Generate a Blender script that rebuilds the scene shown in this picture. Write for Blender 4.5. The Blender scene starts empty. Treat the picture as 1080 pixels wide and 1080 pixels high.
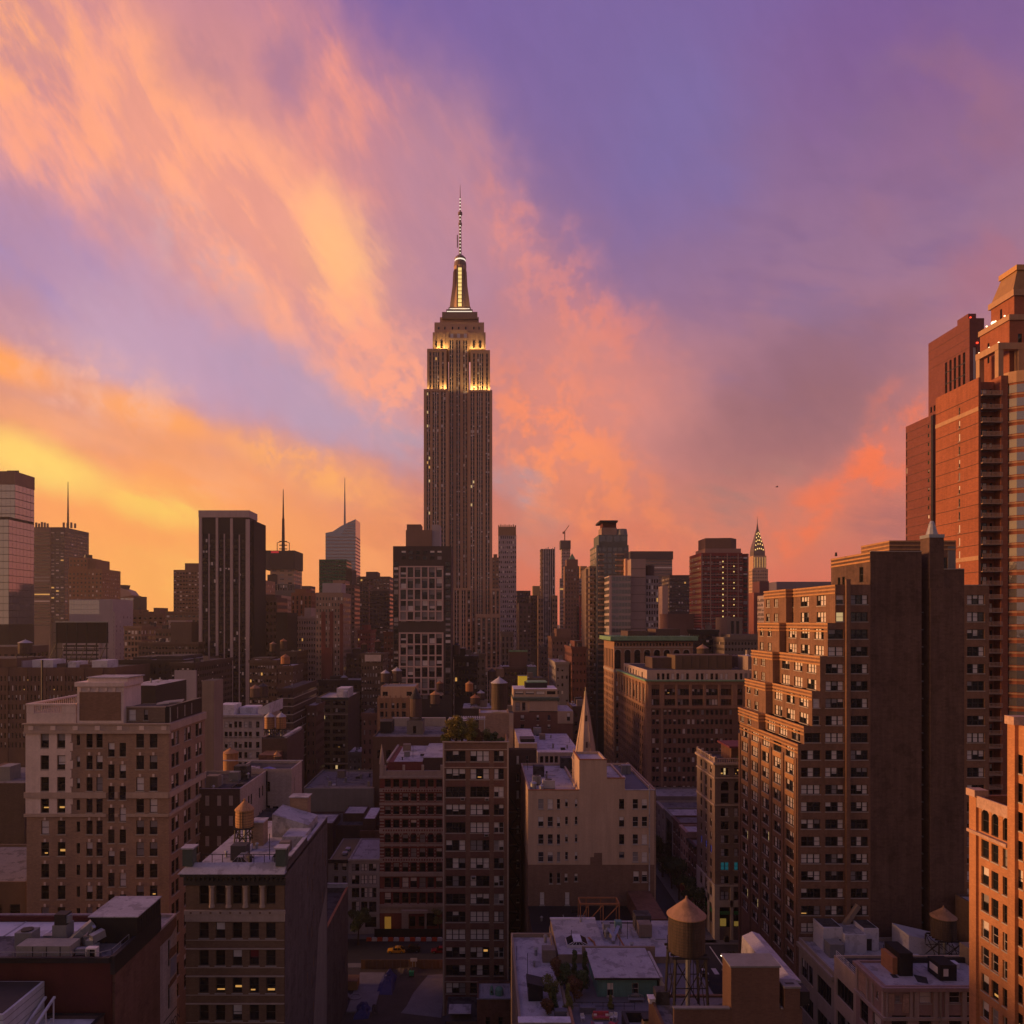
import bpy, math, random
from mathutils import Vector, Matrix
random.seed(11)
D = bpy.data
C = bpy.context.scene.collection
RAD = math.radians

# ---------------------------------------------------------------- camera
# looks straight up the avenue (+Y) from a roof 88 m above the street; the
# lens is shifted, so verticals stay vertical
F, VX, HY, H = 780.0, 510.0, 655.0, 88.0      # focal length, vanishing point (photo px), eye height
cam = D.cameras.new("camera"); camo = D.objects.new("camera", cam); C.objects.link(camo)
camo.location = (0, 0, H); camo.rotation_euler = (RAD(90), 0, 0)
cam.sensor_width = 36; cam.lens = 36 * F / 1080
cam.shift_x = (540 - VX) / 1080; cam.shift_y = (HY - 540) / 1080
cam.clip_start = 0.5; cam.clip_end = 30000
bpy.context.scene.camera = camo
def PX(px, Y): return (px - VX) * Y / F       # metres east of the lens axis at distance Y
def PZ(py, Y): return H + (HY - py) * Y / F   # metres above the street at distance Y

# ---------------------------------------------------------------- exposure
sc = bpy.context.scene
sc.view_settings.view_transform = 'Standard'; sc.view_settings.look = 'None'
sc.view_settings.exposure = 0.0; sc.view_settings.gamma = 1.0
sc.render.engine = 'CYCLES'
sc.cycles.max_bounces = 5; sc.cycles.diffuse_bounces = 3; sc.cycles.glossy_bounces = 3
sc.cycles.use_denoising = True

SUN_EL, SUN_AZ = 7.0, -90.0                   # degrees; azimuth from +Y, west is negative
# ---------------------------------------------------------------- sky
def lin(c):
    return tuple(((v / 255) / 12.92 if v <= 10 else ((v / 255 + .055) / 1.055) ** 2.4) for v in c)
w = D.worlds.new("World"); sc.world = w; w.use_nodes = True
w.cycles.sampling_method = 'MANUAL'; w.cycles.sample_map_resolution = 512
nt = w.node_tree; nt.nodes.clear()
def node(t, **kw):
    n = nt.nodes.new(t)
    for k, v in kw.items(): setattr(n, k, v)
    return n
def put(sock, v):
    if isinstance(v, bpy.types.NodeSocket): nt.links.new(v, sock)
    elif v is not None: sock.default_value = v
def mt(op, a, b=None, c=None, clamp=False):
    n = node('ShaderNodeMath', operation=op, use_clamp=clamp)
    put(n.inputs[0], a); put(n.inputs[1], b); put(n.inputs[2], c); return n.outputs[0]
def vm(op, a, b=None, s=None):
    n = node('ShaderNodeVectorMath', operation=op)
    put(n.inputs[0], a); put(n.inputs[1], b)
    if s is not None: put(n.inputs['Scale'], s)
    return n.outputs['Value' if op in ('LENGTH', 'DOT_PRODUCT', 'DISTANCE') else 'Vector']
def mix(f, a, b):
    n = node('ShaderNodeMix', data_type='RGBA')
    put(n.inputs[0], f)
    put(n.inputs[6], a if isinstance(a, bpy.types.NodeSocket) else (*a, 1))
    put(n.inputs[7], b if isinstance(b, bpy.types.NodeSocket) else (*b, 1)); return n.outputs[2]
def noise(v, s, d=4, r=.55, dist=0):
    n = node('ShaderNodeTexNoise'); put(n.inputs['Vector'], v); n.inputs['Scale'].default_value = s
    n.inputs['Detail'].default_value = d; n.inputs['Roughness'].default_value = r; n.inputs['Distortion'].default_value = dist
    return n
def smooth(v, a, b):
    n = node('ShaderNodeMapRange', interpolation_type='SMOOTHSTEP'); put(n.inputs['Value'], v)
    n.inputs['From Min'].default_value = a; n.inputs['From Max'].default_value = b; return n.outputs[0]
tc = node('ShaderNodeTexCoord')
dirv = vm('NORMALIZE', tc.outputs['Generated'])
sp = node('ShaderNodeSeparateXYZ'); put(sp.inputs[0], dirv)
az = mt('MULTIPLY', mt('ARCTAN2', sp.outputs[0], sp.outputs[1]), F)        # azimuth and height as arc length
el = mt('MULTIPLY', mt('ARCSINE', sp.outputs[2]), F)
cb = node('ShaderNodeCombineXYZ'); put(cb.inputs[0], az); put(cb.inputs[1], el); P0 = cb.outputs[0]
# cloud texture: fibres that climb from the right horizon to the upper left
mp = node('ShaderNodeMapping', vector_type='TEXTURE'); put(mp.inputs[0], P0); mp.inputs['Rotation'].default_value = (0, 0, RAD(-50))
mp.inputs['Scale'].default_value = (2.4, 1, 1)
fib = noise(mp.outputs[0], .015, 7, .62, .15).outputs[0]
mp2 = node('ShaderNodeMapping', vector_type='TEXTURE'); put(mp2.inputs[0], P0); mp2.inputs['Rotation'].default_value = (0, 0, RAD(-16))
mp2.inputs['Scale'].default_value = (3.4, 1, 1)
fib2 = noise(mp2.outputs[0], .024, 6, .6, .1).outputs[0]
puf = noise(P0, .026, 7, .64, .15).outputs[0]
wn = noise(P0, .009, 5, .6).outputs['Color']
wn2 = noise(P0, .03, 4, .6).outputs['Color']
warp = vm('ADD', vm('SCALE', vm('SUBTRACT', wn, (.5, .5, .5)), s=70.0), vm('SCALE', vm('SUBTRACT', wn2, (.5, .5, .5)), s=36.0))
PW = vm('ADD', P0, warp)
PS = vm('ADD', P0, vm('SCALE', warp, s=.3))
SKY_NOISE = {'f': fib, 'p': puf, 'h': fib2}
def AE(px, py):
    a = math.atan2(px - VX, F); return (a * F, math.atan((HY - py) / F * math.cos(a)) * F, 0.0)
AMP = {k: mt('ADD', mt('MULTIPLY', smooth(v, .43, .60), .72), .28) for k, v in SKY_NOISE.items()}   # texture eats a bank away at its edge
NS = [0, None, None]
def stroke(col, c, a, b, wid, amt, tex='f', soft=None):
    """a bank of cloud or a patch of clear sky along the arc a-b"""
    if NS[0] % 6 == 0:      # the tiny term makes each batch wait for the one before (keeps the shader stack short)
        tiny = vm('SCALE', col, s=1e-6)
        NS[1], NS[2] = vm('ADD', PW, tiny), vm('ADD', PS, tiny)
    NS[0] += 1
    a3, b3 = Vector(a), Vector(b); ba = b3 - a3; mid = (a3 + b3) / 2
    m = node('ShaderNodeMapping', vector_type='TEXTURE'); put(m.inputs[0], NS[2] if soft else NS[1])
    m.inputs['Location'].default_value = mid; m.inputs['Rotation'].default_value = (0, 0, math.atan2(ba.y, ba.x))
    m.inputs['Scale'].default_value = (ba.length / 2 + 1.2 * wid, 1.65 * wid, 1e6)
    gr = node('ShaderNodeTexGradient', gradient_type='SPHERICAL'); put(gr.inputs[0], m.outputs[0])
    r = node('ShaderNodeMapRange', interpolation_type='SMOOTHSTEP'); put(r.inputs['Value'], gr.outputs['Fac'])
    r.inputs['From Max'].default_value = .85; r.inputs['To Max'].default_value = min(amt, 1.0)
    g = mt('MULTIPLY', r.outputs[0], AMP[tex]) if tex else r.outputs[0]
    return mix(g, col, lin(c))
def ramp(v, stops):
    n = node('ShaderNodeValToRGB'); put(n.inputs[0], v); r = n.color_ramp; r.interpolation = 'EASE'
    while len(r.elements) < len(stops): r.elements.new(.5)
    for e, (p, c) in zip(r.elements, stops): e.position = p; e.color = (*lin(c), 1)
    return n.outputs[0]
elr = mt('MULTIPLY', el, 1 / (F * math.pi / 2), clamp=True)
front = ramp(elr, [(0, (220, 108, 80)), (.07, (214, 120, 96)), (.16, (186, 124, 124)), (.28, (150, 112, 142)), (.45, (118, 94, 156)), (1, (88, 78, 146))])
back = ramp(elr, [(0, (140, 112, 106)), (.15, (128, 108, 112)), (.5, (104, 93, 121)), (1, (88, 78, 146))])
cosaz = mt('COSINE', mt('MULTIPLY', az, 1 / F))
col = mix(smooth(cosaz, -.25, .55), back, front)
# western afterglow, mostly outside the picture: it lights the west walls
def deg(a, e): return (RAD(a) * F, RAD(e) * F, 0)
col = stroke(col, (255, 176, 96), deg(-150, 3), deg(-44, 8), 250, .95, None, soft=1)
STROKES = [
 # colour, from px, to px, width, amount, texture
 ((190, 148, 174), (-60, 240), (440, 450), 100, .9, None),
 ((160, 130, 176), (-40, 170), (100, 230), 46, .75, 'f'),
 ((150, 128, 178), (20, 255), (110, 320), 26, .5, 'f'),
 ((200, 165, 185), (60, 345), (250, 385), 36, .7, None),
 ((180, 156, 182), (250, 385), (440, 470), 40, .8, None),
 # glow low on the left
 ((255, 160, 84), (-160, 470), (440, 600), 84, 1.0, None),
 ((255, 172, 84), (-120, 600), (330, 640), 60, .95, None),
 ((252, 172, 122), (-60, 415), (330, 545), 30, .7, 'h', 1),
 ((255, 212, 104), (-80, 450), (140, 520), 20, 1.0, None, 1),
 ((255, 204, 92), (80, 505), (240, 552), 19, .95, 'h', 1),
 ((255, 190, 92), (120, 590), (290, 600), 22, .7, 'h'),
 ((250, 160, 96), (330, 540), (470, 600), 60, .8, 'h'),
 # the bank above it
 ((255, 158, 76), (-60, 362), (70, 405), 15, 1.0, None, 1),
 ((255, 162, 84), (50, 400), (260, 470), 15, 1.0, None, 1),
 ((244, 178, 152), (-20, 365), (240, 440), 34, .7, 'p'),
 ((255, 172, 98), (220, 455), (425, 530), 20, 1.0, 'p', 1),
 ((236, 148, 96), (90, 440), (240, 500), 17, .6, 'h', 1),
 # the great cloud
 ((214, 142, 138), (90, -60), (370, 280), 122, .9, None),
 ((250, 162, 132), (-60, 10), (180, 170), 92, 1.0, 'f'),
 ((255, 170, 112), (-30, 5), (50, 25), 34, .9, 'f'),
 ((248, 160, 128), (40, 120), (110, 150), 30, .8, 'f'),
 ((255, 168, 124), (125, 50), (200, 190), 50, 1.0, 'f'),
 ((254, 166, 130), (150, 140), (330, 260), 62, 1.0, 'f'),
 ((255, 170, 132), (270, 220), (430, 360), 84, 1.0, 'f'),
 ((255, 186, 128), (330, 230), (400, 300), 40, .9, 'f'),
 ((252, 162, 130), (380, 330), (445, 450), 52, .95, 'p'),
 ((206, 158, 164), (110, 200), (280, 320), 34, .7, 'p'),
 ((240, 150, 130), (290, 0), (410, 170), 46, .8, 'f'),
 ((240, 146, 124), (400, 110), (430, 220), 34, .7, 'f'),
 ((170, 120, 140), (160, 20), (260, 90), 30, .65, 'f'),
 ((165, 118, 146), (296, 40), (305, 90), 22, .8, None),
 ((150, 130, 180), (-70, 160), (105, 300), 34, .8, 'f'),
 ((184, 150, 180), (60, 300), (330, 410), 40, .7, None),
 ((168, 148, 180), (200, 345), (420, 460), 22, .6, 'f'),
 # between the cloud and the tower, and right of the tower
 ((184, 132, 150), (440, 120), (500, 340), 74, .8, None),
 ((200, 134, 140), (450, 110), (570, 290), 36, .75, 'f'),
 ((232, 142, 124), (520, 200), (560, 290), 20, .8, 'p'),
 ((226, 140, 128), (550, 270), (660, 350), 44, .8, 'p'),
 ((240, 132, 102), (590, 320), (680, 400), 40, .9, 'p'),
 ((214, 134, 124), (540, 360), (700, 450), 70, .8, None),
 ((248, 140, 98), (520, 410), (640, 500), 56, 1.0, 'p'),
 ((255, 148, 92), (560, 490), (640, 540), 40, .9, 'p'),
 ((240, 134, 88), (590, 520), (720, 570), 54, .8, 'p'),
 ((172, 146, 156), (520, 500), (575, 525), 22, .8, 'h'),
 ((186, 134, 126), (540, 550), (600, 575), 24, .6, 'h'),
 ((176, 152, 172), (390, 450), (450, 490), 24, .75, 'h'),
 # upper right
 ((116, 98, 156), (590, 20), (740, 190), 120, .75, None),
 ((116, 104, 162), (690, 110), (740, 180), 60, .55, None),
 ((116, 82, 142), (860, 60), (1100, 20), 90, .7, None),
 ((128, 98, 140), (780, 310), (1040, 130), 110, .7, 'h'),
 ((154, 104, 126), (960, 90), (1080, 150), 40, .6, 'f'),
 ((152, 106, 130), (920, 220), (1000, 120), 32, .55, 'f'),
 ((166, 106, 124), (1000, 310), (1090, 230), 26, .7, 'f'),
 ((140, 114, 150), (780, 400), (900, 330), 40, .6, 'h'),
 ((136, 96, 116), (760, 410), (980, 370), 46, .7, None),
 ((140, 94, 102), (720, 470), (970, 435), 46, .6, None),
 ((166, 118, 112), (720, 525), (840, 515), 30, .8, 'h'),
 # salmon bank at the right
 ((240, 116, 74), (800, 585), (900, 520), 22, 1.1, 'p'),
 ((250, 116, 68), (880, 530), (960, 480), 26, 1.1, 'p'),
 ((238, 118, 80), (930, 480), (1060, 400), 34, .9, 'p'),
 ((160, 96, 100), (900, 580), (960, 540), 26, .7, 'h'),
 ((226, 100, 76), (820, 600), (960, 590), 20, .7, 'h'),
 ((226, 112, 80), (560, 590), (740, 600), 36, .6, 'h'),
]
for c_, a_, b_, w_, k_, t_, *s_ in STROKES:
    col = stroke(col, c_, AE(*a_), AE(*b_), w_, k_, t_, s_)
# fine mottling of the high cloud
fine = smooth(noise(mp.outputs[0], .05, 5, .62, .5).outputs[0], .3, .7)
hs = node('ShaderNodeHueSaturation'); put(hs.inputs['Color'], col)
put(hs.inputs['Value'], mt('ADD', mt('MULTIPLY', fine, .045), .98))
below = smooth(sp.outputs[2], -.03, 0.0)
skyc = mix(below, (.02, .016, .018), hs.outputs[0])
bgc = node('ShaderNodeBackground'); put(bgc.inputs[0], skyc); bgc.inputs[1].default_value = 1.08
nis = node('ShaderNodeTexSky', sky_type='NISHITA', sun_disc=False)
nis.sun_elevation = RAD(SUN_EL); nis.sun_rotation = RAD(SUN_AZ)
bgn = node('ShaderNodeBackground'); put(bgn.inputs[0], nis.outputs[0]); bgn.inputs[1].default_value = .004
ads = node('ShaderNodeAddShader'); put(ads.inputs[0], bgc.outputs[0]); put(ads.inputs[1], bgn.outputs[0])
outw = node('ShaderNodeOutputWorld'); put(outw.inputs[0], ads.outputs[0])

# ---------------------------------------------------------------- sun: the last warm light from the west
sun = D.lights.new("sun", 'SUN'); suno = D.objects.new("sun", sun); C.objects.link(suno)
sun.energy = 5.0; sun.angle = RAD(14); sun.color = (1.0, .46, .18)
sv = Vector((math.sin(RAD(SUN_AZ)) * math.cos(RAD(SUN_EL)), math.cos(RAD(SUN_AZ)) * math.cos(RAD(SUN_EL)), math.sin(RAD(SUN_EL))))
suno.rotation_euler = sv.to_track_quat('Z', 'Y').to_euler()

# ---------------------------------------------------------------- mesh builder
class MB:
    def __init__(s): s.v = []; s.f = []; s.m = []
    def poly(s, pts, m=0):
        i = len(s.v); s.v += [tuple(p) for p in pts]; s.f.append(tuple(range(i, i + len(pts)))); s.m.append(m); return s
    def box(s, x0, x1, y0, y1, z0, z1, m=0, skip=''):
        i = len(s.v)
        s.v += [(x0, y0, z0), (x1, y0, z0), (x1, y1, z0), (x0, y1, z0), (x0, y0, z1), (x1, y0, z1), (x1, y1, z1), (x0, y1, z1)]
        for k, q in (('b', (0, 3, 2, 1)), ('t', (4, 5, 6, 7)), ('s', (0, 1, 5, 4)), ('e', (1, 2, 6, 5)), ('n', (2, 3, 7, 6)), ('w', (3, 0, 4, 7))):
            if k not in skip: s.f.append(tuple(i + j for j in q)); s.m.append(m)
        return s
    def cyl(s, cx, cy, z0, z1, r0, r1=None, n=16, m=0, cap=True, a0=0.0):
        r1 = r0 if r1 is None else r1; i = len(s.v)
        for z, r in ((z0, r0), (z1, r1)):
            for k in range(n):
                a = a0 + 2 * math.pi * k / n; s.v.append((cx + r * math.cos(a), cy + r * math.sin(a), z))
        for k in range(n):
            j = (k + 1) % n; s.f.append((i + k, i + j, i + n + j, i + n + k)); s.m.append(m)
        if cap:
            s.f.append(tuple(i + n + k for k in range(n))); s.m.append(m); s.f.append(tuple(i + n - 1 - k for k in range(n))); s.m.append(m)
        return s
    def lathe(s, cx, cy, prof, n=16, m=0, a0=0.0):
        for (r0, z0), (r1, z1) in zip(prof, prof[1:]): s.cyl(cx, cy, z0, z1, r0, r1, n, m, False, a0)
        return s
    def bar(s, p, q, r, m=0, r2=None):
        p, q = Vector(p), Vector(q); d = (q - p)
        if d.length < 1e-6: return s
        d.normalize(); a = d.cross(Vector((0, 0, 1)))
        if a.length < .05: a = Vector((1, 0, 0))
        a.normalize(); b = d.cross(a); i = len(s.v)
        for c, rr in ((p, r), (q, r if r2 is None else r2)):
            for u, v in ((-1, -1), (1, -1), (1, 1), (-1, 1)): s.v.append(tuple(c + a * u * rr + b * v * rr))
        for k in range(4):
            j = (k + 1) % 4; s.f.append((i + k, i + j, i + 4 + j, i + 4 + k)); s.m.append(m)
        s.f.append((i + 3, i + 2, i + 1, i)); s.f.append((i + 4, i + 5, i + 6, i + 7)); s.m += [m, m]
        return s
    def prism(s, pts, z0, z1, m=0, top=True):
        """vertical prism over a plan outline (counter-clockwise)"""
        n = len(pts); i = len(s.v)
        s.v += [(x, y, z0) for x, y in pts] + [(x, y, z1) for x, y in pts]
        for k in range(n):
            j = (k + 1) % n; s.f.append((i + k, i + j, i + n + j, i + n + k)); s.m.append(m)
        if top: s.f.append(tuple(i + n + k for k in range(n))); s.m.append(m)
        return s
    def extr(s, prof, y0, y1, m=0):
        """profile in x-z pushed along y"""
        n = len(prof); i = len(s.v)
        s.v += [(x, y0, z) for x, z in prof] + [(x, y1, z) for x, z in prof]
        for k in range(n):
            j = (k + 1) % n; s.f.append((i + k, i + j, i + n + j, i + n + k)); s.m.append(m)
        s.f.append(tuple(i + n - 1 - k for k in range(n))); s.f.append(tuple(i + n + k for k in range(n))); s.m += [m, m]
        return s
    def add(s, o, M=None, mo=0):
        i = len(s.v)
        s.v += [tuple(M @ Vector(p)) for p in o.v] if M else o.v
        s.f += [tuple(k + i for k in f) for f in o.f]; s.m += [k + mo for k in o.m]; return s
    def islands(s):
        root = list(range(len(s.v)))
        def find(a):
            while root[a] != a: root[a] = root[root[a]]; a = root[a]
            return a
        for f in s.f:
            for k in f[1:]: root[find(k)] = find(f[0])
        out = {}
        for f, m in zip(s.f, s.m):
            o = out.setdefault(find(f[0]), MB()); i = len(o.v); o.v += [s.v[k] for k in f]; o.f.append(tuple(range(i, i + len(f)))); o.m.append(m)
        return list(out.values())
    def mesh(s, name, mats, off=(0, 0, 0), smooth=False):
        me = D.meshes.new(name); ox, oy, oz = off
        me.from_pydata([(x - ox, y - oy, z - oz) for x, y, z in s.v], [], s.f)
        for m in mats: me.materials.append(m)
        if len(mats) > 1: me.polygons.foreach_set('material_index', s.m)
        if smooth: me.polygons.foreach_set('use_smooth', [True] * len(s.f))
        me.update(); return me
def link(name, data, parent=None, loc=(0, 0, 0), rz=0.0):
    o = D.objects.new(name, data); C.objects.link(o)
    if parent: o.parent = parent
    o.location = loc; o.rotation_euler = (0, 0, rz); return o
BASE = {}
# parts whose separate pieces become parts of their own
SPLIT = set('column corner_pier pier_cap stair_bulkhead stair_bulkhead_roof worn_brick_patch rosette cornice belt_medallion bulkhead bulkhead_roof balcony chimney keystone screen_post membrane_seam arch_panel pilaster belt_course mullion_fin floodlight_strip dormer end_wall side_coping awning vent_box roof_box spandrel terracotta_coping band_course'.split())
def tag(o, label=None, cat=None, group=None, kind=None):
    if label: o['label'] = label
    if cat: o['category'] = cat
    if group: o['group'] = group
    if kind: o['kind'] = kind
    return o
def thing(name, label, cat, loc, group=None, rz=0.0):
    o = link(name, None, None, loc, rz); o.empty_display_size = .1; BASE[o.name] = loc
    return tag(o, label, cat, group)
def part(name, mb, mats, parent, smooth=False, label=None, kind=None):
    """a mesh in world metres, hung under its thing (or under a part of it)"""
    root = parent
    while root.parent: root = root.parent
    o = link(name, mb.mesh(name, mats if isinstance(mats, (list, tuple)) else [mats], BASE[root.name], smooth), parent)
    return tag(o, label, None, None, kind)
def solo(name, mb, mats, label, cat, loc=(0, 0, 0), group=None, smooth=False, kind=None):
    """a thing that is one mesh"""
    o = link(name, mb.mesh(name, mats if isinstance(mats, (list, tuple)) else [mats], loc, smooth), None, loc); BASE[o.name] = loc
    return tag(o, label, cat, group, kind)
def struct(name, mb, m):
    return tag(link(name, mb.mesh(name, [m]), None), kind='structure')
def copy_thing(o, loc, label=None, rz=None, sc_=None):
    def cp(a, par):
        c = a.copy(); C.objects.link(c); c.parent = par
        for ch in a.children: cp(ch, c)
        return c
    c = cp(o, None); c.location = loc; BASE[c.name] = loc
    if label: c['label'] = label
    if rz is not None: c.rotation_euler = (0, 0, rz)
    if sc_: c.scale = sc_ if isinstance(sc_, tuple) else (sc_,) * 3
    return c

# ---------------------------------------------------------------- materials
MATS = {}
def mat(name, col, rough=.85, var=.22, scale=.35, brick=None, metal=0.0, spec=.25, streak=.18, emit=None, es=1.0, speck=.12, bump=0.0, coat=0.0, stain=0.0, sf=1.1):
    """weathered surface: broad blotches, rain streaks, fine grain, optional brick courses"""
    if name in MATS: return MATS[name]
    m = D.materials.new(name); MATS[name] = m; m.use_nodes = True; t = m.node_tree; b = t.nodes['Principled BSDF']
    b.inputs['Roughness'].default_value = rough; b.inputs['Metallic'].default_value = metal
    b.inputs['Specular IOR Level'].default_value = spec; b.inputs['Coat Weight'].default_value = coat
    if emit:
        b.inputs['Emission Color'].default_value = (*emit, 1); b.inputs['Emission Strength'].default_value = es
    b.inputs['Base Color'].default_value = (*col, 1)
    if var <= 0 and not brick: return m
    L = t.links.new
    def N(tp, **kw):
        n = t.nodes.new(tp)
        for k, v in kw.items(): setattr(n, k, v)
        return n
    def M(op, a, b_=None, clamp=False):
        n = N('ShaderNodeMath', operation=op, use_clamp=clamp)
        for i, v in ((0, a), (1, b_)):
            if isinstance(v, (int, float)): n.inputs[i].default_value = v
            elif v is not None: L(v, n.inputs[i])
        return n.outputs[0]
    tcn = N('ShaderNodeTexCoord'); oi = N('ShaderNodeObjectInfo')
    o0 = N('ShaderNodeVectorMath', operation='ADD'); L(tcn.outputs['Object'], o0.inputs[0])
    cs = N('ShaderNodeCombineXYZ'); L(M('MULTIPLY', oi.outputs['Random'], 90.0), cs.inputs[0]); L(M('MULTIPLY', oi.outputs['Random'], 40.0), cs.inputs[1])
    L(cs.outputs[0], o0.inputs[1])
    def NZ(s, d, mapscale=None):
        n = N('ShaderNodeTexNoise'); n.inputs['Scale'].default_value = s; n.inputs['Detail'].default_value = d; n.inputs['Roughness'].default_value = .6
        if mapscale:
            mp_ = N('ShaderNodeMapping'); mp_.inputs['Scale'].default_value = mapscale; L(o0.outputs[0], mp_.inputs[0]); L(mp_.outputs[0], n.inputs['Vector'])
        else: L(o0.outputs[0], n.inputs['Vector'])
        return n.outputs[0]
    k = M('ADD', M('MULTIPLY', M('SUBTRACT', NZ(scale, 4), .5), var * 2.2), 1.0)
    if streak: k = M('MULTIPLY', k, M('ADD', M('MULTIPLY', M('SUBTRACT', NZ(sf, 3, (1, 1, .06)), .5), streak * 2.2), 1.0))
    if speck: k = M('MULTIPLY', k, M('ADD', M('MULTIPLY', M('SUBTRACT', NZ(3.2, 2), .5), speck * 2), 1.0))
    if stain:      # dried puddles, tar patches, soot: blotches with an edge of their own
        for s_, ms, f0, f1, q in ((.42, None, .53, .6, 1.0), (1.3, (1, .25, 1), .6, .66, .8)):
            mr = N('ShaderNodeMapRange', interpolation_type='SMOOTHSTEP'); L(NZ(s_, 5, ms), mr.inputs['Value']); mr.inputs['From Min'].default_value = f0; mr.inputs['From Max'].default_value = f1
            k = M('MULTIPLY', k, M('SUBTRACT', 1.0, M('MULTIPLY', mr.outputs[0], stain * q)))
    vs = N('ShaderNodeVectorMath', operation='SCALE'); L(k, vs.inputs['Scale'])
    if brick:
        sx = N('ShaderNodeSeparateXYZ'); L(tcn.outputs['Object'], sx.inputs[0])
        cx = N('ShaderNodeCombineXYZ'); L(M('ADD', sx.outputs[0], sx.outputs[1]), cx.inputs[0]); L(sx.outputs[2], cx.inputs[1])
        br = N('ShaderNodeTexBrick'); L(cx.outputs[0], br.inputs['Vector'])
        br.inputs['Scale'].default_value = 1.0; br.inputs['Brick Width'].default_value = brick * .9; br.inputs['Row Height'].default_value = brick * .36
        br.inputs['Mortar Size'].default_value = .035; br.inputs['Mortar Smooth'].default_value = .4
        br.inputs['Color1'].default_value = (*[c * 1.1 for c in col], 1); br.inputs['Color2'].default_value = (*[c * .87 for c in col], 1)
        br.inputs['Mortar'].default_value = (*[c * .85 + .012 for c in col], 1); L(br.outputs['Color'], vs.inputs[0])
    else: vs.inputs[0].default_value = col
    L(vs.outputs[0], b.inputs['Base Color'])
    if bump:
        bp = N('ShaderNodeBump'); bp.inputs['Strength'].default_value = bump; bp.inputs['Distance'].default_value = .05
        L(NZ(6.0, 4), bp.inputs['Height']); L(bp.outputs[0], b.inputs['Normal'])
    return m
def glassy(name, col, rough=.06, spec=.6, metal=0.0, wav=.012):
    m = D.materials.new(name); MATS[name] = m; m.use_nodes = True; t = m.node_tree; b = t.nodes['Principled BSDF']
    b.inputs['Base Color'].default_value = (*col, 1); b.inputs['Roughness'].default_value = rough
    b.inputs['Specular IOR Level'].default_value = spec; b.inputs['Metallic'].default_value = metal
    # every pane sits a little out of true
    n = t.nodes.new('ShaderNodeTexNoise'); n.inputs['Scale'].default_value = .55; n.inputs['Detail'].default_value = 2
    tcn = t.nodes.new('ShaderNodeTexCoord'); oi = t.nodes.new('ShaderNodeObjectInfo'); ad = t.nodes.new('ShaderNodeVectorMath'); ad.operation = 'ADD'
    cm = t.nodes.new('ShaderNodeVectorMath'); cm.operation = 'SCALE'; cm.inputs[0].default_value = (37, 61, 83)
    t.links.new(oi.outputs['Random'], cm.inputs['Scale']); t.links.new(tcn.outputs['Object'], ad.inputs[0]); t.links.new(cm.outputs[0], ad.inputs[1]); t.links.new(ad.outputs[0], n.inputs['Vector'])
    bp = t.nodes.new('ShaderNodeBump'); bp.inputs['Strength'].default_value = 1.0; bp.inputs['Distance'].default_value = wav
    t.links.new(n.outputs[0], bp.inputs['Height']); t.links.new(bp.outputs[0], b.inputs['Normal'])
    return m
GLASS = glassy('window_glass', (.012, .014, .016))
GLASSD = glassy('dark_glass', (.006, .007, .008), .12, .35)
CURT = glassy('curtain_wall_glass', (.33, .35, .42), .05, .9, .7, .006)
CURG = glassy('grey_panel_glass', (.13, .135, .14), .08, .9, .4, .008)
BLIND = mat('window_blind', (.66, .60, .55), .5, .1, .8, spec=.5, streak=0)
BLIND2 = mat('window_shade_grey', (.24, .22, .22), .45, .1, .8, spec=.5, streak=0)
LIT = mat('lit_room', (.2, .12, .05), .6, 0, emit=(1, .5, .13), es=.55)
LITW = mat('lit_room_white', (.2, .2, .15), .6, 0, emit=(1, .68, .3), es=.5)
LITB = mat('lit_room_blue', (.02, .05, .2), .6, 0, emit=(.12, .14, 1.0), es=.35)
LITC = mat('lit_room_teal', (.02, .1, .12), .6, 0, emit=(.05, .5, .62), es=.09)
RED = mat('red_curtain', (.16, .02, .025), .8, .1)
FRD = mat('dark_window_frame', (.035, .032, .03), .5, 0)
FRW = mat('pale_window_frame', (.42, .38, .35), .6, 0)
FRG = mat('green_grey_window_frame', (.07, .085, .08), .5, 0)
SILL = mat('window_sill_stone', (.36, .32, .28), .8, .1)
WM = [FRD, FRW, FRG, GLASS, GLASSD, BLIND, BLIND2, LIT, LITW, LITB, LITC, RED, SILL, CURT, CURG]
WI = {m.name: i for i, m in enumerate(WM)}
FRI = {'d': 0, 'w': 1, 'g': 2}
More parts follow.
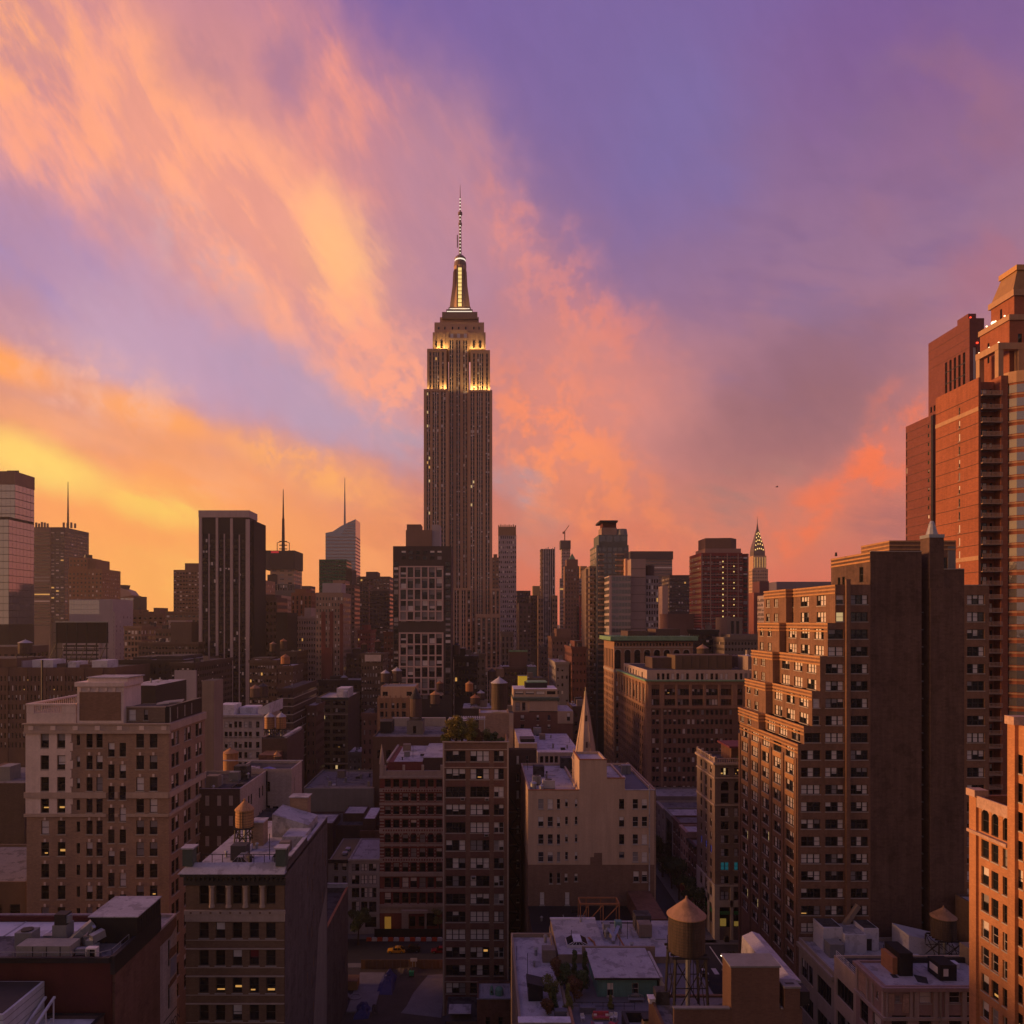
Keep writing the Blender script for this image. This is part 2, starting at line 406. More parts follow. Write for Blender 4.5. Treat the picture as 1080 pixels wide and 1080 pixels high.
# window styles: sashes across, split sash, frame, sill, odds of (dark, blind, half blind, grey shade, lit, lit white)
WS = {
 'sash': (1, 1, 'd', 1, (.68, .05, .14, .12, .008, 0)),
 'sashw': (1, 1, 'w', 1, (.46, .18, .25, .10, .006, .002)),
 'slot': (1, 0, 'd', 0, (.9, .05, .05, 0, 0, 0)),
 'tri': (3, 1, 'd', 1, (.42, .27, .2, .09, .015, .005)),
 'triw': (3, 1, 'd', 1, (.26, .48, .20, .05, .006, .004)),
 'trid': (3, 1, 'd', 1, (.63, .12, .12, .12, .008, .002)),
 'duo': (2, 1, 'd', 1, (.46, .28, .16, .08, .012, .003)),
 'duow': (2, 1, 'w', 1, (.36, .3, .22, .1, .012, .003)),
 'big': (1, 0, 'd', 0, (.75, .08, .07, .08, .02, 0)),
 'quad': (4, 0, 'd', 0, (.62, .12, .1, .14, .015, .003)),
 'wide': (5, 0, 'd', 0, (.68, .06, .06, .18, .01, .002)),
 'dark': (1, 1, 'd', 0, (.97, .01, .02, 0, 0, 0)),
 'far': (1, 0, None, 0, (.83, .06, .06, .04, .008, .004)),
 'farw': (1, 0, None, 0, (.56, .03, .12, .28, .004, .001)),
 'fard': (1, 0, None, 0, (.945, .01, .02, .02, .004, .0015)),
 'mid': (1, 0, 'd', 0, (.65, .12, .12, .1, .012, .005)), 'midd': (1, 0, 'd', 0, (.9, .02, .04, .04, .006, 0)),
 'cw': (1, 0, None, 0, (1, 0, 0, 0, 0, 0)), 'cg': (1, 0, None, 0, (.9, 0, 0, .1, 0, 0)),
 'blue': (2, 1, 'd', 1, (0, 0, 0, 0, 0, 0)), 'teal': (2, 1, 'd', 1, (0, 0, 0, 0, 0, 0)),
 'lit': (1, 1, 'd', 1, (0, 0, 0, 0, 1, 0)), 'litf': (1, 0, None, 0, (0, 0, 0, 0, 1, 0)), 'bl': (3, 1, 'd', 1, (0, .8, .2, 0, 0, 0)),
 'tri_lit': (3, 1, 'd', 1, (.1, .1, 0, 0, .7, .1)), 'red': (1, 1, 'd', 1, (1, 0, 0, 0, 0, 0)),
}
WCACHE = {}
def winmb(style, w, h, var):
    """frame and pane of one window; local x along the wall, outward -y, origin bottom left"""
    key = (style, round(w, 2), round(h, 2), var)
    if key in WCACHE: return WCACHE[key]
    rnd = random.Random(sum(map(ord, style)) * 131 + round(w * 100) * 17 + var * 7919)
    n, split, fr, sill, odds = WS[style]; fm = MB(); pm = MB()
    t = 0 if fr is None else min(.09, w * .06)
    if fr:
        fi = FRI[fr]; d0, d1 = -.09, .02
        fm.box(0, t, d0, d1, 0, h, fi); fm.box(w - t, w, d0, d1, 0, h, fi); fm.box(t, w - t, d0, d1, h - t, h, fi); fm.box(t, w - t, d0, d1, 0, t, fi)
        for k in range(1, n):
            x = w * k / n; tk = t * (1.2 if split else .7); fm.box(x - tk, x + tk, d0 - .01, d1, t, h - t, fi)
    if sill: fm.box(-.12, w + .12, -.36, -.1, -.16, -.003, WI['window_sill_stone'])
    for k in range(n):
        x0, x1 = w * k / n + t, w * (k + 1) / n - t
        r = rnd.random(); c = 0
        for c, o in enumerate(odds):
            if r < o: break
            r -= o
        g = GLASSD.name if style in ('dark', 'fard') or rnd.random() < .25 else GLASS.name
        if style == 'cw': g = CURT.name
        if style == 'cg': g = CURG.name
        top, bot, cut = g, g, .5
        if c == 1: top = bot = BLIND.name
        elif c == 2: top = BLIND.name; cut = rnd.choice((.35, .5, .5, .62))
        elif c == 3: top = BLIND2.name; bot = rnd.choice((BLIND2.name, g))
        elif c == 4 and fr is None: top = bot = LIT.name
        elif c == 4:      # a lamp or a lit strip somewhere in a dark room
            lw, lx = rnd.uniform(.35, .95), rnd.random(); a_ = x0 + (x1 - x0) * lx * (1 - lw); z_ = t + (h - 2 * t) * rnd.choice((.08, .12, .3, .55)); dz_ = h * rnd.choice((.09, .13, .2))
            pm.poly([(a_, -.006, z_), (a_ + (x1 - x0) * lw, -.006, z_), (a_ + (x1 - x0) * lw, -.006, z_ + dz_), (a_, -.006, z_ + dz_)], WI[LIT.name])
        elif c == 5: top = bot = LITW.name
        if style == 'blue': top = bot = LITB.name
        if style == 'teal': top = bot = LITC.name
        if style == 'red': top = RED.name; cut = .45
        zc = h * cut
        if top == bot: pm.poly([(x0, 0, t), (x1, 0, t), (x1, 0, h - t), (x0, 0, h - t)], WI[top])
        else:
            pm.poly([(x0, 0, t), (x1, 0, t), (x1, 0, zc), (x0, 0, zc)], WI[bot]); pm.poly([(x0, 0, zc), (x1, 0, zc), (x1, 0, h - t), (x0, 0, h - t)], WI[top])
        if split and fr: fm.box(x0, x1, -.06, .015, h * .5 - t * .5, h * .5 + t * .5, FRI[fr])
    WCACHE[key] = [fm, pm, None, None, None]; return WCACHE[key]
ROT = {'S': 0.0, 'W': -math.pi / 2, 'E': math.pi / 2}

# ---------------------------------------------------------------- buildings
def grid(u0, u1, n, wf, v0, v1, pitch, hf, style, rnd=None):
    """openings: n columns between u0 and u1, storeys of the given pitch from v1 (top) down to v0"""
    out = []; cw = (u1 - u0) / n; v = v1
    while v - pitch * hf > v0:
        for k in range(n):
            c = u0 + cw * (k + .5); out.append((c - cw * wf / 2, c + cw * wf / 2, v - pitch * hf, v, style))
        v -= pitch
    return out
class Bld:
    def __init__(s, name, label, x, y, cat='building', group=None):
        s.r = thing(name, label, cat, (x, y, 0), group); s.wins = []; s.ps = {}; s.order = []
    def mb(s, name, m, new=False):
        """the mesh that gathers a part; a new one each time when asked"""
        if new or (name, m.name) not in s.ps:
            k = (name, m.name) if not new else (name, m.name, len(s.order))
            s.ps[k] = MB(); s.order.append((k, m)); return s.ps[k]
        return s.ps[(name, m.name)]
    def face(s, mb, side, x0, x1, y0, y1, z0, z1, ops=(), rec=.22):
        if side == 'S': o, u, n = Vector((x0, y0, z0)), Vector((1, 0, 0)), Vector((0, -1, 0)); W_ = x1 - x0
        elif side == 'W': o, u, n = Vector((x0, y1, z0)), Vector((0, -1, 0)), Vector((-1, 0, 0)); W_ = y1 - y0
        elif side == 'E': o, u, n = Vector((x1, y0, z0)), Vector((0, 1, 0)), Vector((1, 0, 0)); W_ = y1 - y0
        else: o, u, n = Vector((x1, y1, z0)), Vector((-1, 0, 0)), Vector((0, 1, 0)); W_ = x1 - x0
        z = Vector((0, 0, 1)); Hh = z1 - z0
        ops = [(max(a, .02), min(b, W_ - .02), max(c, .02), min(d, Hh - .02), st) for a, b, c, d, st in ops]
        ops = [q for q in ops if q[1] - q[0] > .1 and q[3] - q[2] > .1]
        P = lambda a, b, d=0.0: o + u * a + z * b - n * d
        holes = [q for q in ops if WS[q[4]][2] is not None]
        if holes:
            vs = sorted({0.0, Hh} | {q[2] for q in holes} | {q[3] for q in holes})
            for v0, v1 in zip(vs, vs[1:]):
                if v1 - v0 < 1e-4: continue
                vm_ = (v0 + v1) / 2; hs_ = sorted((q[0], q[1]) for q in holes if q[2] < vm_ < q[3]); a = 0.0
                for h0, h1 in hs_:
                    if h0 - a > 1e-4: mb.poly([P(a, v0), P(h0, v0), P(h0, v1), P(a, v1)])
                    a = max(a, h1)
                if W_ - a > 1e-4: mb.poly([P(a, v0), P(W_, v0), P(W_, v1), P(a, v1)])
            for a, b, c, d, st in holes:
                mb.poly([P(a, c), P(b, c), P(b, c, rec), P(a, c, rec)]); mb.poly([P(b, d), P(a, d), P(a, d, rec), P(b, d, rec)])
                mb.poly([P(a, d), P(a, c), P(a, c, rec), P(a, d, rec)]); mb.poly([P(b, c), P(b, d), P(b, d, rec), P(b, c, rec)])
        else: mb.poly([P(0, 0), P(W_, 0), P(W_, Hh), P(0, Hh)])
        for a, b, c, d, st in ops:
            off = rec if WS[st][2] is not None else -.05
            s.wins.append((P(a, c, off), side, b - a, d - c, st))
    def block(s, m, x0, x1, y0, y1, z0, z1, S=(), E=(), W=(), rec=.22, par=0.0, roof=None, name='wall', new=False, pt=.35):
        """a volume with window openings, a parapet and a roof deck"""
        mb = s.mb(name, m, new)
        for sd, q in (('S', S), ('E', E), ('W', W), ('N', ())): s.face(mb, sd, x0, x1, y0, y1, z0, z1, q, rec)
        rm = roof or TAR; zr = z1 - par; rb = s.mb('roof', rm)
        if par > 0:
            t = pt
            for a in ((x0, y0, x1, y0, x1 - t, y0 + t, x0 + t, y0 + t), (x1, y0, x1, y1, x1 - t, y1 - t, x1 - t, y0 + t), (x1, y1, x0, y1, x0 + t, y1 - t, x1 - t, y1 - t), (x0, y1, x0, y0, x0 + t, y0 + t, x0 + t, y1 - t)):
                mb.poly([(a[0], a[1], z1), (a[2], a[3], z1), (a[4], a[5], z1), (a[6], a[7], z1)])
                mb.poly([(a[6], a[7], z1), (a[4], a[5], z1), (a[4], a[5], zr), (a[6], a[7], zr)])
            rb.poly([(x0 + t, y0 + t, zr), (x1 - t, y0 + t, zr), (x1 - t, y1 - t, zr), (x0 + t, y1 - t, zr)])
        else: rb.poly([(x0, y0, z1), (x1, y0, z1), (x1, y1, z1), (x0, y1, z1)])
        return s
    def px(s, Y, x0, z0, cols, rows, style):
        """openings given as photo columns and rows on a front at distance Y -> metres on that wall"""
        out = []
        for a, b in cols:
            for t_, b_ in rows: out.append((PX(a, Y) - x0, PX(b, Y) - x0, PZ(b_, Y) - z0, PZ(t_, Y) - z0, style))
        return out
    def done(s, near=False, keep=100):
        for k, m in s.order:
            for piece in (s.ps[k].islands() if k[0] in SPLIT else [s.ps[k]]): part(k[0], piece, m, s.r)
        base = Vector(BASE[s.r.name]); L_ = []
        for P, sd, w_, h_, st in s.wins:
            y = max(P.y, 1.0); cx = VX + P.x / y * F; cy = HY - (P.z + h_ / 2 - H) / y * F
            if not (-70 < cx < 1150 and -50 < cy < 1150): continue
            ar = w_ * h_ / y / y * (1.0 if sd == 'S' else abs(P.x) / y)
            L_.append((ar, P, sd, w_, h_, st))
        L_.sort(key=lambda q: -q[0]); rest = MB(); rnd = random.Random(len(s.wins) + int(base.x * 7))
        for i, (ar, P, sd, w_, h_, st) in enumerate(L_):
            var = rnd.randrange(40); c = winmb(st, w_, h_, var)
            if i < keep or (keep < len(L_) <= 100):
                if near and WS[st][2]:
                    if c[2] is None: c[2] = c[0].mesh('window', WM); c[3] = c[1].mesh('pane', WM)
                    o = link('window', c[2], s.r, P - base, ROT[sd]); link('pane', c[3], o)
                else:
                    if c[4] is None: c[4] = MB().add(c[0]).add(c[1]).mesh('window', WM)
                    link('window', c[4], s.r, P - base, ROT[sd])
            else:
                M = Matrix.Translation(P) @ Matrix.Rotation(ROT[sd], 4, 'Z'); rest.add(c[0], M); rest.add(c[1], M)
        if rest.f: part('window', rest, WM, s.r, kind='stuff')
        return s.r

    def clutter(s, x0, x1, y0, y1, z, n, seed=1):
        """vents, hatches, pipe runs and aerials fixed to a roof"""
        rnd = random.Random(seed)
        for _ in range(n):
            x, y, k = rnd.uniform(x0, x1), rnd.uniform(y0, y1), rnd.randrange(6); q = rnd.uniform(.7, 1.4)
            if k < 2: m = s.mb('roof_vent', (GALV, STEEL, GRYP)[rnd.randrange(3)], True); m.cyl(x, y, z, z + .9 * q, .22 * q, .22 * q, 8); m.cyl(x, y, z + .9 * q, z + 1.15 * q, .4 * q, .2 * q, 8)
            elif k == 2: s.mb('roof_hatch', (GRYP, WHT, STEEL)[rnd.randrange(3)], True).box(x, x + 1.3 * q, y, y + 1.1 * q, z, z + .6 * q)
            elif k == 3: m = s.mb('roof_pipe', (GALV, STEEL)[rnd.randrange(2)], True); e = (x1, y) if rnd.random() < .5 else (x, y1); m.bar((x, y, z + .3), ((x + e[0]) / 2, (y + e[1]) / 2, z + .3), .09)
            elif k == 4: s.mb('roof_aerial', STEEL, True).bar((x, y, z), (x, y, z + 3.2 * q), .045)
            else: s.mb('roof_bulkhead', (TANBK, GRYP, TAR)[rnd.randrange(3)], True).box(x, x + 2.2 * q, y, y + 2.0 * q, z, z + 2.1 * q)
        return s

# ---------------------------------------------------------------- wall and roof materials
TANBK = mat('bulkhead_render', (.2, .16, .13), .9, .25, .4)
TAR = mat('tar_roof', (.06, .055, .06), .9, .4, .25, streak=0, stain=.5)
SILV = mat('silver_coated_roof', (.37, .35, .37), .75, .3, .3, streak=0, speck=.25, stain=.32)
WHT = mat('white_membrane_roof', (.58, .56, .60), .6, .16, .2, streak=0, stain=.22)
GRAV = mat('grey_gravel_roof', (.15, .14, .15), .95, .3, .4, streak=0, speck=.3, stain=.45)
STEEL = mat('dark_painted_steel', (.03, .028, .028), .6, .2, 1.0)
GALV = mat('galvanised_metal', (.32, .33, .34), .45, .25, 1.2, metal=.6, streak=.1)
GRYP = mat('grey_painted_metal', (.20, .20, .20), .5, .2, 1.0)
WOOD = mat('weathered_tank_wood', (.075, .052, .04), .9, .3, .8, streak=.8, sf=7)
WOODO = mat('fresh_tank_cedar', (.37, .195, .09), .85, .2, .6, streak=.6, sf=7)
TANKR = mat('tank_roof_felt', (.29, .17, .105), .9, .25, .6, stain=.2)
TANKG = mat('tank_roof_grey', (.36, .34, .37), .8, .2, .6)
COPPER = mat('green_copper', (.17, .31, .18), .7, .35, .6)
BLACKM = mat('black_metal_cladding', (.018, .017, .019), .5, .2, 1.0)
CREAM = mat('cream_limestone', (.48, .40, .33), .85, .14, .3)

# ---------------------------------------------------------------- ground, streets
ASPH = mat('asphalt', (.035, .035, .038), .85, .25, .3, streak=0, speck=.25)
PAVE = mat('pavement_concrete', (.16, .155, .15), .9, .2, .4, streak=0, speck=.25)
DIRT = mat('bare_dirt', (.06, .05, .042), .95, .45, .25, streak=0, speck=.4)
CONC = mat('site_concrete', (.16, .155, .165), .9, .35, .3, streak=0, speck=.3)
PAINT = mat('road_paint', (.62, .62, .6), .8, .25, 1.5, streak=0)
struct('ground', MB().poly([(-9000, -600, -.03), (9000, -600, -.03), (9000, 16000, -.03), (-9000, 16000, -.03)]), mat('city_ground', (.06, .055, .055), .95, .3, .02, streak=0))
struct('avenue', MB().poly([(40, 20, 0), (60, 20, 0), (60, 1500, 0), (40, 1500, 0)]), ASPH)
struct('cross_street', MB().poly([(-400, 190, .004), (39.99, 190, .004), (39.99, 204.5, .004), (-400, 204.5, .004)]).poly([(60.01, 187, .004), (400, 187, .004), (400, 201, .004), (60.01, 201, .004)]), ASPH)
sw = MB()
for x0, x1, y0, y1 in ((36, 40, 20, 188), (36, 40, 207, 700), (60, 63.8, 20, 186), (60, 63.8, 202, 700), (-400, 40, 204.5, 207.2), (-400, 36, 187.6, 190), (60, 200, 184.2, 186.9), (60, 200, 201.1, 203.8)):
    sw.box(x0, x1, y0, y1, -.02, .13)
struct('pavement', sw, PAVE)
mk = MB()
for k in range(7): mk.poly([(42 + k * 2.6, 204.2, .012), (43.2 + k * 2.6, 204.2, .012), (43.2 + k * 2.6, 207.8, .012), (42 + k * 2.6, 207.8, .012)])
for k in range(7): mk.poly([(42 + k * 2.6, 184.2, .012), (43.2 + k * 2.6, 184.2, .012), (43.2 + k * 2.6, 187.4, .012), (42 + k * 2.6, 187.4, .012)])
for k in range(8): mk.poly([(46.6, 214 + k * 9, .012), (46.78, 214 + k * 9, .012), (46.78, 217 + k * 9, .012), (46.6, 217 + k * 9, .012)]); mk.poly([(53.4, 214 + k * 9, .012), (53.58, 214 + k * 9, .012), (53.58, 217 + k * 9, .012), (53.4, 217 + k * 9, .012)])
for yy in (203.0, 209.4): mk.poly([(41, yy, .012), (59, yy, .012), (59, yy + .45, .012), (41, yy + .45, .012)])
mk.poly([(61, 187.6, .012), (61.3, 187.6, .012), (61.3, 200, .012), (61, 200, .012)])
struct('road_markings', mk, PAINT)
# the empty building lot west of the brick loft
struct('dirt_lot', MB().poly([(-31, 147, .006), (-9.2, 147, .006), (-9.2, 187.6, .006), (-31, 187.6, .006)]), DIRT)
pd = MB().box(-30.8, -24.6, 166, 184.5, .0, .35).poly([(-18.6, 166, .02), (-9.4, 164, .02), (-9.4, 184.4, .02), (-13.8, 183.8, .02), (-16.6, 175, .02), (-17.6, 169, .02)])
struct('concrete_pads', pd, CONC)

# ---------------------------------------------------------------- foreground west side
RBR = mat('old_red_brick', (.15, .075, .055), .9, .35, .2, brick=.7, streak=.3, stain=.2)
BRB = mat('brown_brick', (.21, .125, .085), .9, .25, .25, brick=.7)
TANB = mat('tan_brick', (.30, .20, .14), .9, .22, .25, brick=.7)
DKB = mat('dark_brick', (.085, .055, .048), .9, .3, .25, brick=.7)
# --- dark red roof block with the plant deck
OXR = mat('oxblood_stucco', (.085, .022, .02), .85, .2, .3)
b = Bld('red_walled_building', 'dark red walled building with ducts on its roof at the lower left corner', -70, 91)
b.block(OXR, -95, -42.8, 85, 97.2, 0, 49.3, par=.75, roof=GRAV, pt=.3)
b.block(RBR, -42.8, -42.5, 85.3, 97.2, 0, 47.6, name='side_wall', roof=BLACKM)
b.mb('parapet_cladding', BLACKM).box(-42.85, -42.35, 84.9, 97.2, 47.4, 49.5).box(-95, -42.85, 84.7, 85.0, 48.8, 49.4)
pm = b.mb('membrane', WHT)
pm.poly([(-95, 92.4, 48.62), (-48.4, 92.4, 48.62), (-48.4, 96.8, 48.62), (-95, 96.8, 48.62)])
for k in range(9): b.mb('membrane_seam', SILV).box(-90 + k * 5, -89.8 + k * 5, 92.4, 96.8, 48.62, 48.68)
bh = b.mb('bulkhead', BLACKM)
bh.box(-48.2, -42.4, 90.5, 97.1, 48.55, 51.75); b.mb('bulkhead_roof', SILV).box(-48.35, -42.25, 90.35, 97.15, 51.75, 51.88)
for k in range(14): b.mb('bulkhead', BLACKM).box(-42.4, -42.36, 90.7 + k * .46, 90.76 + k * .46, 47.4, 51.75)
b.done()
# roof plant, each unit a thing
def duct(label, pts, r, mat_=GALV, cat='duct'):
    m = MB()
    for p, q in zip(pts, pts[1:]): m.bar(p, q, r)
    return solo('roof_duct', m, mat_, label, cat, pts[0])
t = thing('air_handler', 'long tan air handling unit along the front of the red building roof', 'air handler', (-52, 86.6, 48.55))
part('housing', MB().box(-54.5, -48.2, 86.2, 88.4, 48.75, 50.1), mat('unit_tan', (.27, .25, .22), .6, .2, .8), t)
for k in range(3): part('panel_joint', MB().box(-52.6 + k * 1.6, -52.5 + k * 1.6, 86.17, 86.2, 48.8, 50.05), STEEL, t)
part('skid', MB().box(-54.5, -48.2, 86.3, 88.3, 48.55, 48.75), STEEL, t)
t = thing('exhaust_fan', 'tall square exhaust fan housing above the grey ducts on red roof', 'fan', (-51.2, 90, 48.55))
part('stack', MB().box(-52.1, -50.4, 89.3, 91, 48.55, 51.2), GRYP, t); part('fan_box', MB().box(-51.9, -50.5, 89.4, 90.7, 51.2, 52.5), STEEL, t)
part('cowl', MB().cyl(-50.6, 90, 51.4, 52.3, .5, .5, 12), GRYP, t)
t = thing('condenser', 'boxy grey condenser at the far left of the red roof', 'air conditioner', (-54.6, 89.5, 48.55))
part('housing', MB().box(-56.2, -54.2, 88.6, 90.4, 48.7, 50.6), GRYP, t); part('fan_guard', MB().cyl(-55.2, 89.5, 50.6, 50.75, .7, .7, 14), STEEL, t)
duct('bent grey roof duct rising toward the black bulkhead', [(-49.9, 88.8, 49.2), (-48.6, 89.6, 50.4), (-47.7, 90.3, 51.2)], .38)
duct('round grey roof duct lying across the middle of the red roof', [(-53.6, 90.4, 49.3), (-51.6, 90.4, 49.3), (-49.6, 91.2, 49.3), (-47.8, 89.3, 49.4)], .42)
duct('thin silver pipe run leaning beside the bent duct', [(-48.4, 90.2, 49.0), (-47.2, 89.6, 51.0)], .2)
duct('short fat silver elbow in front of the black bulkhead', [(-46.9, 88.4, 48.6), (-46.9, 88.4, 50.0), (-46.0, 89.6, 50.3)], .45)
duct('low grey duct beside the tan unit at its right end', [(-48.0, 87.2, 49.1), (-46.4, 87.4, 49.1), (-46.4, 88.8, 49.1)], .34)
t = thing('hatch_frame', 'pale open square frame standing near the roof edge of the red building', 'roof hatch', (-45.4, 85.9, 48.55))
part('frame', MB().box(-46.1, -45.95, 85.6, 86.3, 48.55, 50.1).box(-45.0, -44.85, 85.6, 86.3, 48.55, 50.1).box(-45.95, -45.0, 85.6, 86.3, 49.95, 50.1).box(-45.95, -45.0, 85.6, 86.3, 48.55, 48.7), BLIND, t)
part('hatch_leaf', MB().box(-46.0, -44.9, 86.32, 86.42, 48.7, 50.0), STEEL, t)
def railing(label, pts, h, step=1.6, m_=GALV, r=.03, rails=2):
    o = thing('roof_railing', label, 'railing', pts[0]); rl = MB()
    for p, q in zip(pts, pts[1:]):
        p, q = Vector(p), Vector(q); n = max(1, int((q - p).length / step))
        for k in range(n + 1): a = p.lerp(q, k / n); part('post', MB().bar(a, a + Vector((0, 0, h)), r), m_, o)
        for k in range(rails): z = Vector((0, 0, h * (k + 1) / rails)); rl.bar(p + z, q + z, r)
    part('rail', rl, m_, o); return o
railing('thin grey safety railing along the front edge of the red roof', [(-56, 85.4, 48.55), (-44.2, 85.4, 48.55), (-43.3, 86.2, 48.55), (-43.3, 90.3, 48.55)], 1.2)
# --- white painted wall with worn lettering
WPB = mat('flaking_white_paint', (.36, .29, .29), .9, .3, .5, brick=.6, streak=.4)
b = Bld('painted_wall_building', 'narrow building with flaking white painted side wall and faded black letters', -60, 100)
zr = [(41.0, 44.6), (35.2, 38.6), (29.2, 32.6), (23.2, 26.6)]
b.block(WPB, -90, -42.8, 97.25, 103.2, 0, 47.2, E=[(3.1, 3.75, z0, z1, 'dark') for z0, z1 in zr], par=.4, roof=SILV)
b.mb('worn_brick_patch', RBR).poly([(-42.79, 97.6, 44.9), (-42.79, 101.4, 44.9), (-42.79, 103.1, 45.6), (-42.79, 103.1, 46.9), (-42.79, 97.6, 46.9)])
b.mb('worn_brick_patch', RBR).poly([(-42.79, 100.4, 41.9), (-42.79, 103.1, 41.9), (-42.79, 103.1, 43.0), (-42.79, 100.9, 43.2)])
b.mb('worn_brick_patch', RBR).poly([(-42.79, 100.4, 37.9), (-42.79, 103.1, 38.2), (-42.79, 103.1, 39.0), (-42.79, 100.9, 38.8)])
b.mb('faded_blue_patch', mat('faded_blue_paint', (.2, .2, .29), .9, .4, .6)).poly([(-42.79, 101.0, 39.2), (-42.79, 103.1, 39.2), (-42.79, 103.1, 41.7), (-42.79, 101.3, 41.7)])
b.mb('sign_line', STEEL).box(-42.79, -42.76, 98.9, 103.1, 34.2, 34.32).box(-42.79, -42.76, 98.9, 103.1, 31.6, 31.72)
def text(s, size, loc, rot, m_, name='lettering', parent=None, ext=.01):
    cu = D.curves.new(name, 'FONT'); cu.body = s; cu.size = size; cu.extrude = ext
    tmp = D.objects.new('tmp', cu); C.objects.link(tmp); me = D.meshes.new_from_object(tmp); D.objects.remove(tmp); D.curves.remove(cu)
    me.materials.clear(); me.materials.append(m_)
    o = link(name, me, parent); o.rotation_euler = rot
    o.location = Vector(loc) - Vector(BASE[parent.name]) if parent else loc; return o
INK = mat('faded_black_lettering', (.05, .045, .05), .9, .4, 1.5)
rt = b.done(near=True)
text('DSON', 1.5, (-42.76, 100.05, 32.2), (RAD(90), 0, RAD(90)), INK, parent=rt)
text('D', 1.6, (-42.76, 102.0, 27.2), (RAD(90), 0, RAD(90)), INK, parent=rt)
# --- lower pale roof in front
b = Bld('low_roofed_building', 'low building with pale sloping roof at the bottom left in front of red wall', -60, 77)
b.block(DKB, -90, -43.4, 66, 84.6, 0, 43.0, par=.35, roof=WHT)
b.mb('parapet_trim', BLACKM).box(-43.75, -43.3, 66, 84.65, 43.0, 43.15).box(-55, -43.75, 84.35, 84.65, 43.0, 43.15)
lb = b.mb('lift_house', mat('ribbed_white_cladding', (.45, .45, .47), .6, .12, .8)); lb.box(-60, -50.0, 77, 84.2, 42.6, 47.0)
for k in range(5): b.mb('lift_house_band', GRYP).box(-60, -49.97, 76.97, 77, 43.2 + k * .8, 43.26 + k * .8).box(-50.0, -49.97, 77, 84.2, 43.2 + k * .8, 43.26 + k * .8)
b.mb('lift_house_roof', STEEL).box(-60, -50.3, 77.3, 84, 47.0, 47.05)
st = b.mb('roof_stair', WHT); st.box(-49.2, -48.9, 77.5, 84.0, 42.65, 42.9).bar((-49.6, 77, 43.0), (-49.6, 83.8, 45.4), .12).bar((-48.6, 77, 43.0), (-48.6, 83.8, 45.4), .12)
for k in range(5): st.bar((-48.6, 77.6 + k * 1.5, 42.6), (-48.6, 77.6 + k * 1.5, 43.3 + k * .54), .06)
b.done()

# --- beige apartment house with the white corner
Y = 135.0
BEI = mat('beige_brick', (.30, .20, .14), .9, .2, .25, brick=.6)
PAL = mat('pale_painted_stone', (.62, .51, .45), .85, .18, .4)
TRIM = mat('carved_stone_trim', (.40, .31, .25), .85, .2, .6)
b = Bld('beige_apartment_building', 'tall beige brick apartment house with a white balustraded corner and raised attic block', -70, 140)
x0, x1, y1, zt = PX(28, Y), PX(178, Y), 152.5, PZ(763, Y)
rows = [(774 + 22.85 * k, 774 + 22.85 * k + 14.6) for k in range(13)]
rows2 = [(t_ + 9.4, b_ + 9.4) for t_, b_ in rows]
cu = [(43.3, 51.6), (60.7, 68.9), (91, 97.6), (101.5, 108.2), (143.6, 151.8), (157.8, 166)]
ops = b.px(Y, x0, 0, cu, rows, 'sash') + b.px(Y, x0, 0, [(114, 120.8), (126, 132.8)], rows2, 'sash') + b.px(Y, x0, 0, [(80.7, 84.4)], [(t_ + 1, t_ + 12) for t_, _ in rows], 'slot')
lit_ = {(43.3, 3), (60.7, 3), (43.3, 5), (60.7, 5), (157.8, 7)}
ops = [q if not any(abs(PX(c, Y) - x0 - q[0]) < .1 and abs(PZ(rows[k][1], Y) - q[2]) < .1 for c, k in lit_) else (*q[:4], 'lit') for q in ops]
zE = [(PZ(b_, Y), PZ(t_, Y)) for t_, b_ in rows]
opE = [(u, u + 1.55, z0, z1, 'sash') for u in (1.2, 3.0, 6.9, 8.7, 12.6, 14.4) for z0, z1 in zE]
b.block(BEI, x0, x1, Y, y1, 0, zt, S=ops, E=opE, par=.8, roof=TAR, rec=.25)
wl = b.mb('white_corner_facing', PAL)       # pale stone bays, laid between the windows
for a, c in ((28, 43), (52, 60.4), (69.2, 74)): wl.box(PX(a, Y), PX(c, Y), Y - .12, Y + .02, PZ(858, Y), PZ(773, Y))
for k in range(4):
    for a, c in ((43, 52), (60.4, 69.2)):
        wl.box(PX(a, Y), PX(c, Y), Y - .12, Y + .02, PZ(rows[k + 1][0] - .4, Y) if k < 3 else PZ(858, Y), PZ(rows[k][1] + 1.2, Y))
for k in range(9): wl.box(PX(74, Y), PX(75.5 + (k % 2) * 1.6, Y), Y - .12, Y + .02, PZ(782.5 + 9.4 * k, Y), PZ(774 + 9.4 * k, Y))
wl.box(x0 - .12, x0, Y - .12, Y + 6, PZ(858, Y), PZ(773, Y))
fz = b.mb('frieze', TRIM); fz.box(x0 - .3, x1 + .3, Y - .35, Y, PZ(771.5, Y), PZ(763.8, Y)); fz.box(x0 - .5, x1 + .5, Y - .6, Y, PZ(763.8, Y), PZ(762.6, Y)); fz.box(x1, x1 + .35, Y, y1, PZ(771, Y), PZ(763.2, Y)); fz.box(x0 - .4, x1 + .4, Y - .45, Y, PZ(773.4, Y), PZ(771.5, Y))
for k in range(7): b.mb('rosette', PAL).cyl(0, 0, 0, .01, .5, .5, 10) if 0 else b.mb('rosette', PAL).box(PX(34 + k * 23.3, Y) - .45, PX(34 + k * 23.3, Y) + .45, Y - .46, Y - .35, PZ(769.8, Y), PZ(765.2, Y))
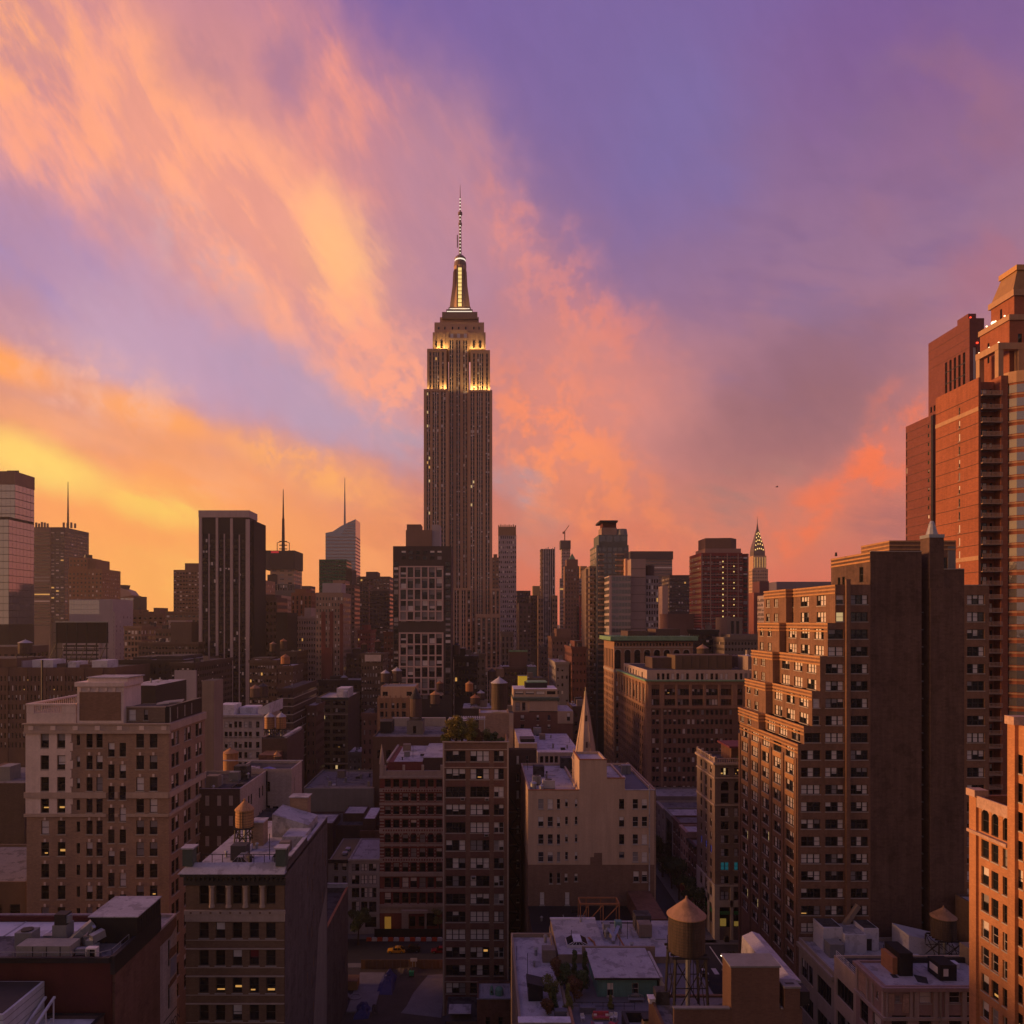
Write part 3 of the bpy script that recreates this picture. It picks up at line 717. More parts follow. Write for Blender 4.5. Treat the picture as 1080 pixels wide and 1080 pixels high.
for t_, b_ in ((835.5, 841.5), (858.2, 861.2)):
    bd = b.mb('belt_course', TRIM)
    for a, c in ((26, 112.6), (133.5, 178)): bd.box(PX(a, Y), PX(c, Y), Y - .3, Y - .125, PZ(b_, Y), PZ(t_, Y))
    bd.box(PX(121.6, Y), PX(125.2, Y), Y - .3, Y - .0, PZ(b_, Y), PZ(t_, Y)); bd.box(x1, x1 + .25, Y, y1, PZ(b_, Y), PZ(t_, Y))
ky = b.mb('keystone', PAL)
for (a, c) in cu + [(114, 120.8), (126, 132.8)]:
    for k in range(1, 12):
        o_ = 9.4 if 112 < a < 133 else 0; m_ = (a + c) / 2; ky.box(PX(m_ - 1, Y), PX(m_ + 1, Y), Y - .1, Y, PZ(rows[k][0] + o_ - .3, Y), PZ(rows[k][0] + o_ - 3.4, Y))
# balustrade and attic
ba = b.mb('balustrade', PAL); bx1 = PX(80, Y)
ba.box(x0, bx1, Y, Y + .4, zt, PZ(752, Y)); ba.box(x0, PX(36, Y), Y - .05, Y + .45, PZ(752, Y), PZ(743.5, Y)); ba.box(PX(65, Y), bx1, Y - .05, Y + .45, PZ(752, Y), PZ(744, Y)); ba.box(x0 - .1, bx1, Y - .15, Y + .5, PZ(744, Y), PZ(742, Y))
for k in range(13): ba.cyl(PX(37.5 + k * 2.15, Y), Y + .2, PZ(752, Y), PZ(744, Y), .13, .13, 6)
ba.box(x0, x0 + .4, Y + .5, y1 - 1, zt, PZ(752, Y)); ba.box(x0 - .1, x0 + .5, Y + .5, y1 - 1, PZ(744, Y), PZ(742, Y))
for k in range(22): ba.cyl(x0 + .2, Y + 1 + k * .7, PZ(752, Y), PZ(744, Y), .13, .13, 6)
ba.box(x0, bx1, y1 - 1, y1 - .6, zt, PZ(742, Y))
at = b.mb('attic_block', PAL); ax0, ax1, az = PX(81, Y), PX(130, Y), PZ(724, Y)
at.box(ax0, ax1, Y + .1, Y + 7, zt, az); at.box(ax0 - .3, ax1 + .3, Y - .25, Y + 7.3, az, PZ(719.5, Y)); at.box(ax0 + 1.5, ax1 + .3, Y + 1, Y + 7.2, PZ(719.5, Y), PZ(715.5, Y))
b.mb('attic_roof', SILV).box(ax0 + 1.3, ax1 + .6, Y + .8, Y + 7.4, PZ(715.5, Y), PZ(714.6, Y))
b.mb('attic_panel', BRB).box(PX(83.6, Y), PX(127.4, Y), Y + .04, Y + .1, PZ(760, Y), PZ(730, Y))
for k in range(6): at.box(PX(84 + k * 9, Y), PX(86 + k * 9, Y), Y - .15, Y + .1, PZ(729, Y), PZ(725, Y))
ph = [(PX(126, Y) - ax1 + 0, 0, 0, 0, 'dark')]
pz0, pz1 = zt, PZ(747, Y); px0, px1 = ax1 + .02, PX(171, Y)
b.block(mat('penthouse_brick', (.22, .155, .11), .9, .2, .25, brick=.6), px0, px1, Y + 1.2, Y + 8, pz0, pz1, S=[(.4, 1.7, .4, 2.4, 'sashw'), (3.2, 3.95, .4, 2.4, 'sash')], name='penthouse', roof=TAR)
b.mb('penthouse_coping', TRIM).box(px0, px1 + .15, Y + 1.05, Y + 1.5, pz1, pz1 + .25)
dk = b.mb('dark_screen', BLACKM); dk.box(px1 + .02, x1 - .4, Y + 1.2, y1 - .6, zt - .6, pz1 + .2)
for k in range(4): b.mb('screen_post', GALV).box(px1 + .9, px1 + 1.1, Y + 1.15, Y + 1.19, zt, pz1) if k == 0 else b.mb('screen_post', GALV).box(x1 - .4, x1 - .36, Y + 1.2 + k * 3.4, Y + 1.6 + k * 3.4, zt + .3, pz1 - .3)
b.done(near=True)
for k, (lb_, yy) in enumerate((('stack of pale metal rails lying on the beige building penthouse roof', 3.5), ('second bundle of pale rails behind the first on that penthouse', 6.0))):
    m = MB()
    for j in range(4): m.bar((px0 + 4.5, Y + yy + j * .3, pz1 + .35 + .12 * (j % 2)), (px1 - .6 + (k * 1.5), Y + yy + .8 + j * .3, pz1 + .5 + .1 * j), .1)
    solo('roof_rails', m, PAL, lb_, 'rails', (px0 + 4.5, Y + yy, pz1))
# concrete shaft behind it
b = Bld('concrete_shaft', 'plain tan concrete shaft standing right behind the beige apartment house', -64, 172)
b.block(mat('bare_concrete', (.25, .2, .16), .9, .2, .25), PX(213, 168), PX(225.5, 168), 168, 174, 0, PZ(718, 168), name='shaft'); b.done()

# --- brown cornice building in the foreground
Y = 103.0
BRN = mat('brown_buff_brick', (.19, .118, .07), .9, .25, .25, brick=.6)
GRB = mat('grey_painted_brick', (.10, .085, .088), .9, .3, .2, brick=.6, streak=.4, stain=.25)
b = Bld('corniced_brown_building', 'brown brick loft with a heavy dark cornice and pale roof in left foreground', -35, 117)
x0, x1, y1 = PX(196, Y), PX(300, Y), 131.0; zc = PZ(931, Y); zt = 54.4
cs_ = [215, 232.4, 250.2, 268, 285.6]
rows = [(973 + 28.95 * k, 989.5 + 28.95 * k) for k in range(6)]
ops = b.px(Y, x0, 0, [(c - 5, c + 5) for c in cs_], rows, 'sash') + b.px(Y, x0, 0, [(c - 4.9, c + 4.9) for c in cs_], [(934, 953.5)], 'dark')
ops = [(*q[:4], 'red') if abs(q[0] - (PX(263, Y) - x0)) < .1 and abs(q[3] - PZ(rows[1][0], Y)) < .1 else ((*q[:4], 'lit') if abs(q[3] - PZ(rows[2][0], Y)) < .1 and q[0] > 2.3 else q) for q in ops]
eo = [(u, u + .55, z0, z0 + 1.9, 'slot') for u, dz in ((13, 0), (16, -1.6), (17.2, .6), (24, 1.0), (26.2, -1)) for z0 in (46 + dz, 38.5 + dz, 31 + dz, 23.5 + dz, 16 + dz)]
b.block(BRN, x0, x1, Y, y1, 0, 52.6, S=ops, roof=SILV, rec=.3)
b.mb('side_wall', GRB); b.face(b.mb('side_wall', GRB), 'E', x0, x1 + .06, Y + .05, y1, 0, 52.9, eo, .2)
sd = b.mb('side_parapet', GRB); sd.box(x1 - .3, x1 + .06, Y + 1, Y + 13, 52.6, 54.2); sd.box(x1 - .3, x1 + .06, Y + 13, y1, 52.6, 53.4); b.mb('side_coping', SILV).box(x1 - .4, x1 + .15, Y + 3, Y + 13.1, 54.2, 54.35).box(x1 - .4, x1 + .15, Y + 13.1, y1, 53.4, 53.55)
b.mb('painted_patch', mat('pale_grey_paint', (.2, .18, .17), .9, .2, .3)).poly([(x1 + .075, 114.5, 0), (x1 + .075, y1 - .6, 0), (x1 + .075, y1 - .6, 41.0), (x1 + .075, 124, 36.5)])
co = b.mb('cornice', mat('dark_bronze_cornice', (.035, .036, .034), .7, .3, .8))
co.box(x0 - .2, x1 + .2, Y - .35, Y, PZ(933, Y), PZ(926, Y)); co.box(x0 - .5, x1 + .3, Y - .9, Y + .3, PZ(923, Y), PZ(919.5, Y))
for k in range(22): co.box(x0 + k * .63, x0 + .3 + k * .63, Y - .75, Y - .35, PZ(927.5, Y), PZ(923, Y))
b.mb('cornice_top', SILV).poly([(x0 - .7, Y - 1.15, PZ(919, Y)), (x1 + .3, Y - 1.15, PZ(919, Y)), (x1 + .1, Y + .6, PZ(911, Y)), (x0 + .3, Y + .6, PZ(911, Y))]).box(x0 - .7, x1 + .3, Y - 1.15, Y + .3, PZ(919.5, Y), PZ(919.05, Y))
b.mb('roof_kerb', SILV).box(x0 + .3, x1, Y + .62, Y + 1.0, 52.6, 54.0)
pi = b.mb('corner_pier', mat('verdigris_pier', (.06, .085, .075), .7, .3, .8)); pi.box(x0 - .4, x0 + 1.0, Y - .2, Y + 1.3, 53.9, 56.3); pi.box(x1 - 1.2, x1 + .2, Y - .2, Y + 1.3, 53.9, 56.3)
b.mb('pier_cap', SILV).box(x0 - .6, x0 + 1.2, Y - .4, Y + 1.5, 56.3, 56.5).box(x1 - 1.4, x1 + .4, Y - .4, Y + 1.5, 56.3, 56.5)
be = b.mb('belt_course', TRIM); be.box(x0 - .15, x1 + .15, Y - .28, Y, PZ(964, Y), PZ(959.5, Y)); be.box(x0 - .1, x1 + .1, Y - .2, Y, PZ(971.5, Y), PZ(964, Y))
for r_ in rows[:4]: be.box(x0, x1, Y - .15, Y, PZ(r_[1] + 11.6, Y), PZ(r_[1] + 10.4, Y)); be.box(x0, x1, Y - .06, Y, PZ(r_[1] + 2.4, Y), PZ(r_[1] + 1.7, Y))
for c in (223.7, 241.3, 259.1, 276.8): b.mb('column', TRIM).lathe(PX(c, Y), Y - .1, [(.42, PZ(956.5, Y)), (.42, PZ(955, Y)), (.33, PZ(953, Y)), (.3, PZ(936, Y)), (.42, PZ(934.5, Y)), (.42, PZ(933, Y))], 10)
for k in range(9): b.mb('belt_medallion', BRN).box(PX(202 + k * 10.4, Y) - .14, PX(202 + k * 10.4, Y) + .14, Y - .31, Y - .28, PZ(963, Y), PZ(961, Y))
sk = b.mb('sloped_bulkhead', SILV); sk.extr([(-34.6, 52.6), (-28.6, 52.6), (-28.6, 54.6), (-34.6, 56.4)], 121, 127.5); sk.box(-31.6, -28.2, 116, 121, 52.6, 54.2)
b.mb('stair_bulkhead', TANB).box(-36.6, -34.7, 116.5, 119, 52.6, 56.2).box(-33.5, -30.5, 128, 130.6, 52.6, 57.4); b.mb('stair_bulkhead_roof', SILV).box(-36.8, -34.6, 116.3, 119.2, 56.2, 56.35).box(-33.7, -30.3, 127.8, 130.8, 57.4, 57.55)
b.clutter(-40, -30, 106, 120, 52.6, 9, 3).done(near=True)
railing('thin dark railing behind the dark cornice of the brown loft', [(x0 + 1.6, Y + 1.6, 52.6), (x1 - 1.8, Y + 1.6, 52.6)], 2.4, 1.4, STEEL, .04)
def skylight(label, x, y, z, w_, d_, h_, m_=GALV, n=4):
    t = thing('roof_skylight', label, 'skylight', (x, y, z))
    part('kerb', MB().box(x, x + w_, y, y + d_, z, z + h_ * .45), m_, t)
    part('glazing', MB().extr([(x + .05, z + h_ * .45), (x + w_ - .05, z + h_ * .45), (x + w_ * .7, z + h_), (x + w_ * .3, z + h_)], y + .05, y + d_ - .05), GLASS, t)
    part('bars', MB().box(x + w_ * .3, x + w_ * .7, y, y + d_, z + h_, z + h_ + .05), m_, t)
    for k in range(n): part('glazing_bar', MB().bar((x + .05 + (w_ - .1) * k / (n - 1), y + .02, z + h_ * .45), (x + w_ * (.3 + .4 * k / (n - 1)), y + .02, z + h_), .04), m_, t)
    return t
skylight('small ridged skylight on the pale roof of the brown loft', -36.4, 107, 52.6, 2.2, 2.6, 1.2)
skylight('pointed skylight near the right end of that pale roof', -31.2, 109, 52.6, 2.0, 2.2, 1.3)
# gap wall with awnings between the beige house and the brown loft
b = Bld('gap_building', 'dark narrow building deep between the beige house and brown loft', -46, 160)
b.block(DKB, -55.5, -44.5, 158, 170, 0, 46, S=grid(.4, 10.6, 4, .5, 0, 45, 3.8, .55, 'dark'), par=.5); b.done()

# --- cream stepped house with a court
CRM = mat('cream_painted_brick', (.40, .325, .29), .9, .16, .3, brick=.6)
b = Bld('cream_stepped_building', 'cream walled house with stepped court and blue tarp, behind the brown loft', -53, 160)
zt = 54.0
oe = [(u, u + 1.0, z, z + 2.3, 'dark') for u in (1.2, 4.8, 6.6, 12.4, 14.6) for z in (49, 43.6, 38.2, 32.8)]
b.block(CRM, -63, -49.3, 150, 167.9, 0, zt, E=oe, par=.7, roof=TAR)
b.face(b.mb('front_wall', DKB), 'S', -63.02, -49.4, 149.93, 150, 0, zt, grid(1, 13, 5, .34, 20, 52.6, 4.1, .5, 'dark'))
so = [(6.4, 7.3, z, z + 2.3, 'dark') for z in (49.2, 43.8, 38.4)] + [(8.3, 9.2, z, z + 1.9, 'dark') for z in (44.0, 38.6)]
b.block(CRM, -56, -43.6, 168, 177.5, 0, zt + .4, S=[(a - .2, c + .2, d, e, f) for a, c, d, e, f in so], E=[(2.2, 2.7, 48, 52, 'slot'), (3.6, 4.1, 43, 46.6, 'slot'), (3.6, 4.1, 37, 40.6, 'slot')], par=.5, roof=TAR)
b.mb('drain_pipe', STEEL).bar((-49.1, 167.6, 36), (-49.1, 167.6, zt), .12)
b.mb('roof_coping', SILV).box(-63, -43.4, 177.2, 177.7, zt + .4, zt + .6)
b.clutter(-61, -51, 151, 166, 53.3, 12, 5)
b.done(near=True)
solo('blue_tarp', MB().extr([(-51.2, 53.35), (-47.4, 53.35), (-47.8, 54.1), (-49.3, 54.5), (-50.6, 54.2)], 168.6, 170.4), mat('blue_tarp', (.02, .06, .42), .5, .2, 1), 'bright blue tarp heaped on the cream house roof', 'tarp', (-49, 169, 53.9))
solo('white_sacks', MB().box(-53.6, -52.4, 168.8, 170, 53.9, 54.7).box(-52.3, -51.4, 169, 170.2, 53.9, 54.5), PAL, 'pile of white sacks beside the blue tarp on the cream house', 'sacks', (-53, 169, 53.9))

# --- low grey walled shed beside the empty lot
b = Bld('grey_party_wall_building', 'plain grey sided low building between the brown loft and empty lot', -36, 156)
b.block(GRB, -44, -31.2, 140, 170, 0, 26.8, E=[(20, 20.5, 8, 12, 'slot'), (25.6, 26.1, 9, 13, 'slot')], par=1.0, roof=TAR)
b.mb('side_coping', mat('terracotta_coping', (.3, .12, .06), .85, .3, .8)).box(-31.6, -31.1, 146, 170, 26.8, 26.95); b.mb('end_wall', SILV).box(-44, -31.2, 169.6, 170.05, 26.8, 27.8); b.done()

# ---------------------------------------------------------------- middle: striped house, loft, tan building
def bands(mb, x0, x1, Y, ys, d=.12, hpx=1.2):
    for y_ in ys: mb.box(x0, x1, Y - d, Y, PZ(y_ + hpx, Y), PZ(y_, Y))
# --- ornate striped house across the side street
Y = 207.6
RSB = mat('dark_red_face_brick', (.20, .055, .045), .9, .22, .25, brick=.5)
STN = mat('weathered_white_stone', (.36, .29, .25), .85, .2, .4)
b = Bld('striped_brick_building', 'ornate red brick building with pale stone stripes and a corner pinnacle', -20, 226)
x0, x1 = PX(400.5, Y), PX(467.5, Y); zt = PZ(819, Y)
cs_ = [409, 417.9, 427.5, 436.2, 445.6, 454.3, 463.2]
rw = [(822, 830), (836.7, 844.6), (850.4, 858.8), (864.6, 873), (880, 888.6), (894.5, 904), (910, 919.5)]
ops = b.px(Y, x0, 0, [(c - 3.1, c + 3.1) for c in cs_], rw, 'sash')
ops += b.px(Y, x0, 0, [(c - 3.4, c + 3.4) for c in cs_], [(925.5, 936), (941.5, 952.5)], 'sash')
ops += b.px(Y, x0, 0, [(431.5, 438), (441.5, 447.5)], [(966.5, 977)], 'dark') + b.px(Y, x0, 0, [(450, 461)], [(963, 977)], 'big')
b.block(RSB, x0, x1, Y, 245, 0, zt, S=ops, par=.5, roof=TAR, rec=.3)
sb = b.mb('stone_stripes', STN)
for k in range(58):
    y_ = 833 + k * 1.72
    if y_ > 920: break
    if k % 2: continue
    xs = [400.5] + [v for c in cs_ for v in (c - 3.9, c + 3.9)] + [467.5]
    for a, c in zip(xs[0::2], xs[1::2]):
        if c - a > .6: sb.box(PX(a, Y), PX(c, Y), Y - .05, Y, PZ(y_ + 1.5, Y), PZ(y_, Y))
bc = b.mb('belt_course', STN)
for y_, h_, d_ in ((818.5, 2.2, .5), (831.5, 3.6, .2), (846.4, 2.8, .15), (860.5, 2.6, .15), (873.4, 5, .25), (889.8, 2.6, .12), (904.6, 4.4, .2), (920, 4, .35), (937.2, 3.2, .2), (953.5, 3, .4)):
    bc.box(x0 - .1, x1, Y - d_, Y, PZ(y_ + h_, Y), PZ(y_, Y))
for y_ in (832.5, 874.5, 905.5):
    for k in range(24): b.mb('dentils', RSB).box(PX(404 + k * 2.7, Y), PX(405.4 + k * 2.7, Y), Y - .3, Y - .14, PZ(y_ + 1.9, Y), PZ(y_, Y))
for c in cs_:
    ap = b.mb('arch_panel', STN, True); ap.lathe(0, 0, [], 3)
    for k in range(7):
        a0, a1 = math.pi * k / 7, math.pi * (k + 1) / 7; r0, r1 = .82, 1.15; cx_, cz_ = PX(c, Y), PZ(881, Y)
        ap.poly([(cx_ + r0 * math.cos(a0), Y - .12, cz_ + r0 * math.sin(a0)), (cx_ + r1 * math.cos(a0), Y - .12, cz_ + r1 * math.sin(a0)), (cx_ + r1 * math.cos(a1), Y - .12, cz_ + r1 * math.sin(a1)), (cx_ + r0 * math.cos(a1), Y - .12, cz_ + r0 * math.sin(a1))])
b.mb('stone_base', STN).box(x0, x1, Y - .08, Y, PZ(963, Y), PZ(956.6, Y)); b.mb('porch', STN).box(PX(424, Y), PX(431, Y), Y - 1, Y, 0, PZ(962, Y)).box(PX(448, Y), PX(450, Y), Y - .6, Y, 0, PZ(962, Y)).box(PX(424, Y), PX(451, Y), Y - 1.1, Y, PZ(962, Y), PZ(959, Y))
pn = b.mb('pinnacle', STN); pn.box(PX(400.5, Y), PX(404.5, Y), Y - .3, Y + .8, zt, PZ(806, Y)); pn.cyl(PX(402.5, Y), Y + .3, PZ(806, Y), PZ(799, Y), .75, .6, 8); pn.cyl(PX(402.5, Y), Y + .3, PZ(799, Y), PZ(785, Y), .6, .04, 8)
pa_ = b.mb('parapet', STN); pa_.box(x0, x1, Y + .1, Y + .5, zt, PZ(813, Y))
for k in range(4): pa_.box(PX(404.5 + k * 20, Y), PX(407 + k * 20, Y), Y, Y + .6, zt, PZ(807, Y))
mr = b.mb('mansard_roof', SILV); mr.poly([(x0 + 3, Y + 8, PZ(803, 216)), (x0 + 11.3, Y + 8, PZ(803, 216)), (x0 + 11.3, 242, PZ(803, 216) + .2), (x0 + 3, 242, PZ(803, 216) + .2)])
b.mb('attic', RSB).box(x0 + 1.2, x0 + 11.4, Y + 7.8, 243, zt - .4, PZ(803.5, 216)); b.mb('attic_coping', STN).box(x0 + .9, x0 + 1.4, Y + 7, 243, PZ(803.5, 216), PZ(801.6, 216))
b.clutter(x0 + 3, x0 + 11, 218, 238, PZ(803, 216), 6, 14); b.mb('attic_shed', DKB).box(x0 + 11.6, x1 - .3, Y + 8, 240, zt - .4, PZ(799, 216)); b.mb('attic_shed_roof', SILV).box(x0 + 11.5, x1, Y + 7.8, 240.2, PZ(799, 216), PZ(798.4, 216))
b.done()
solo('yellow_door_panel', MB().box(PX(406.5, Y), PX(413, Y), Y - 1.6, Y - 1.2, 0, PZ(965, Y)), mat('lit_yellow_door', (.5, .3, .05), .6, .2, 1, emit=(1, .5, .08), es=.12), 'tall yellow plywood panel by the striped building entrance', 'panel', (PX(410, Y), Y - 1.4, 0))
# --- brick loft with the planted roof
Y = 165.0
b = Bld('brick_loft_building', 'narrow brown brick loft with wide windows and a planted roof terrace at centre', -2, 176)
LOB = mat('loft_brown_brick', (.20, .115, .08), .9, .22, .25, brick=.6)
LOP = mat('loft_red_spandrel', (.155, .075, .058), .9, .25, .3, brick=.6)
x0, x1 = PX(467, Y), PX(536.5, Y); zt = PZ(783, Y)
rows = [(792 + 18.83 * k, 803.2 + 18.83 * k) for k in range(14)]
cols3 = [(470.3, 490.9), (496, 516)]
bl = {0, 1, 3, 6, 9, 10}
ops = []
for k, r_ in enumerate(rows):
    st = 'triw' if k in bl else ('trid' if k in (2, 5, 12) else 'tri')
    ops += b.px(Y, x0, 0, cols3, [r_], st) + b.px(Y, x0, 0, [(521, 531.3)], [r_], 'duo' if k in bl else ('duow' if k % 3 else 'duo'))
b.block(LOB, x0, x1, Y, 187, 0, zt, S=ops, par=1.2, roof=SILV, rec=.3)
sp_ = b.mb('spandrel', LOP); si = b.mb('stone_band', TRIM)
for k, (t_, b_) in enumerate(rows):
    for a, c in ((470.3, 490.9), (496, 516), (521, 531.3)):
        sp_.box(PX(a, Y), PX(c, Y), Y - .06, Y, PZ(b_ + 7.4, Y), PZ(b_ + 1.3, Y))
    if k < 2 or k == 13: si.box(x0, x1, Y - .1, Y - .0, PZ(t_ - 1.0, Y), PZ(t_ - 1.9, Y))
si.box(x0 - .15, x1 + .15, Y - .25, Y + .4, zt, zt + .22); si.box(x0, x0 + .35, Y - .12, Y, 0, zt); si.box(x1 - .35, x1, Y - .12, Y, 0, zt)
ac = b.mb('window_air_conditioner', mat('ac_beige', (.42, .38, .36), .6, .2, 1))
bz = PZ(750.5, 181)
b.block(TANB, PX(505, 178), PX(537, 178), 178, 186.5, zt - 1.2, bz, name='tank_house', roof=SILV, par=.3)
b.block(mat('dark_shed', (.06, .05, .045), .8, .25, .3), x0 + .4, PX(500, 180), 180, 186.5, zt - 1.2, PZ(760, 180), name='roof_shed', roof=SILV)
b.done(near=True)
for k, (p_, q_, l_) in enumerate(((488, 842, 'small beige air conditioner in the brown loft, upper left of three'), (513.5, 842.5, 'small beige air conditioner in the brown loft beside the upper left one'), (513, 880, 'lone beige air conditioner lower on the brown loft'), (499.5, 925, 'white air conditioner sticking out low on the brown loft'))):
    ax_, az_ = PX(p_, Y), PZ(q_, Y); t = thing('window_air_conditioner', l_, 'air conditioner', (ax_, Y - .3, az_))
    part('housing', MB().box(ax_ - .45, ax_ + .45, Y - .75, Y - .07, az_ - .3, az_ + .3), ac and MATS['ac_beige'], t); part('grille', MB().box(ax_ - .36, ax_ + .36, Y - .78, Y - .75, az_ - .22, az_ + .22), STEEL, t)
# water tank builder
TANKS = []
def tank(label, x, y, z, r, hgt, leg, wood=WOOD, roofm=TANKR, cone=.42, hoops=9, n=20, group='rooftop water tanks', spread=1.0, detail=True):
    t = thing('water_tank', label, 'water tank', (x, y, z), group); zb = z + leg; k_ = r * .78 * spread
    tb = MB().lathe(x, y, [(r * .99, zb), (r, zb + hgt * .5), (r * .965, zb + hgt)], n); tb.cyl(x, y, zb - .02, zb, r * .99, r * .99, n)
    part('tub', tb, wood, t)
    if detail: part('ladder', MB().bar((x - .2, y - r * 1.05, zb - leg * .6), (x - .2, y - r * 1.05, zb + hgt), .035).bar((x + .2, y - r * 1.05, zb - leg * .6), (x + .2, y - r * 1.05, zb + hgt), .035), STEEL, t)
    part('tank_roof', MB().cyl(x, y, zb + hgt, zb + hgt + .12, r * 1.07, r * 1.07, n).cyl(x, y, zb + hgt + .12, zb + hgt + .12 + r * cone * 1.9, r * 1.07, .12, n).cyl(x, y, zb + hgt + r * cone * 1.9, zb + hgt + .3 + r * cone * 1.9 + .12, .16, .12, 6), roofm, t)
    if detail:
        for k in range(hoops):
            u = (k + .5) / hoops; u = u ** 1.15; zz = zb + hgt * u
            part('hoop', MB().cyl(x, y, zz, zz + .05, r * 1.012, r * 1.012, n, 0, False), STEEL, t)
    if leg > .6:
        lg = [(x + sx * k_, y + sy * k_) for sx, sy in ((-1, -1), (1, -1), (1, 1), (-1, 1))]
        for px_, py_ in lg: part('leg', MB().bar((x + (px_ - x) * 1.15, y + (py_ - y) * 1.15, z), (px_, py_, zb - .3), .11 * max(r / 2, .8)), STEEL, t)
        pb = MB()
        for k in range(5): pb.box(x - r, x + r, y - r * .9 + k * r * .44, y - r * .9 + k * r * .44 + .18, zb - .3, zb - .02)
        part('platform', pb, STEEL, t)
        br = MB()
        for (ax_, ay_), (bx_, by_) in zip(lg, lg[1:] + lg[:1]):
            br.bar((ax_, ay_, zb - .4), (bx_ , by_, z + .5), .05); br.bar((bx_, by_, zb - .4), (ax_, ay_, z + .5), .05); br.bar((ax_, ay_, z + leg * .5), (bx_, by_, z + leg * .5), .05)
        part('brace', br, STEEL, t)
        if detail: part('riser_pipe', MB().cyl(x + .15, y - .1, z, zb, .28, .28, 10), GALV, t)
    return t
tank('tall dark water tank with a grey peaked roof on the planted loft', PX(526.5, 182), 182, bz, 1.95, PZ(722.5, 182) - bz, .5, WOOD, TANKG, .36)
# planting on the loft terrace
LEAFY = mat('yellowing_leaves', (.24, .185, .035), .8, .5, 1.2, streak=0, speck=.4)
LEAFG = mat('dark_green_leaves', (.05, .075, .025), .8, .5, 1.2, streak=0, speck=.4)
LEAFO = mat('olive_leaves', (.13, .13, .035), .8, .5, 1.2, streak=0, speck=.4)
LEAFR = mat('russet_leaves', (.10, .05, .022), .8, .5, 1.2, streak=0, speck=.4)
BARK = mat('bark', (.06, .045, .035), .9, .3, 1.0)
def leaf_blob(mb, c, r, n, s, rnd, sq=1.0):
    for _ in range(n):
        v = Vector((rnd.gauss(0, 1), rnd.gauss(0, 1), rnd.gauss(0, 1))); v.normalize(); v *= r * rnd.random() ** .45; v.z *= sq
        p = Vector(c) + v; a = Vector((rnd.gauss(0, 1), rnd.gauss(0, 1), rnd.gauss(0, 1))).normalized() * s * rnd.uniform(.6, 1.3); b_ = a.orthogonal().normalized() * s * rnd.uniform(.5, 1)
        mb.poly([p - a, p - b_ * .7, p + a, p + b_ * .7])
def plant(label, x, y, z, h, r, leafm, seed, trunk=.3, conic=False, n=420, s=.16, name='shrub', cat='shrub', group=None):
    rnd = random.Random(seed); t = thing(name, label, cat, (x, y, z), group); cr = MB(); tr = MB()
    tr.bar((x, y, z), (x + rnd.uniform(-.1, .1) * r, y, z + h * (trunk + .25)), .05 + h * .012, r2=.03 + h * .005)
    k_ = 9
    for k in range(k_):
        u = (k + .5) / k_; a = rnd.uniform(0, 6.28)
        if conic: rr = r * (1 - u) * .9 + .06; c = (x + rr * .35 * math.cos(a), y + rr * .35 * math.sin(a), z + h * (trunk * .4 + u * (1 - trunk * .4))); leaf_blob(cr, c, max(rr * .8, h * .07), n // k_, s, rnd, 1.1)
        else:
            c = Vector((x + r * .62 * math.cos(a) * rnd.random() ** .5, y + r * .62 * math.sin(a), z + h * (trunk + (1 - trunk) * rnd.uniform(.15, .86))))
            tr.bar((x, y, z + h * trunk), tuple(c), .03 + h * .005, r2=.02); leaf_blob(cr, c, r * rnd.uniform(.5, .72), n // k_, s, rnd, .95)
    part('stem', tr, BARK, t); part('foliage', cr, leafm, t); return t
hz = zt - 1.2
for k, (px_, dy, h_, r_, m_, l_) in enumerate((
  (470, 1.4, 4.6, .9, LEAFO, 'tall olive shrub at the left end of the loft terrace'), (475, 1.2, 7.2, 1.1, LEAFY, 'tall yellow birch at the left of the loft terrace'),
  (481, 1.6, 8.0, 1.25, LEAFY, 'tallest yellow birch, second from the left on the loft terrace'), (487.5, 1.3, 7.4, 1.1, LEAFO, 'olive birch in the middle of the loft terrace hedge'),
  (494, 1.5, 8.0, 1.2, LEAFY, 'bushy yellow birch right of the olive one on loft terrace'), (500, 1.3, 6.0, 1.0, LEAFO, 'shorter olive shrub right of the yellow birches'),
  (505.5, 1.1, 4.0, .9, LEAFR, 'low russet shrub hanging over the loft parapet'), (514, 2.4, 4.4, 1.0, LEAFO, 'olive shrub near the tank house on loft terrace'), (520, 1.4, 3.6, .9, LEAFG, 'dark green shrub before the tank house wall'),
  (527, 1.2, 2.0, .8, LEAFG, 'low dark hedge at the right end of loft terrace'))):
    plant(l_, PX(px_, Y), Y + dy, hz, h_ * .96, r_ * 1.25, m_, 40 + k, .08, False, 1500, .2, group='plants on the loft terrace')
t = thing('pergola', 'white slatted pergola behind the plants on the loft terrace', 'pergola', (PX(495, 170), 170, hz)); pw = mat('pergola_white', (.42, .40, .42), .7, .15, 1)
pp = MB(); zx = PZ(757.5, 170)
for k in range(16): pp.box(PX(482, 170) + k * .42, PX(482, 170) + .16 + k * .42, 169.4, 174, zx - .12, zx)
part('slats', pp, pw, t); part('beams', MB().box(PX(482, 170), PX(512, 170), 169.6, 169.8, zx - .35, zx - .12).box(PX(482, 170), PX(512, 170), 173.4, 173.6, zx - .35, zx - .12), pw, t)
for px_ in (483, 497, 511):
    for yy in (169.7, 173.5): part('post', MB().box(PX(px_, 170) - .1, PX(px_, 170) + .1, yy - .1, yy + .1, hz, zx - .35), pw, t)
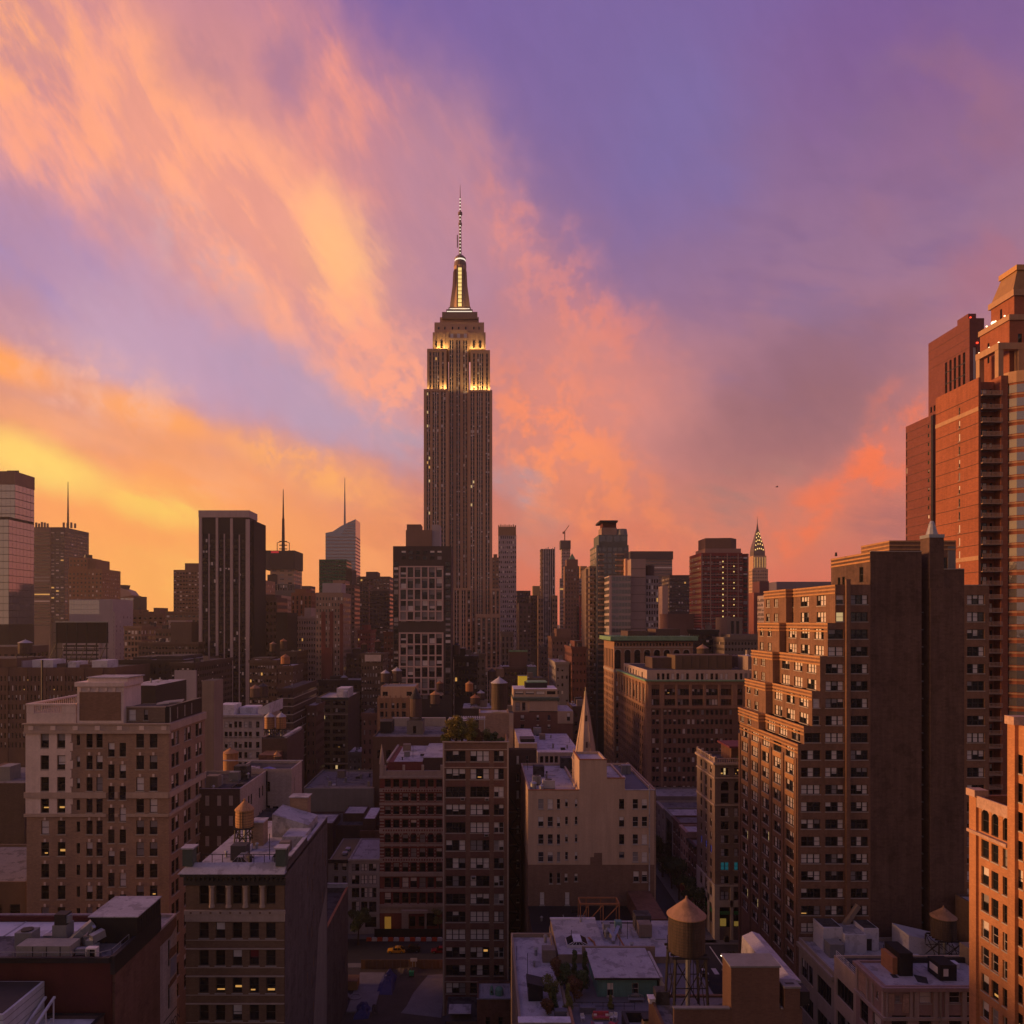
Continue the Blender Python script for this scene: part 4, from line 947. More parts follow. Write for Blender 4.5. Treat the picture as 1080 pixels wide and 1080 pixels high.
# --- dark backs and fire stair in the gap
b = Bld('dark_back_building', 'dark brick back building in the gap right of the brick loft', 9, 193)
b.block(DKB, 5.9, 13.5, 187.7, 189.8, 0, PZ(790, 188), S=grid(1.6, 6.4, 2, .26, 2, PZ(797, 188), 4.4, .45, 'sashw'), par=.4, roof=SILV); b.done()
t = thing('fire_escape', 'dark zigzag fire escape in the gap right of the brick loft', 'fire escape', (7.5, 186.6, 0))
for k in range(9):
    z = 6 + k * 4.2; fe = MB().box(6.2, 9.2, 186.1, 187.6, z, z + .12); part('landing', fe, STEEL, t)
    part('stair', MB().bar((6.4 if k % 2 else 9.0, 186.6, z), (9.0 if k % 2 else 6.4, 186.6, z + 4.2), .16), STEEL, t)
    part('handrail', MB().box(6.2, 9.2, 186.08, 186.12, z + 1.0, z + 1.06).bar((6.4 if k % 2 else 9.0, 186.3, z + 1), (9.0 if k % 2 else 6.4, 186.3, z + 5.2), .05), STEEL, t)
# --- tan building with the blank tower
Y = 156.0
TAN = mat('tan_stucco_brick', (.47, .335, .24), .9, .14, .22, streak=.22)
TBR = mat('bare_brown_brick', (.20, .12, .085), .9, .22, .25, brick=.6)
b = Bld('tan_blank_tower_building', 'tan walled building with a blank central tower above bare brick, right of centre', 22, 168)
x0, x1 = PX(557, Y), PX(690, Y); zl, zs, zt = PZ(833.5, Y), PZ(821, Y), PZ(801.5, Y); xa, xb, xc = PX(611, Y), PX(640, Y), PX(659, Y)
rw = [(842.7 + 18.6 * k, 853.3 + 18.6 * k) for k in range(4)]
cl = [(567.6, 573.4), (577.6, 583.2)]; cn = [(587.4, 590.8)]; cz = [(596.1, 599.0), (606.3, 609.1)]
cr_ = [(667.2, 673.2), (676.9, 682.8)]; cm = [(653, 658.4)]
o1 = b.px(Y, x0, 0, cl, rw, 'sashw') + b.px(Y, x0, 0, cn, rw, 'sashw') + b.px(Y, x0, 0, cz, [(t_, b_ - 2.4) for t_, b_ in rw], 'sashw')
o1 += b.px(Y, x0, 0, [(579.3, 583), (587.4, 591)], [(920.5, 932)], 'sashw') + b.px(Y, x0, 0, [(595.6, 598.6), (606, 609.2)], [(921.5, 929.6)], 'sashw') + b.px(Y, x0, 0, [(569.5, 574), (596, 600.6)], [(941, 954.5)], 'sashw')
o2 = b.px(Y, xb, 0, cm, rw[:3], 'sash') + b.px(Y, xb, 0, cm, [(898.5, 904.8)], 'sash') + b.px(Y, xb, 0, cr_, rw, 'sashw') + b.px(Y, xb, 0, [(668, 674), (677, 682.8)], [(919, 930.3)], 'sashw') + b.px(Y, xb, 0, [(668, 673)], [(943.5, 953.5)], 'sashw')
zb_ = PZ(912, Y)
def cut(ops, z0, z1): return [(a, c, d - z0, e - z0, s_) for a, c, d, e, s_ in ops if d >= z0 and e <= z1]
b.block(TAN, x0, xa, Y, 186, zb_, zl, S=cut(o1, zb_, zl), par=.6, roof=SILV); b.block(TBR, x0, xa, Y, 186, 0, zb_ - .01, S=cut(o1, 0, zb_), name='brick_base')
b.block(TAN, xc, x1, Y, 186, zb_, zl, S=[(q[0] - (xc - xb), q[1] - (xc - xb), *q[2:]) for q in cut(o2, zb_, zl) if q[0] > xc - xb], par=.5, roof=mat('blue_grey_roof', (.09, .095, .13), .8, .25, .3, streak=0))
o2s = [q for q in o2 if q[0] < xc - xb - .2]
b.block(TAN, xb, xc - .002, Y, 172, zb_, zs, S=cut(o2s, zb_, zs), par=.4, roof=SILV, name='shoulder'); b.block(TAN, xa, xb - .002, Y, 166, zb_, zt, par=.5, roof=SILV, name='blank_tower')
b.block(TBR, xa, xb - .002, Y, 186, 0, zb_ - .01, name='brick_base'); b.block(TBR, xb, x1, Y, 186, 0, zb_ - .01, S=cut(o2, 0, zb_), name='brick_base')
b.mb('bare_brick_notch', TBR).box(PX(622.5, Y), PX(635, Y), Y - .05, Y, zb_, PZ(904, Y)).box(PX(626.5, Y), PX(635, Y), Y - .05, Y, PZ(904, Y), PZ(899.5, Y))
tc_ = b.mb('terracotta_coping', MATS['terracotta_coping']); tc_.box(xa - .1, xb + .1, Y - .1, Y + .3, zt, zt + .18); tc_.box(xb + .11, xc + .05, Y - .1, Y + .3, zs, zs + .15); tc_.box(x0 - .05, xa - .11, Y - .1, Y + .3, zl, zl + .15); tc_.box(xa - .1, xa + .25, Y + .31, 166, zt, zt + .18)
b.mb('drain_pipe', SILV).bar((PX(684.6, Y), Y - .2, PZ(950, Y)), (PX(684.6, Y), Y - .2, zl + 1.2), .12)
b.mb('side_pier', TANB).box(x1, x1 + .4, Y + .2, 186, 0, zl + .2)
b.mb('side_coping', SILV).box(xc, x1 + .2, Y - .1, Y + .3, zl, zl + .14)
b.clutter(x0 + 1, xa - 1, 160, 183, zl - .6, 8, 11).clutter(xc + 1, x1 - 1, 160, 183, zl - .5, 5, 12).done(near=True)
for k, (px_, yy, w_, h_, m_, l_) in enumerate(((562.5, 160, 1.3, 1.6, GALV, 'small silver roof fan at the left end of the tan roof'), (566, 164, 1.8, 2.0, GRYP, 'grey roof unit behind the small fan on the tan roof'), (571, 159, .9, 1.1, GALV, 'shiny round roof vent in the row on the tan roof'), (578.5, 160.5, 2.6, 1.9, mat('unit_pale', (.36, .34, .33), .6, .2, 1), 'large pale box cooling unit on the tan building roof'))):
    t = thing('roof_unit', l_, 'roof unit', (PX(px_, yy), yy, zl - .6)); cx_ = PX(px_, yy)
    if k in (0, 2): part('drum', MB().cyl(cx_, yy, zl - .6, zl - .6 + h_ * .8, w_ / 2, w_ / 2, 12), m_, t); part('cap', MB().cyl(cx_, yy, zl - .6 + h_ * .8, zl - .6 + h_, w_ * .62, w_ * .3, 12), m_, t)
    else: part('housing', MB().box(cx_ - w_ / 2, cx_ + w_ / 2, yy - w_ * .4, yy + w_ * .4, zl - .4, zl - .6 + h_), m_, t); part('fan_guard', MB().cyl(cx_, yy, zl - .6 + h_, zl - .5 + h_, w_ * .3, w_ * .3, 12), STEEL, t); part('feet', MB().box(cx_ - w_ / 2, cx_ + w_ / 2, yy - w_ * .35, yy - w_ * .3, zl - .6, zl - .4), STEEL, t)
# --- steeple
Y = 213.0
SPS = mat('pale_spire_stone', (.46, .34, .26), .85, .18, .4, streak=.3)
b = Bld('church', 'stone church with a tall slender pale spire behind the tan building', 29, 222, 'church')
cx_, r_ = PX(617.5, Y), 3.3
b.mb('tower', SPS).box(cx_ - 3.4, cx_ + 3.4, Y - 3.4, Y + 3.4, 0, PZ(802, Y)); b.mb('tower', SPS).box(cx_ - 3.6, cx_ + 3.6, Y - 3.6, Y + 3.6, PZ(802, Y), PZ(800, Y))
b.mb('spire', SPS).cyl(cx_, Y, PZ(800, Y), PZ(733, Y), r_, .32, 8, 0, True, math.pi / 8)
for k in range(8):
    a = math.pi / 8 + k * math.pi / 4; b.mb('spire_rib', SPS).bar((cx_ + r_ * 1.0 * math.cos(a), Y + r_ * math.sin(a), PZ(800, Y)), (cx_ + .3 * math.cos(a), Y + .3 * math.sin(a), PZ(733, Y)), .12, r2=.05)
for zz, rr in ((787, 2.7), (760, 1.5)):
    b.mb('lucarne', DKB, True).box(cx_ - .25, cx_ + .25, Y - rr, Y - rr + .5, PZ(zz, Y), PZ(zz - 6, Y))
b.mb('finial', mat('gilded_finial', (.35, .3, .2), .5, .2, 1)).cyl(cx_, Y, PZ(733, Y), PZ(729, Y), .42, .3, 8).cyl(cx_, Y, PZ(729, Y), PZ(724.5, Y), .14, .1, 6)
for sx, sy in ((-1, -1), (1, -1), (1, 1), (-1, 1)): b.mb('corner_pinnacle', SPS, True).cyl(cx_ + sx * 3, Y + sy * 3, PZ(802, Y), PZ(790, Y), .5, .03, 6)
b.mb('nave', SPS).extr([(26.5, 0), (35.8, 0), (35.8, 20), (31, 29), (26.5, 20)], Y + 3.6, Y + 34); b.done()

# --- low houses west of the side street
Y = 207.7
WHS = mat('white_painted_front', (.36, .33, .32), .85, .16, .4)
b = Bld('white_shop_house', 'small white four storey house beside the striped building', -34, 216)
x0, x1 = PX(367.6, Y), PX(400.2, Y); zt = PZ(907.5, Y)
b.block(WHS, x0, x1, Y, 229, 0, zt, S=b.px(Y, x0, 0, [(371, 379), (380.8, 387.5), (389, 397)], [(911, 918.6), (923.2, 932.4), (936.5, 946.7), (951, 962)], 'duo') + b.px(Y, x0, 0, [(385, 397)], [(967, 978)], 'dark'), par=.3, roof=SILV)
cc = b.mb('cornice', WHS); cc.box(x0 - .1, x1, Y - .5, Y, PZ(907.4, Y), PZ(905.6, Y))
for y_ in (919.6, 933.6, 948, 963.5): b.mb('belt_course', WHS).box(x0, x1, Y - .2, Y, PZ(y_ + 1.6, Y), PZ(y_, Y))
b.done()
b = Bld('black_roofed_house', 'narrow grey house with a black flat roof next to the white one', -41, 216)
x0, x1 = PX(346, Y), PX(367.4, Y); zt = PZ(909, Y)
b.block(mat('pale_grey_stucco', (.24, .225, .22), .9, .2, .3), x0, x1, Y, 230, 0, zt, S=b.px(Y, x0, 0, [(352.4, 356.6), (361, 365.4)], [(910.5, 918), (924, 931.8), (938, 946)], 'sash'), par=.1, roof=BLACKM)
b.mb('cornice', BLACKM).box(x0, x1, Y - .6, Y, PZ(909.5, Y), PZ(906, Y)); b.mb('roof_hatch', SILV, True).box(-41, -39.6, 214, 216, zt, zt + .5); b.mb('roof_hatch', SILV, True).box(-40.8, -39.4, 218, 220, zt, zt + .5)
b.done()
b = Bld('low_terrace_building', 'low block with pale terraces and clutter behind the white house', -52, 246)
zt = PZ(862, 238)
b.block(DKB, -66, -30, 236, 253, 0, zt - 2, par=.4, roof=TAR); b.block(DKB, -56, -47, 231, 243, 0, zt, par=.3, roof=SILV, name='terrace'); b.block(DKB, -38.2, -34.2, 234, 249, 0, zt + .6, par=.2, roof=WHT, name='terrace', new=True)
b.block(DKB, -46, -39, 242, 252, 0, zt + .2, par=.2, roof=SILV, name='terrace', new=True); b.mb('wall', RBR).box(-39, -30, 233, 233.9, 0, zt - 3); b.done()
b = Bld('grey_flat_roof_building', 'wide low building with a dark grey flat roof in front of the olive loft', -45, 265)
b.block(mat('grey_render', (.19, .18, .17), .9, .2, .3), PX(319, 256), PX(394, 256), 256, 288, 0, PZ(831.5, 256), par=.6, roof=GRAV)
for k in range(5): b.mb('vent_box', GRYP).box(-55 + k * 4.6, -54.2 + k * 4.6, 262 + k % 3 * 6, 263 + k % 3 * 6, 29, 31.2)
b.clutter(-60, -39, 258, 284, PZ(831.5, 256) - .6, 14, 13).done()

# ---------------------------------------------------------------- roofs at the bottom centre
b = Bld('terrace_roof_building', 'low tan building at bottom centre with garden terraces and pale roofs', 18, 120)
BT = mat('dirty_tan_stucco', (.26, .2, .15), .9, .3, .3)
zr = 30.4
b.block(BT, 5.0, 12.4, 104.8, 135, 0, zr + .7, S=[(1.4, 2.6, 27.2, 29.6, 'sash'), (4.6, 5.8, 27.2, 29.6, 'sash')], par=.7, roof=SILV)
b.mb('front_coping', WHT).box(4.9, 12.45, 104.6, 106.2, zr + .7, zr + .82)
b.block(BT, 12.42, 35.5, 98, 140, 0, zr, name='deck_block', roof=mat('deck_paving', (.14, .13, .14), .9, .2, .4, streak=0))
b.mb('deck_wall', mat('deck_side_orange', (.30, .155, .085), .9, .25, .3)).box(12.42, 12.8, 98, 109.6, zr, zr + 1.0)
# green shack
GRN = mat('verdigris_panels', (.10, .22, .20), .75, .25, .8, streak=.3)
sx0, sx1 = PX(630, 113.4), PX(693, 113.4)
b.block(GRN, sx0, sx1, 113.4, 122.5, zr, zr + 2.9, S=[(1.5, 2.45, .1, 2.1, 'sashw'), (5.3, 6.3, .35, 2.1, 'sashw')], name='green_cabin', roof=SILV, rec=.12)
b.mb('cabin_roof', SILV).box(sx0 - .5, sx1 + .3, 112.9, 123.2, zr + 2.95, zr + 3.15); b.mb('cabin_fascia', STEEL).box(sx0 - .45, sx1 + .25, 112.85, 112.9, zr + 2.8, zr + 3.1)
for k in range(11): b.mb('cabin_batten', GRN).box(sx0 + .35 + k * .85, sx0 + .42 + k * .85, 113.36, 113.4, zr + .05, zr + 2.8)
b.block(BT, 12.6, 21, 124.5, 139.5, zr, zr + 1.5, name='rear_roof', roof=SILV); b.block(BT, 21.01, 35, 124.5, 139.5, zr, zr + 1.1, name='rear_roof', roof=SILV, new=True)
b.mb('rear_coping', WHT).box(12.5, 21, 139.0, 139.6, zr + 1.5, zr + 1.7); b.mb('cabin_ridge_wall', BT).box(sx0 - 1, sx1 + 2, 123.3, 123.7, zr + 1.5, zr + 3.3)
b.mb('white_wall', WHS).poly([(sx1 + .35, 113.0, zr), (sx1 + 2.0, 108.5, zr), (sx1 + 2.0, 108.5, zr + 1.4), (sx1 + .35, 113.0, zr + 3.1)]).box(sx1 + .4, sx1 + .8, 113, 122, zr, zr + 3.2)
b.mb('dark_rear_wall', DKB).box(9.6, 36, 141, 155.6, 0, 27.8); b.mb('dark_rear_roof', BLACKM).box(9.4, 30, 140.8, 155.7, 27.8, 28.0)
b.mb('brick_end', RBR).box(30.2, 35, 141, 155.6, 27.8, 31.2); b.clutter(13.5, 34, 125, 138.5, zr + 1.3, 12, 8).clutter(5.6, 11.8, 117, 134, zr, 7, 9).clutter(11, 28, 142, 154, 28, 7, 10); b.done(near=True)
skylight('long pale skylight left of the green cabin roof', 14.4, 127, zr + 1.5, 3.6, 3.0, 1.0, WHT, 6)
t = thing('steel_roof_frame', 'rusty orange open steel frame standing behind the pale roofs', 'steel frame', (20, 141.5, 28.0)); RUST = mat('rust_primer', (.30, .13, .06), .8, .25, 1)
fx = [PX(612, 141), PX(620.5, 141), PX(636, 141), PX(653, 141)]
for x_ in fx:
    for yy in (140.9, 144): part('post', MB().box(x_ - .09, x_ + .09, yy - .09, yy + .09, 28.0, 34), RUST, t)
for yy in (140.9, 144): part('beam', MB().box(fx[0], fx[3], yy - .1, yy + .1, 34, 34.25), RUST, t)
for a_, c_ in ((0, 1), (1, 2), (2, 3)): part('brace', MB().bar((fx[a_], 140.85, 30.8), (fx[c_], 140.85, 34), .07), RUST, t)
for x_ in (fx[0], fx[3]): part('beam', MB().box(x_ - .1, x_ + .1, 141, 143.9, 34.0, 34.25), RUST, t)
for k, (px_, yy, m_, l_) in enumerate(((639.5, 133, GALV, 'silver rooftop fan unit with bent ducts below the rusty frame'), (652, 134, mat('teal_unit', (.12, .22, .22), .6, .2, 1), 'teal box fan unit right of the silver one'))):
    cx_ = PX(px_, yy); z = zr + 1.1; t = thing('roof_fan_unit', l_, 'roof unit', (cx_, yy, z)); part('housing', MB().box(cx_ - .6, cx_ + .6, yy - .6, yy + .6, z + 1.0, z + 2.2), m_, t)
    part('legs', MB().box(cx_ - .5, cx_ - .4, yy - .5, yy - .4, z, z + 1).box(cx_ + .4, cx_ + .5, yy - .5, yy - .4, z, z + 1).box(cx_ - .5, cx_ - .4, yy + .4, yy + .5, z, z + 1).box(cx_ + .4, cx_ + .5, yy + .4, yy + .5, z, z + 1), STEEL, t)
    part('duct', MB().bar((cx_, yy - .6, z + 1.4), (cx_ + (.9 if k == 0 else -.9), yy - 2.2, z + .5), .32).bar((cx_ + (.9 if k == 0 else -.9), yy - 2.2, z + .5), (cx_ + (.6 if k == 0 else -1.6), yy - 3.6, z + .3), .3), GALV, t)
solo('orange_pipe', MB().bar((18.6, 131, zr + .5 + 1.0), (19.2, 128.5, zr + 1.8), .12).bar((19.2, 128.5, zr + 1.8), (19.2, 126.2, zr + 1.7), .12), RUST, 'short orange pipe on the pale roof below the silver fan unit', 'pipe', (19, 129, zr + 1.6))
solo('orange_pipe', MB().bar((23.6, 133, zr + 2.0), (24.4, 127, zr + 1.3), .1), RUST, 'thin orange pipe beside the teal fan unit', 'pipe', (24, 130, zr + 1.6))
# terrace plants
for k, (px_, yy, h_, r_, m_, con, l_) in enumerate((
  (588, 117, 4.2, 1.3, LEAFR, 0, 'russet bush at the back of the garden terrace'), (598, 115, 4.6, 1.4, LEAFG, 0, 'large dark green bush on the garden terrace beside the cabin'), (606, 117.5, 5.2, .9, LEAFG, 1, 'tall dark conifer close to the cabin corner'),
  (580, 113, 3.2, 1.2, LEAFO, 0, 'olive bush at the left of the garden terrace'), (584, 109.5, 3.4, .8, LEAFG, 1, 'small conifer at the front left of the terrace plants'), (599, 109.2, 4.0, .95, LEAFO, 1, 'full light green conifer at the terrace front'),
  (606, 112, 3.6, 1.2, LEAFR, 0, 'reddish bush behind the light green conifer'), (613, 114, 4.4, 1.2, LEAFG, 0, 'dark bush against the cabin side wall'), (617, 118, 4.8, .8, LEAFG, 1, 'slim conifer behind the dark bush by the cabin'),
  (644, 109.8, 2.0, .55, LEAFO, 1, 'small potted conifer before the green cabin'), (577, 108.5, 2.2, .8, LEAFR, 0, 'low russet shrub spilling at the terrace front left'))):
    plant(l_, PX(px_, yy), yy, zr, h_, r_, m_, 90 + k, .1, bool(con), 1400, .16, 'conifer' if con else 'shrub', 'conifer' if con else 'shrub', 'plants on the garden terrace')
solo('planter_box', MB().box(PX(585, 107.6), PX(598, 107.6), 107.4, 108.4, zr, zr + .9), mat('grey_planter', (.11, .11, .13), .8, .2, 1), 'long grey planter before the terrace bushes, left one', 'planter', (9.6, 107.9, zr)); solo('planter_box', MB().box(PX(612, 108.6), PX(628, 108.6), 108.4, 109.4, zr, zr + .9), MATS['grey_planter'], 'grey planter before the green cabin corner, right one', 'planter', (15.2, 108.9, zr))
t = thing('dark_shed', 'small black garden shed at the left of the garden terrace', 'shed', (7.9, 113, zr)); part('body', MB().box(6.8, 9.0, 112, 114.6, zr, zr + 2.2), BLACKM, t); part('shed_roof', MB().extr([(6.6, zr + 2.2), (9.2, zr + 2.2), (9.2, zr + 2.3), (6.6, zr + 2.9)], 111.8, 114.8), BLACKM, t)
# deck furniture
CUSH = mat('red_cushion', (.42, .07, .09), .9, .15, 1.5, streak=0); WPL = mat('white_plastic', (.55, .52, .52), .5, .1, 2)
fy = 107.0; z = zr
sx_ = PX(634, fy); t = thing('garden_sofa', 'red cushioned three seat garden sofa on the roof deck', 'sofa', (sx_, fy, z))
part('frame', MB().box(sx_ - 1.25, sx_ + 1.25, fy - .35, fy + .45, z + .12, z + .3).box(sx_ - 1.25, sx_ - 1.15, fy - .35, fy + .45, z + .3, z + .62).box(sx_ + 1.15, sx_ + 1.25, fy - .35, fy + .45, z + .3, z + .62), WOODO, t)
for k in range(3):
    part('seat_cushion', MB().box(sx_ - 1.12 + k * .76, sx_ - .4 + k * .76, fy - .36, fy + .25, z + .3, z + .46), CUSH, t); part('back_cushion', MB().box(sx_ - 1.12 + k * .76, sx_ - .4 + k * .76, fy + .26, fy + .44, z + .4, z + .98), CUSH, t)
for s_ in (-1, 1):
    part('pillow', MB().box(sx_ + s_ * .85 - .22, sx_ + s_ * .85 + .22, fy - .1, fy + .1, z + .47, z + .74), PAL, t)
    for yy in (-.3, .4): part('leg', MB().box(sx_ + s_ * 1.2 - .05, sx_ + s_ * 1.2 + .05, fy + yy - .05, fy + yy + .05, z, z + .12), WOODO, t)
def chair(label, x, y, rz=0.0, m_=WPL):
    t = thing('garden_chair', label, 'chair', (0, 0, 0)); part('seat', MB().box(-.26, .26, -.26, .26, .42, .47), m_, t); part('backrest', MB().box(-.26, .26, .22, .28, .47, .95), m_, t)
    for sx in (-.23, .23):
        for sy in (-.23, .23): part('leg', MB().box(sx - .03, sx + .03, sy - .03, sy + .03, 0, .42), m_, t)
        part('armrest', MB().box(sx * 1.12 - .03, sx * 1.12 + .03, -.24, .24, .64, .68), m_, t)
    t.location = (x, y, z); t.rotation_euler = (0, 0, rz); return t
chair('white garden chair left of the red sofa on the deck', PX(614.5, 106.6), 106.6, .2); chair('white garden chair right of the red sofa on the deck', PX(642, 106.8) + .35, 106.8, -.2)
chair('white garden chair at the far right beyond the loungers', PX(649, 106.9), 106.9, -.4)
chair('red garden chair beside the white table at the deck front', PX(626, 104.6), 104.6, 1.5, CUSH)
def lounger(label, x, y, rz):
    t = thing('sun_lounger', label, 'lounger', (0, 0, 0)); part('cushion', MB().box(-.3, .3, -.9, .4, .36, .46), CUSH, t); part('back_cushion', MB().extr([(.4, .36), (.5, .36), (.95, .9), (.87, .95)], -.3, .3), CUSH, t)
    t.children[1].rotation_euler = (0, 0, RAD(90)); part('frame', MB().box(-.32, .32, -.92, .45, .28, .355), WOODO, t)
    for sx in (-.27, .27):
        for sy in (-.8, .35): part('leg', MB().box(sx - .03, sx + .03, sy - .03, sy + .03, 0, .28), WOODO, t)
    t.location = (x, y, z); t.rotation_euler = (0, 0, rz)
lounger('red sun lounger nearer the sofa on the roof deck', PX(645.5, 105.2), 105.2, -.7); lounger('red sun lounger at the right edge of the roof deck', PX(652, 104.2), 104.2, -.9)
tx = PX(632, 104.2); t = thing('garden_table', 'pale slatted table before the red sofa on the deck', 'table', (tx, 104.2, z)); part('tabletop', MB().box(tx - .6, tx + .6, 103.6, 104.8, z + .7, z + .76), GALV, t)
for sx in (-.5, .5):
    for sy in (-.5, .5): part('leg', MB().box(tx + sx - .04, tx + sx + .04, 104.2 + sy - .04, 104.2 + sy + .04, z, z + .7), GALV, t)
railing('thin dark railing along the back of the roof deck', [(13, 109.6, zr), (22.4, 109.6, zr)], 1.1, 1.5, STEEL, .03)
sb_ = PX(661, 107); t = thing('lattice_bench', 'grey curved lattice bench before the green cabin', 'bench', (PX(671, 111.8), 111.8, zr)); bx_ = PX(671, 111.8)
lt = MB()
for k in range(9): lt.bar((bx_ - 1.1 + k * .275, 112.1, zr + .45), (bx_ - 1.1 + k * .275, 112.15, zr + .8 + .35 * math.sin(math.pi * (k + .5) / 9)), .03)
lt.box(bx_ - 1.2, bx_ + 1.2, 112.08, 112.16, zr + .44, zr + .5)
for k in range(8): lt.bar((bx_ - 1.2 + k * .3, 112.12, zr + .75 + .42 * math.sin(math.pi * k / 8)), (bx_ - .9 + k * .3, 112.12, zr + .75 + .42 * math.sin(math.pi * (k + 1) / 8)), .04)
part('backrest', lt, GALV, t); part('seat', MB().box(bx_ - 1.2, bx_ + 1.2, 111.6, 112.1, zr + .4, zr + .46), GALV, t)
for s_ in (-1, 1): part('leg', MB().box(bx_ + s_ * 1.1 - .04, bx_ + s_ * 1.1 + .04, 111.7, 111.8, zr, zr + .4), GALV, t)
# black framed light well
b = Bld('black_parapet_roof', 'black framed roof well with a pale chimney at the bottom right of the deck', 24, 101)
wx0, wx1 = PX(662, 101), PX(708, 101)
b.mb('frame', BLACKM).box(wx0, wx1, 98.2, 98.7, 0, 32.4).box(wx0, wx0 + .5, 98.7, 105.5, 0, 32.4).box(wx1 - .5, wx1, 98.7, 105.5, 0, 32.4).box(wx0 + .5, wx1 - .5, 105.0, 105.5, 0, 32.4)
b.mb('well_floor', SILV).box(wx0 + .5, wx1 - .5, 98.7, 105, 30, 31.0); b.mb('chimney', mat('yellow_stucco', (.4, .28, .14), .9, .2, .5)).extr([(wx0 + 2.0, 31.0), (wx0 + 3.6, 31.0), (wx0 + 3.1, 33.4), (wx0 + 2.3, 33.4)], 101, 102.4); b.mb('chimney_cap', BLACKM).box(wx0 + 2.1, wx0 + 3.3, 100.9, 102.5, 33.4, 33.7)
b.done()
railing('black railing across the front of the roof well', [(wx0 + .6, 98.45, 32.4), (wx1 - .6, 98.45, 32.4)], 1.0, 1.6, BLACKM, .035)
# --- brick roof block carrying the big tank
BK = mat('reddish_parapet_brick', (.135, .075, .053), .9, .22, .25, brick=.55)
b = Bld('brick_bulkhead_building', 'brown brick block with a tall square bulkhead at the bottom right of centre', 28, 86)
zr2, zp = 38.8, PZ(1064, 84)
b.block(BK, PX(711, 84), 36.2, 84.45, 97, 0, zr2 + .25, par=.25, roof=GRAV); b.mb('front_parapet', BK).box(PX(711, 84), 36.2, 84, 84.44, 0, zp)
bx0, bx1 = PX(771, 84), PX(822, 84); zt = PZ(1020, 84)
b.mb('bulkhead', BK).box(bx0, bx1, 83.96, 87, zr2, zt); b.mb('bulkhead_coping', mat('grey_coping', (.2, .19, .19), .85, .2, .5)).box(bx0 - .15, bx1 + .15, 83.85, 87.1, zt, zt + .18)
b.mb('parapet_coping', MATS['grey_coping']).box(PX(711, 84) - .1, bx0 - .16, 83.88, 84.4, zp, zp + .15).box(bx1 + .16, 34.0, 83.88, 84.4, zp, zp + .15)
b.mb('chimney', BK).box(34.15, 35.9, 83.9, 85.6, zp, zp + 2.4); b.mb('chimney_cap', MATS['grey_coping']).box(34.05, 36.0, 83.8, 85.7, zp + 2.4, zp + 2.6); b.mb('chimney_slot', BLACKM).box(34.5, 35.5, 84.4, 84.8, zp + 2.6, zp + 2.62)
b.mb('sloped_roof_strip', SILV).extr([(34.2, zr2), (36.9, zr2), (36.9, zp + 2.2), (35.9, zp + 2.5), (34.6, zp + 1.9)], 85.9, 99); b.mb('strip_end', BLACKM).box(35.95, 37.0, 83.9, 85.85, zp + .6, zp + 2.0)
b.mb('cornice', STEEL).box(36.2, 37.4, 85.7, 99, zp - .6, zp + .3); b.clutter(22, 27, 85, 96, zr2, 4, 15); b.done()
railing('thin dark railing between the bulkhead and the brick chimney', [(bx1 + .3, 84.4, zp + .15), (34.0, 84.4, zp + .15)], .9, 1.2, STEEL, .03)
TX, TY = PX(724, 93), 93.0
tb0 = PZ(1002, TY)
t = tank('big dark wooden water tank with a tan cone roof on tall steel legs', TX, TY, zr2, 2.27, PZ(965, TY) - tb0, tb0 - zr2, WOOD, TANKR, .46, 12, 28, None, 1.05)
solo('roof_vent', MB().box(21.3, 22.8, 95, 96, zr2, zr2 + .6).box(21.2, 22.9, 94.9, 96.1, zr2 + .6, zr2 + .7), WHT, 'small white roof vent at the foot of the big tank', 'vent', (22, 95.5, zr2))
t = thing('steel_roof_beams', 'black steel grillage lying on the roof right of the bulkhead', 'beams', (33, 90, zr2)); 
for k in range(3): part('beam', MB().box(bx1 + .3 + k * .55, bx1 + .45 + k * .55, 85, 95, zr2 + 2.2, zr2 + 2.5), BLACKM, t)
for k in range(4): part('cross_beam', MB().box(bx1 + .15, bx1 + 1.7, 86 + k * 2.6, 86.2 + k * 2.6, zr2 + 1.9, zr2 + 2.2), BLACKM, t)
part('support', MB().box(bx1 + .8, bx1 + 1.0, 85.4, 85.6, zr2, zr2 + 1.9).box(bx1 + .8, bx1 + 1.0, 94, 94.2, zr2, zr2 + 1.9), BLACKM, t)
# --- little red house with green tanks at the bottom
b = Bld('low_red_house', 'low dark red brick house with green tanks on its roof, below the brick loft', 5, 154)
hx0, hx1 = PX(503, 152), PX(541, 152); zt = PZ(1054, 152)
b.block(RBR, hx0, hx1, 152, 160, 0, zt, S=[(1.8, 2.7, 5.0, 6.6, 'dark'), (4.4, 5.3, 5.0, 6.6, 'dark')], par=.5, roof=SILV); b.mb('parapet_trim', GRYP).box(hx0 - .05, hx1 + .05, 151.9, 152.3, zt, zt + .12)
b.block(mat('olive_panel', (.2, .19, .1), .8, .2, .5), hx0 + 1.4, hx1 - .6, 150, 151.9, 0, 4.6, name='olive_lean_to', roof=TAR); b.block(DKB, PX(470, 153), hx0 - .02, 153, 163, 0, 5.2, name='dark_annex', roof=TAR)
b.mb('awning', mat('pale_green_awning', (.3, .4, .32), .8, .15, 1)).box(PX(473, 151), PX(495, 151), 151, 153, 4.4, 4.55); b.mb('awning', SILV).box(PX(474, 157), PX(497, 157), 153.2, 157, 6.6, 6.7); b.done(near=True)
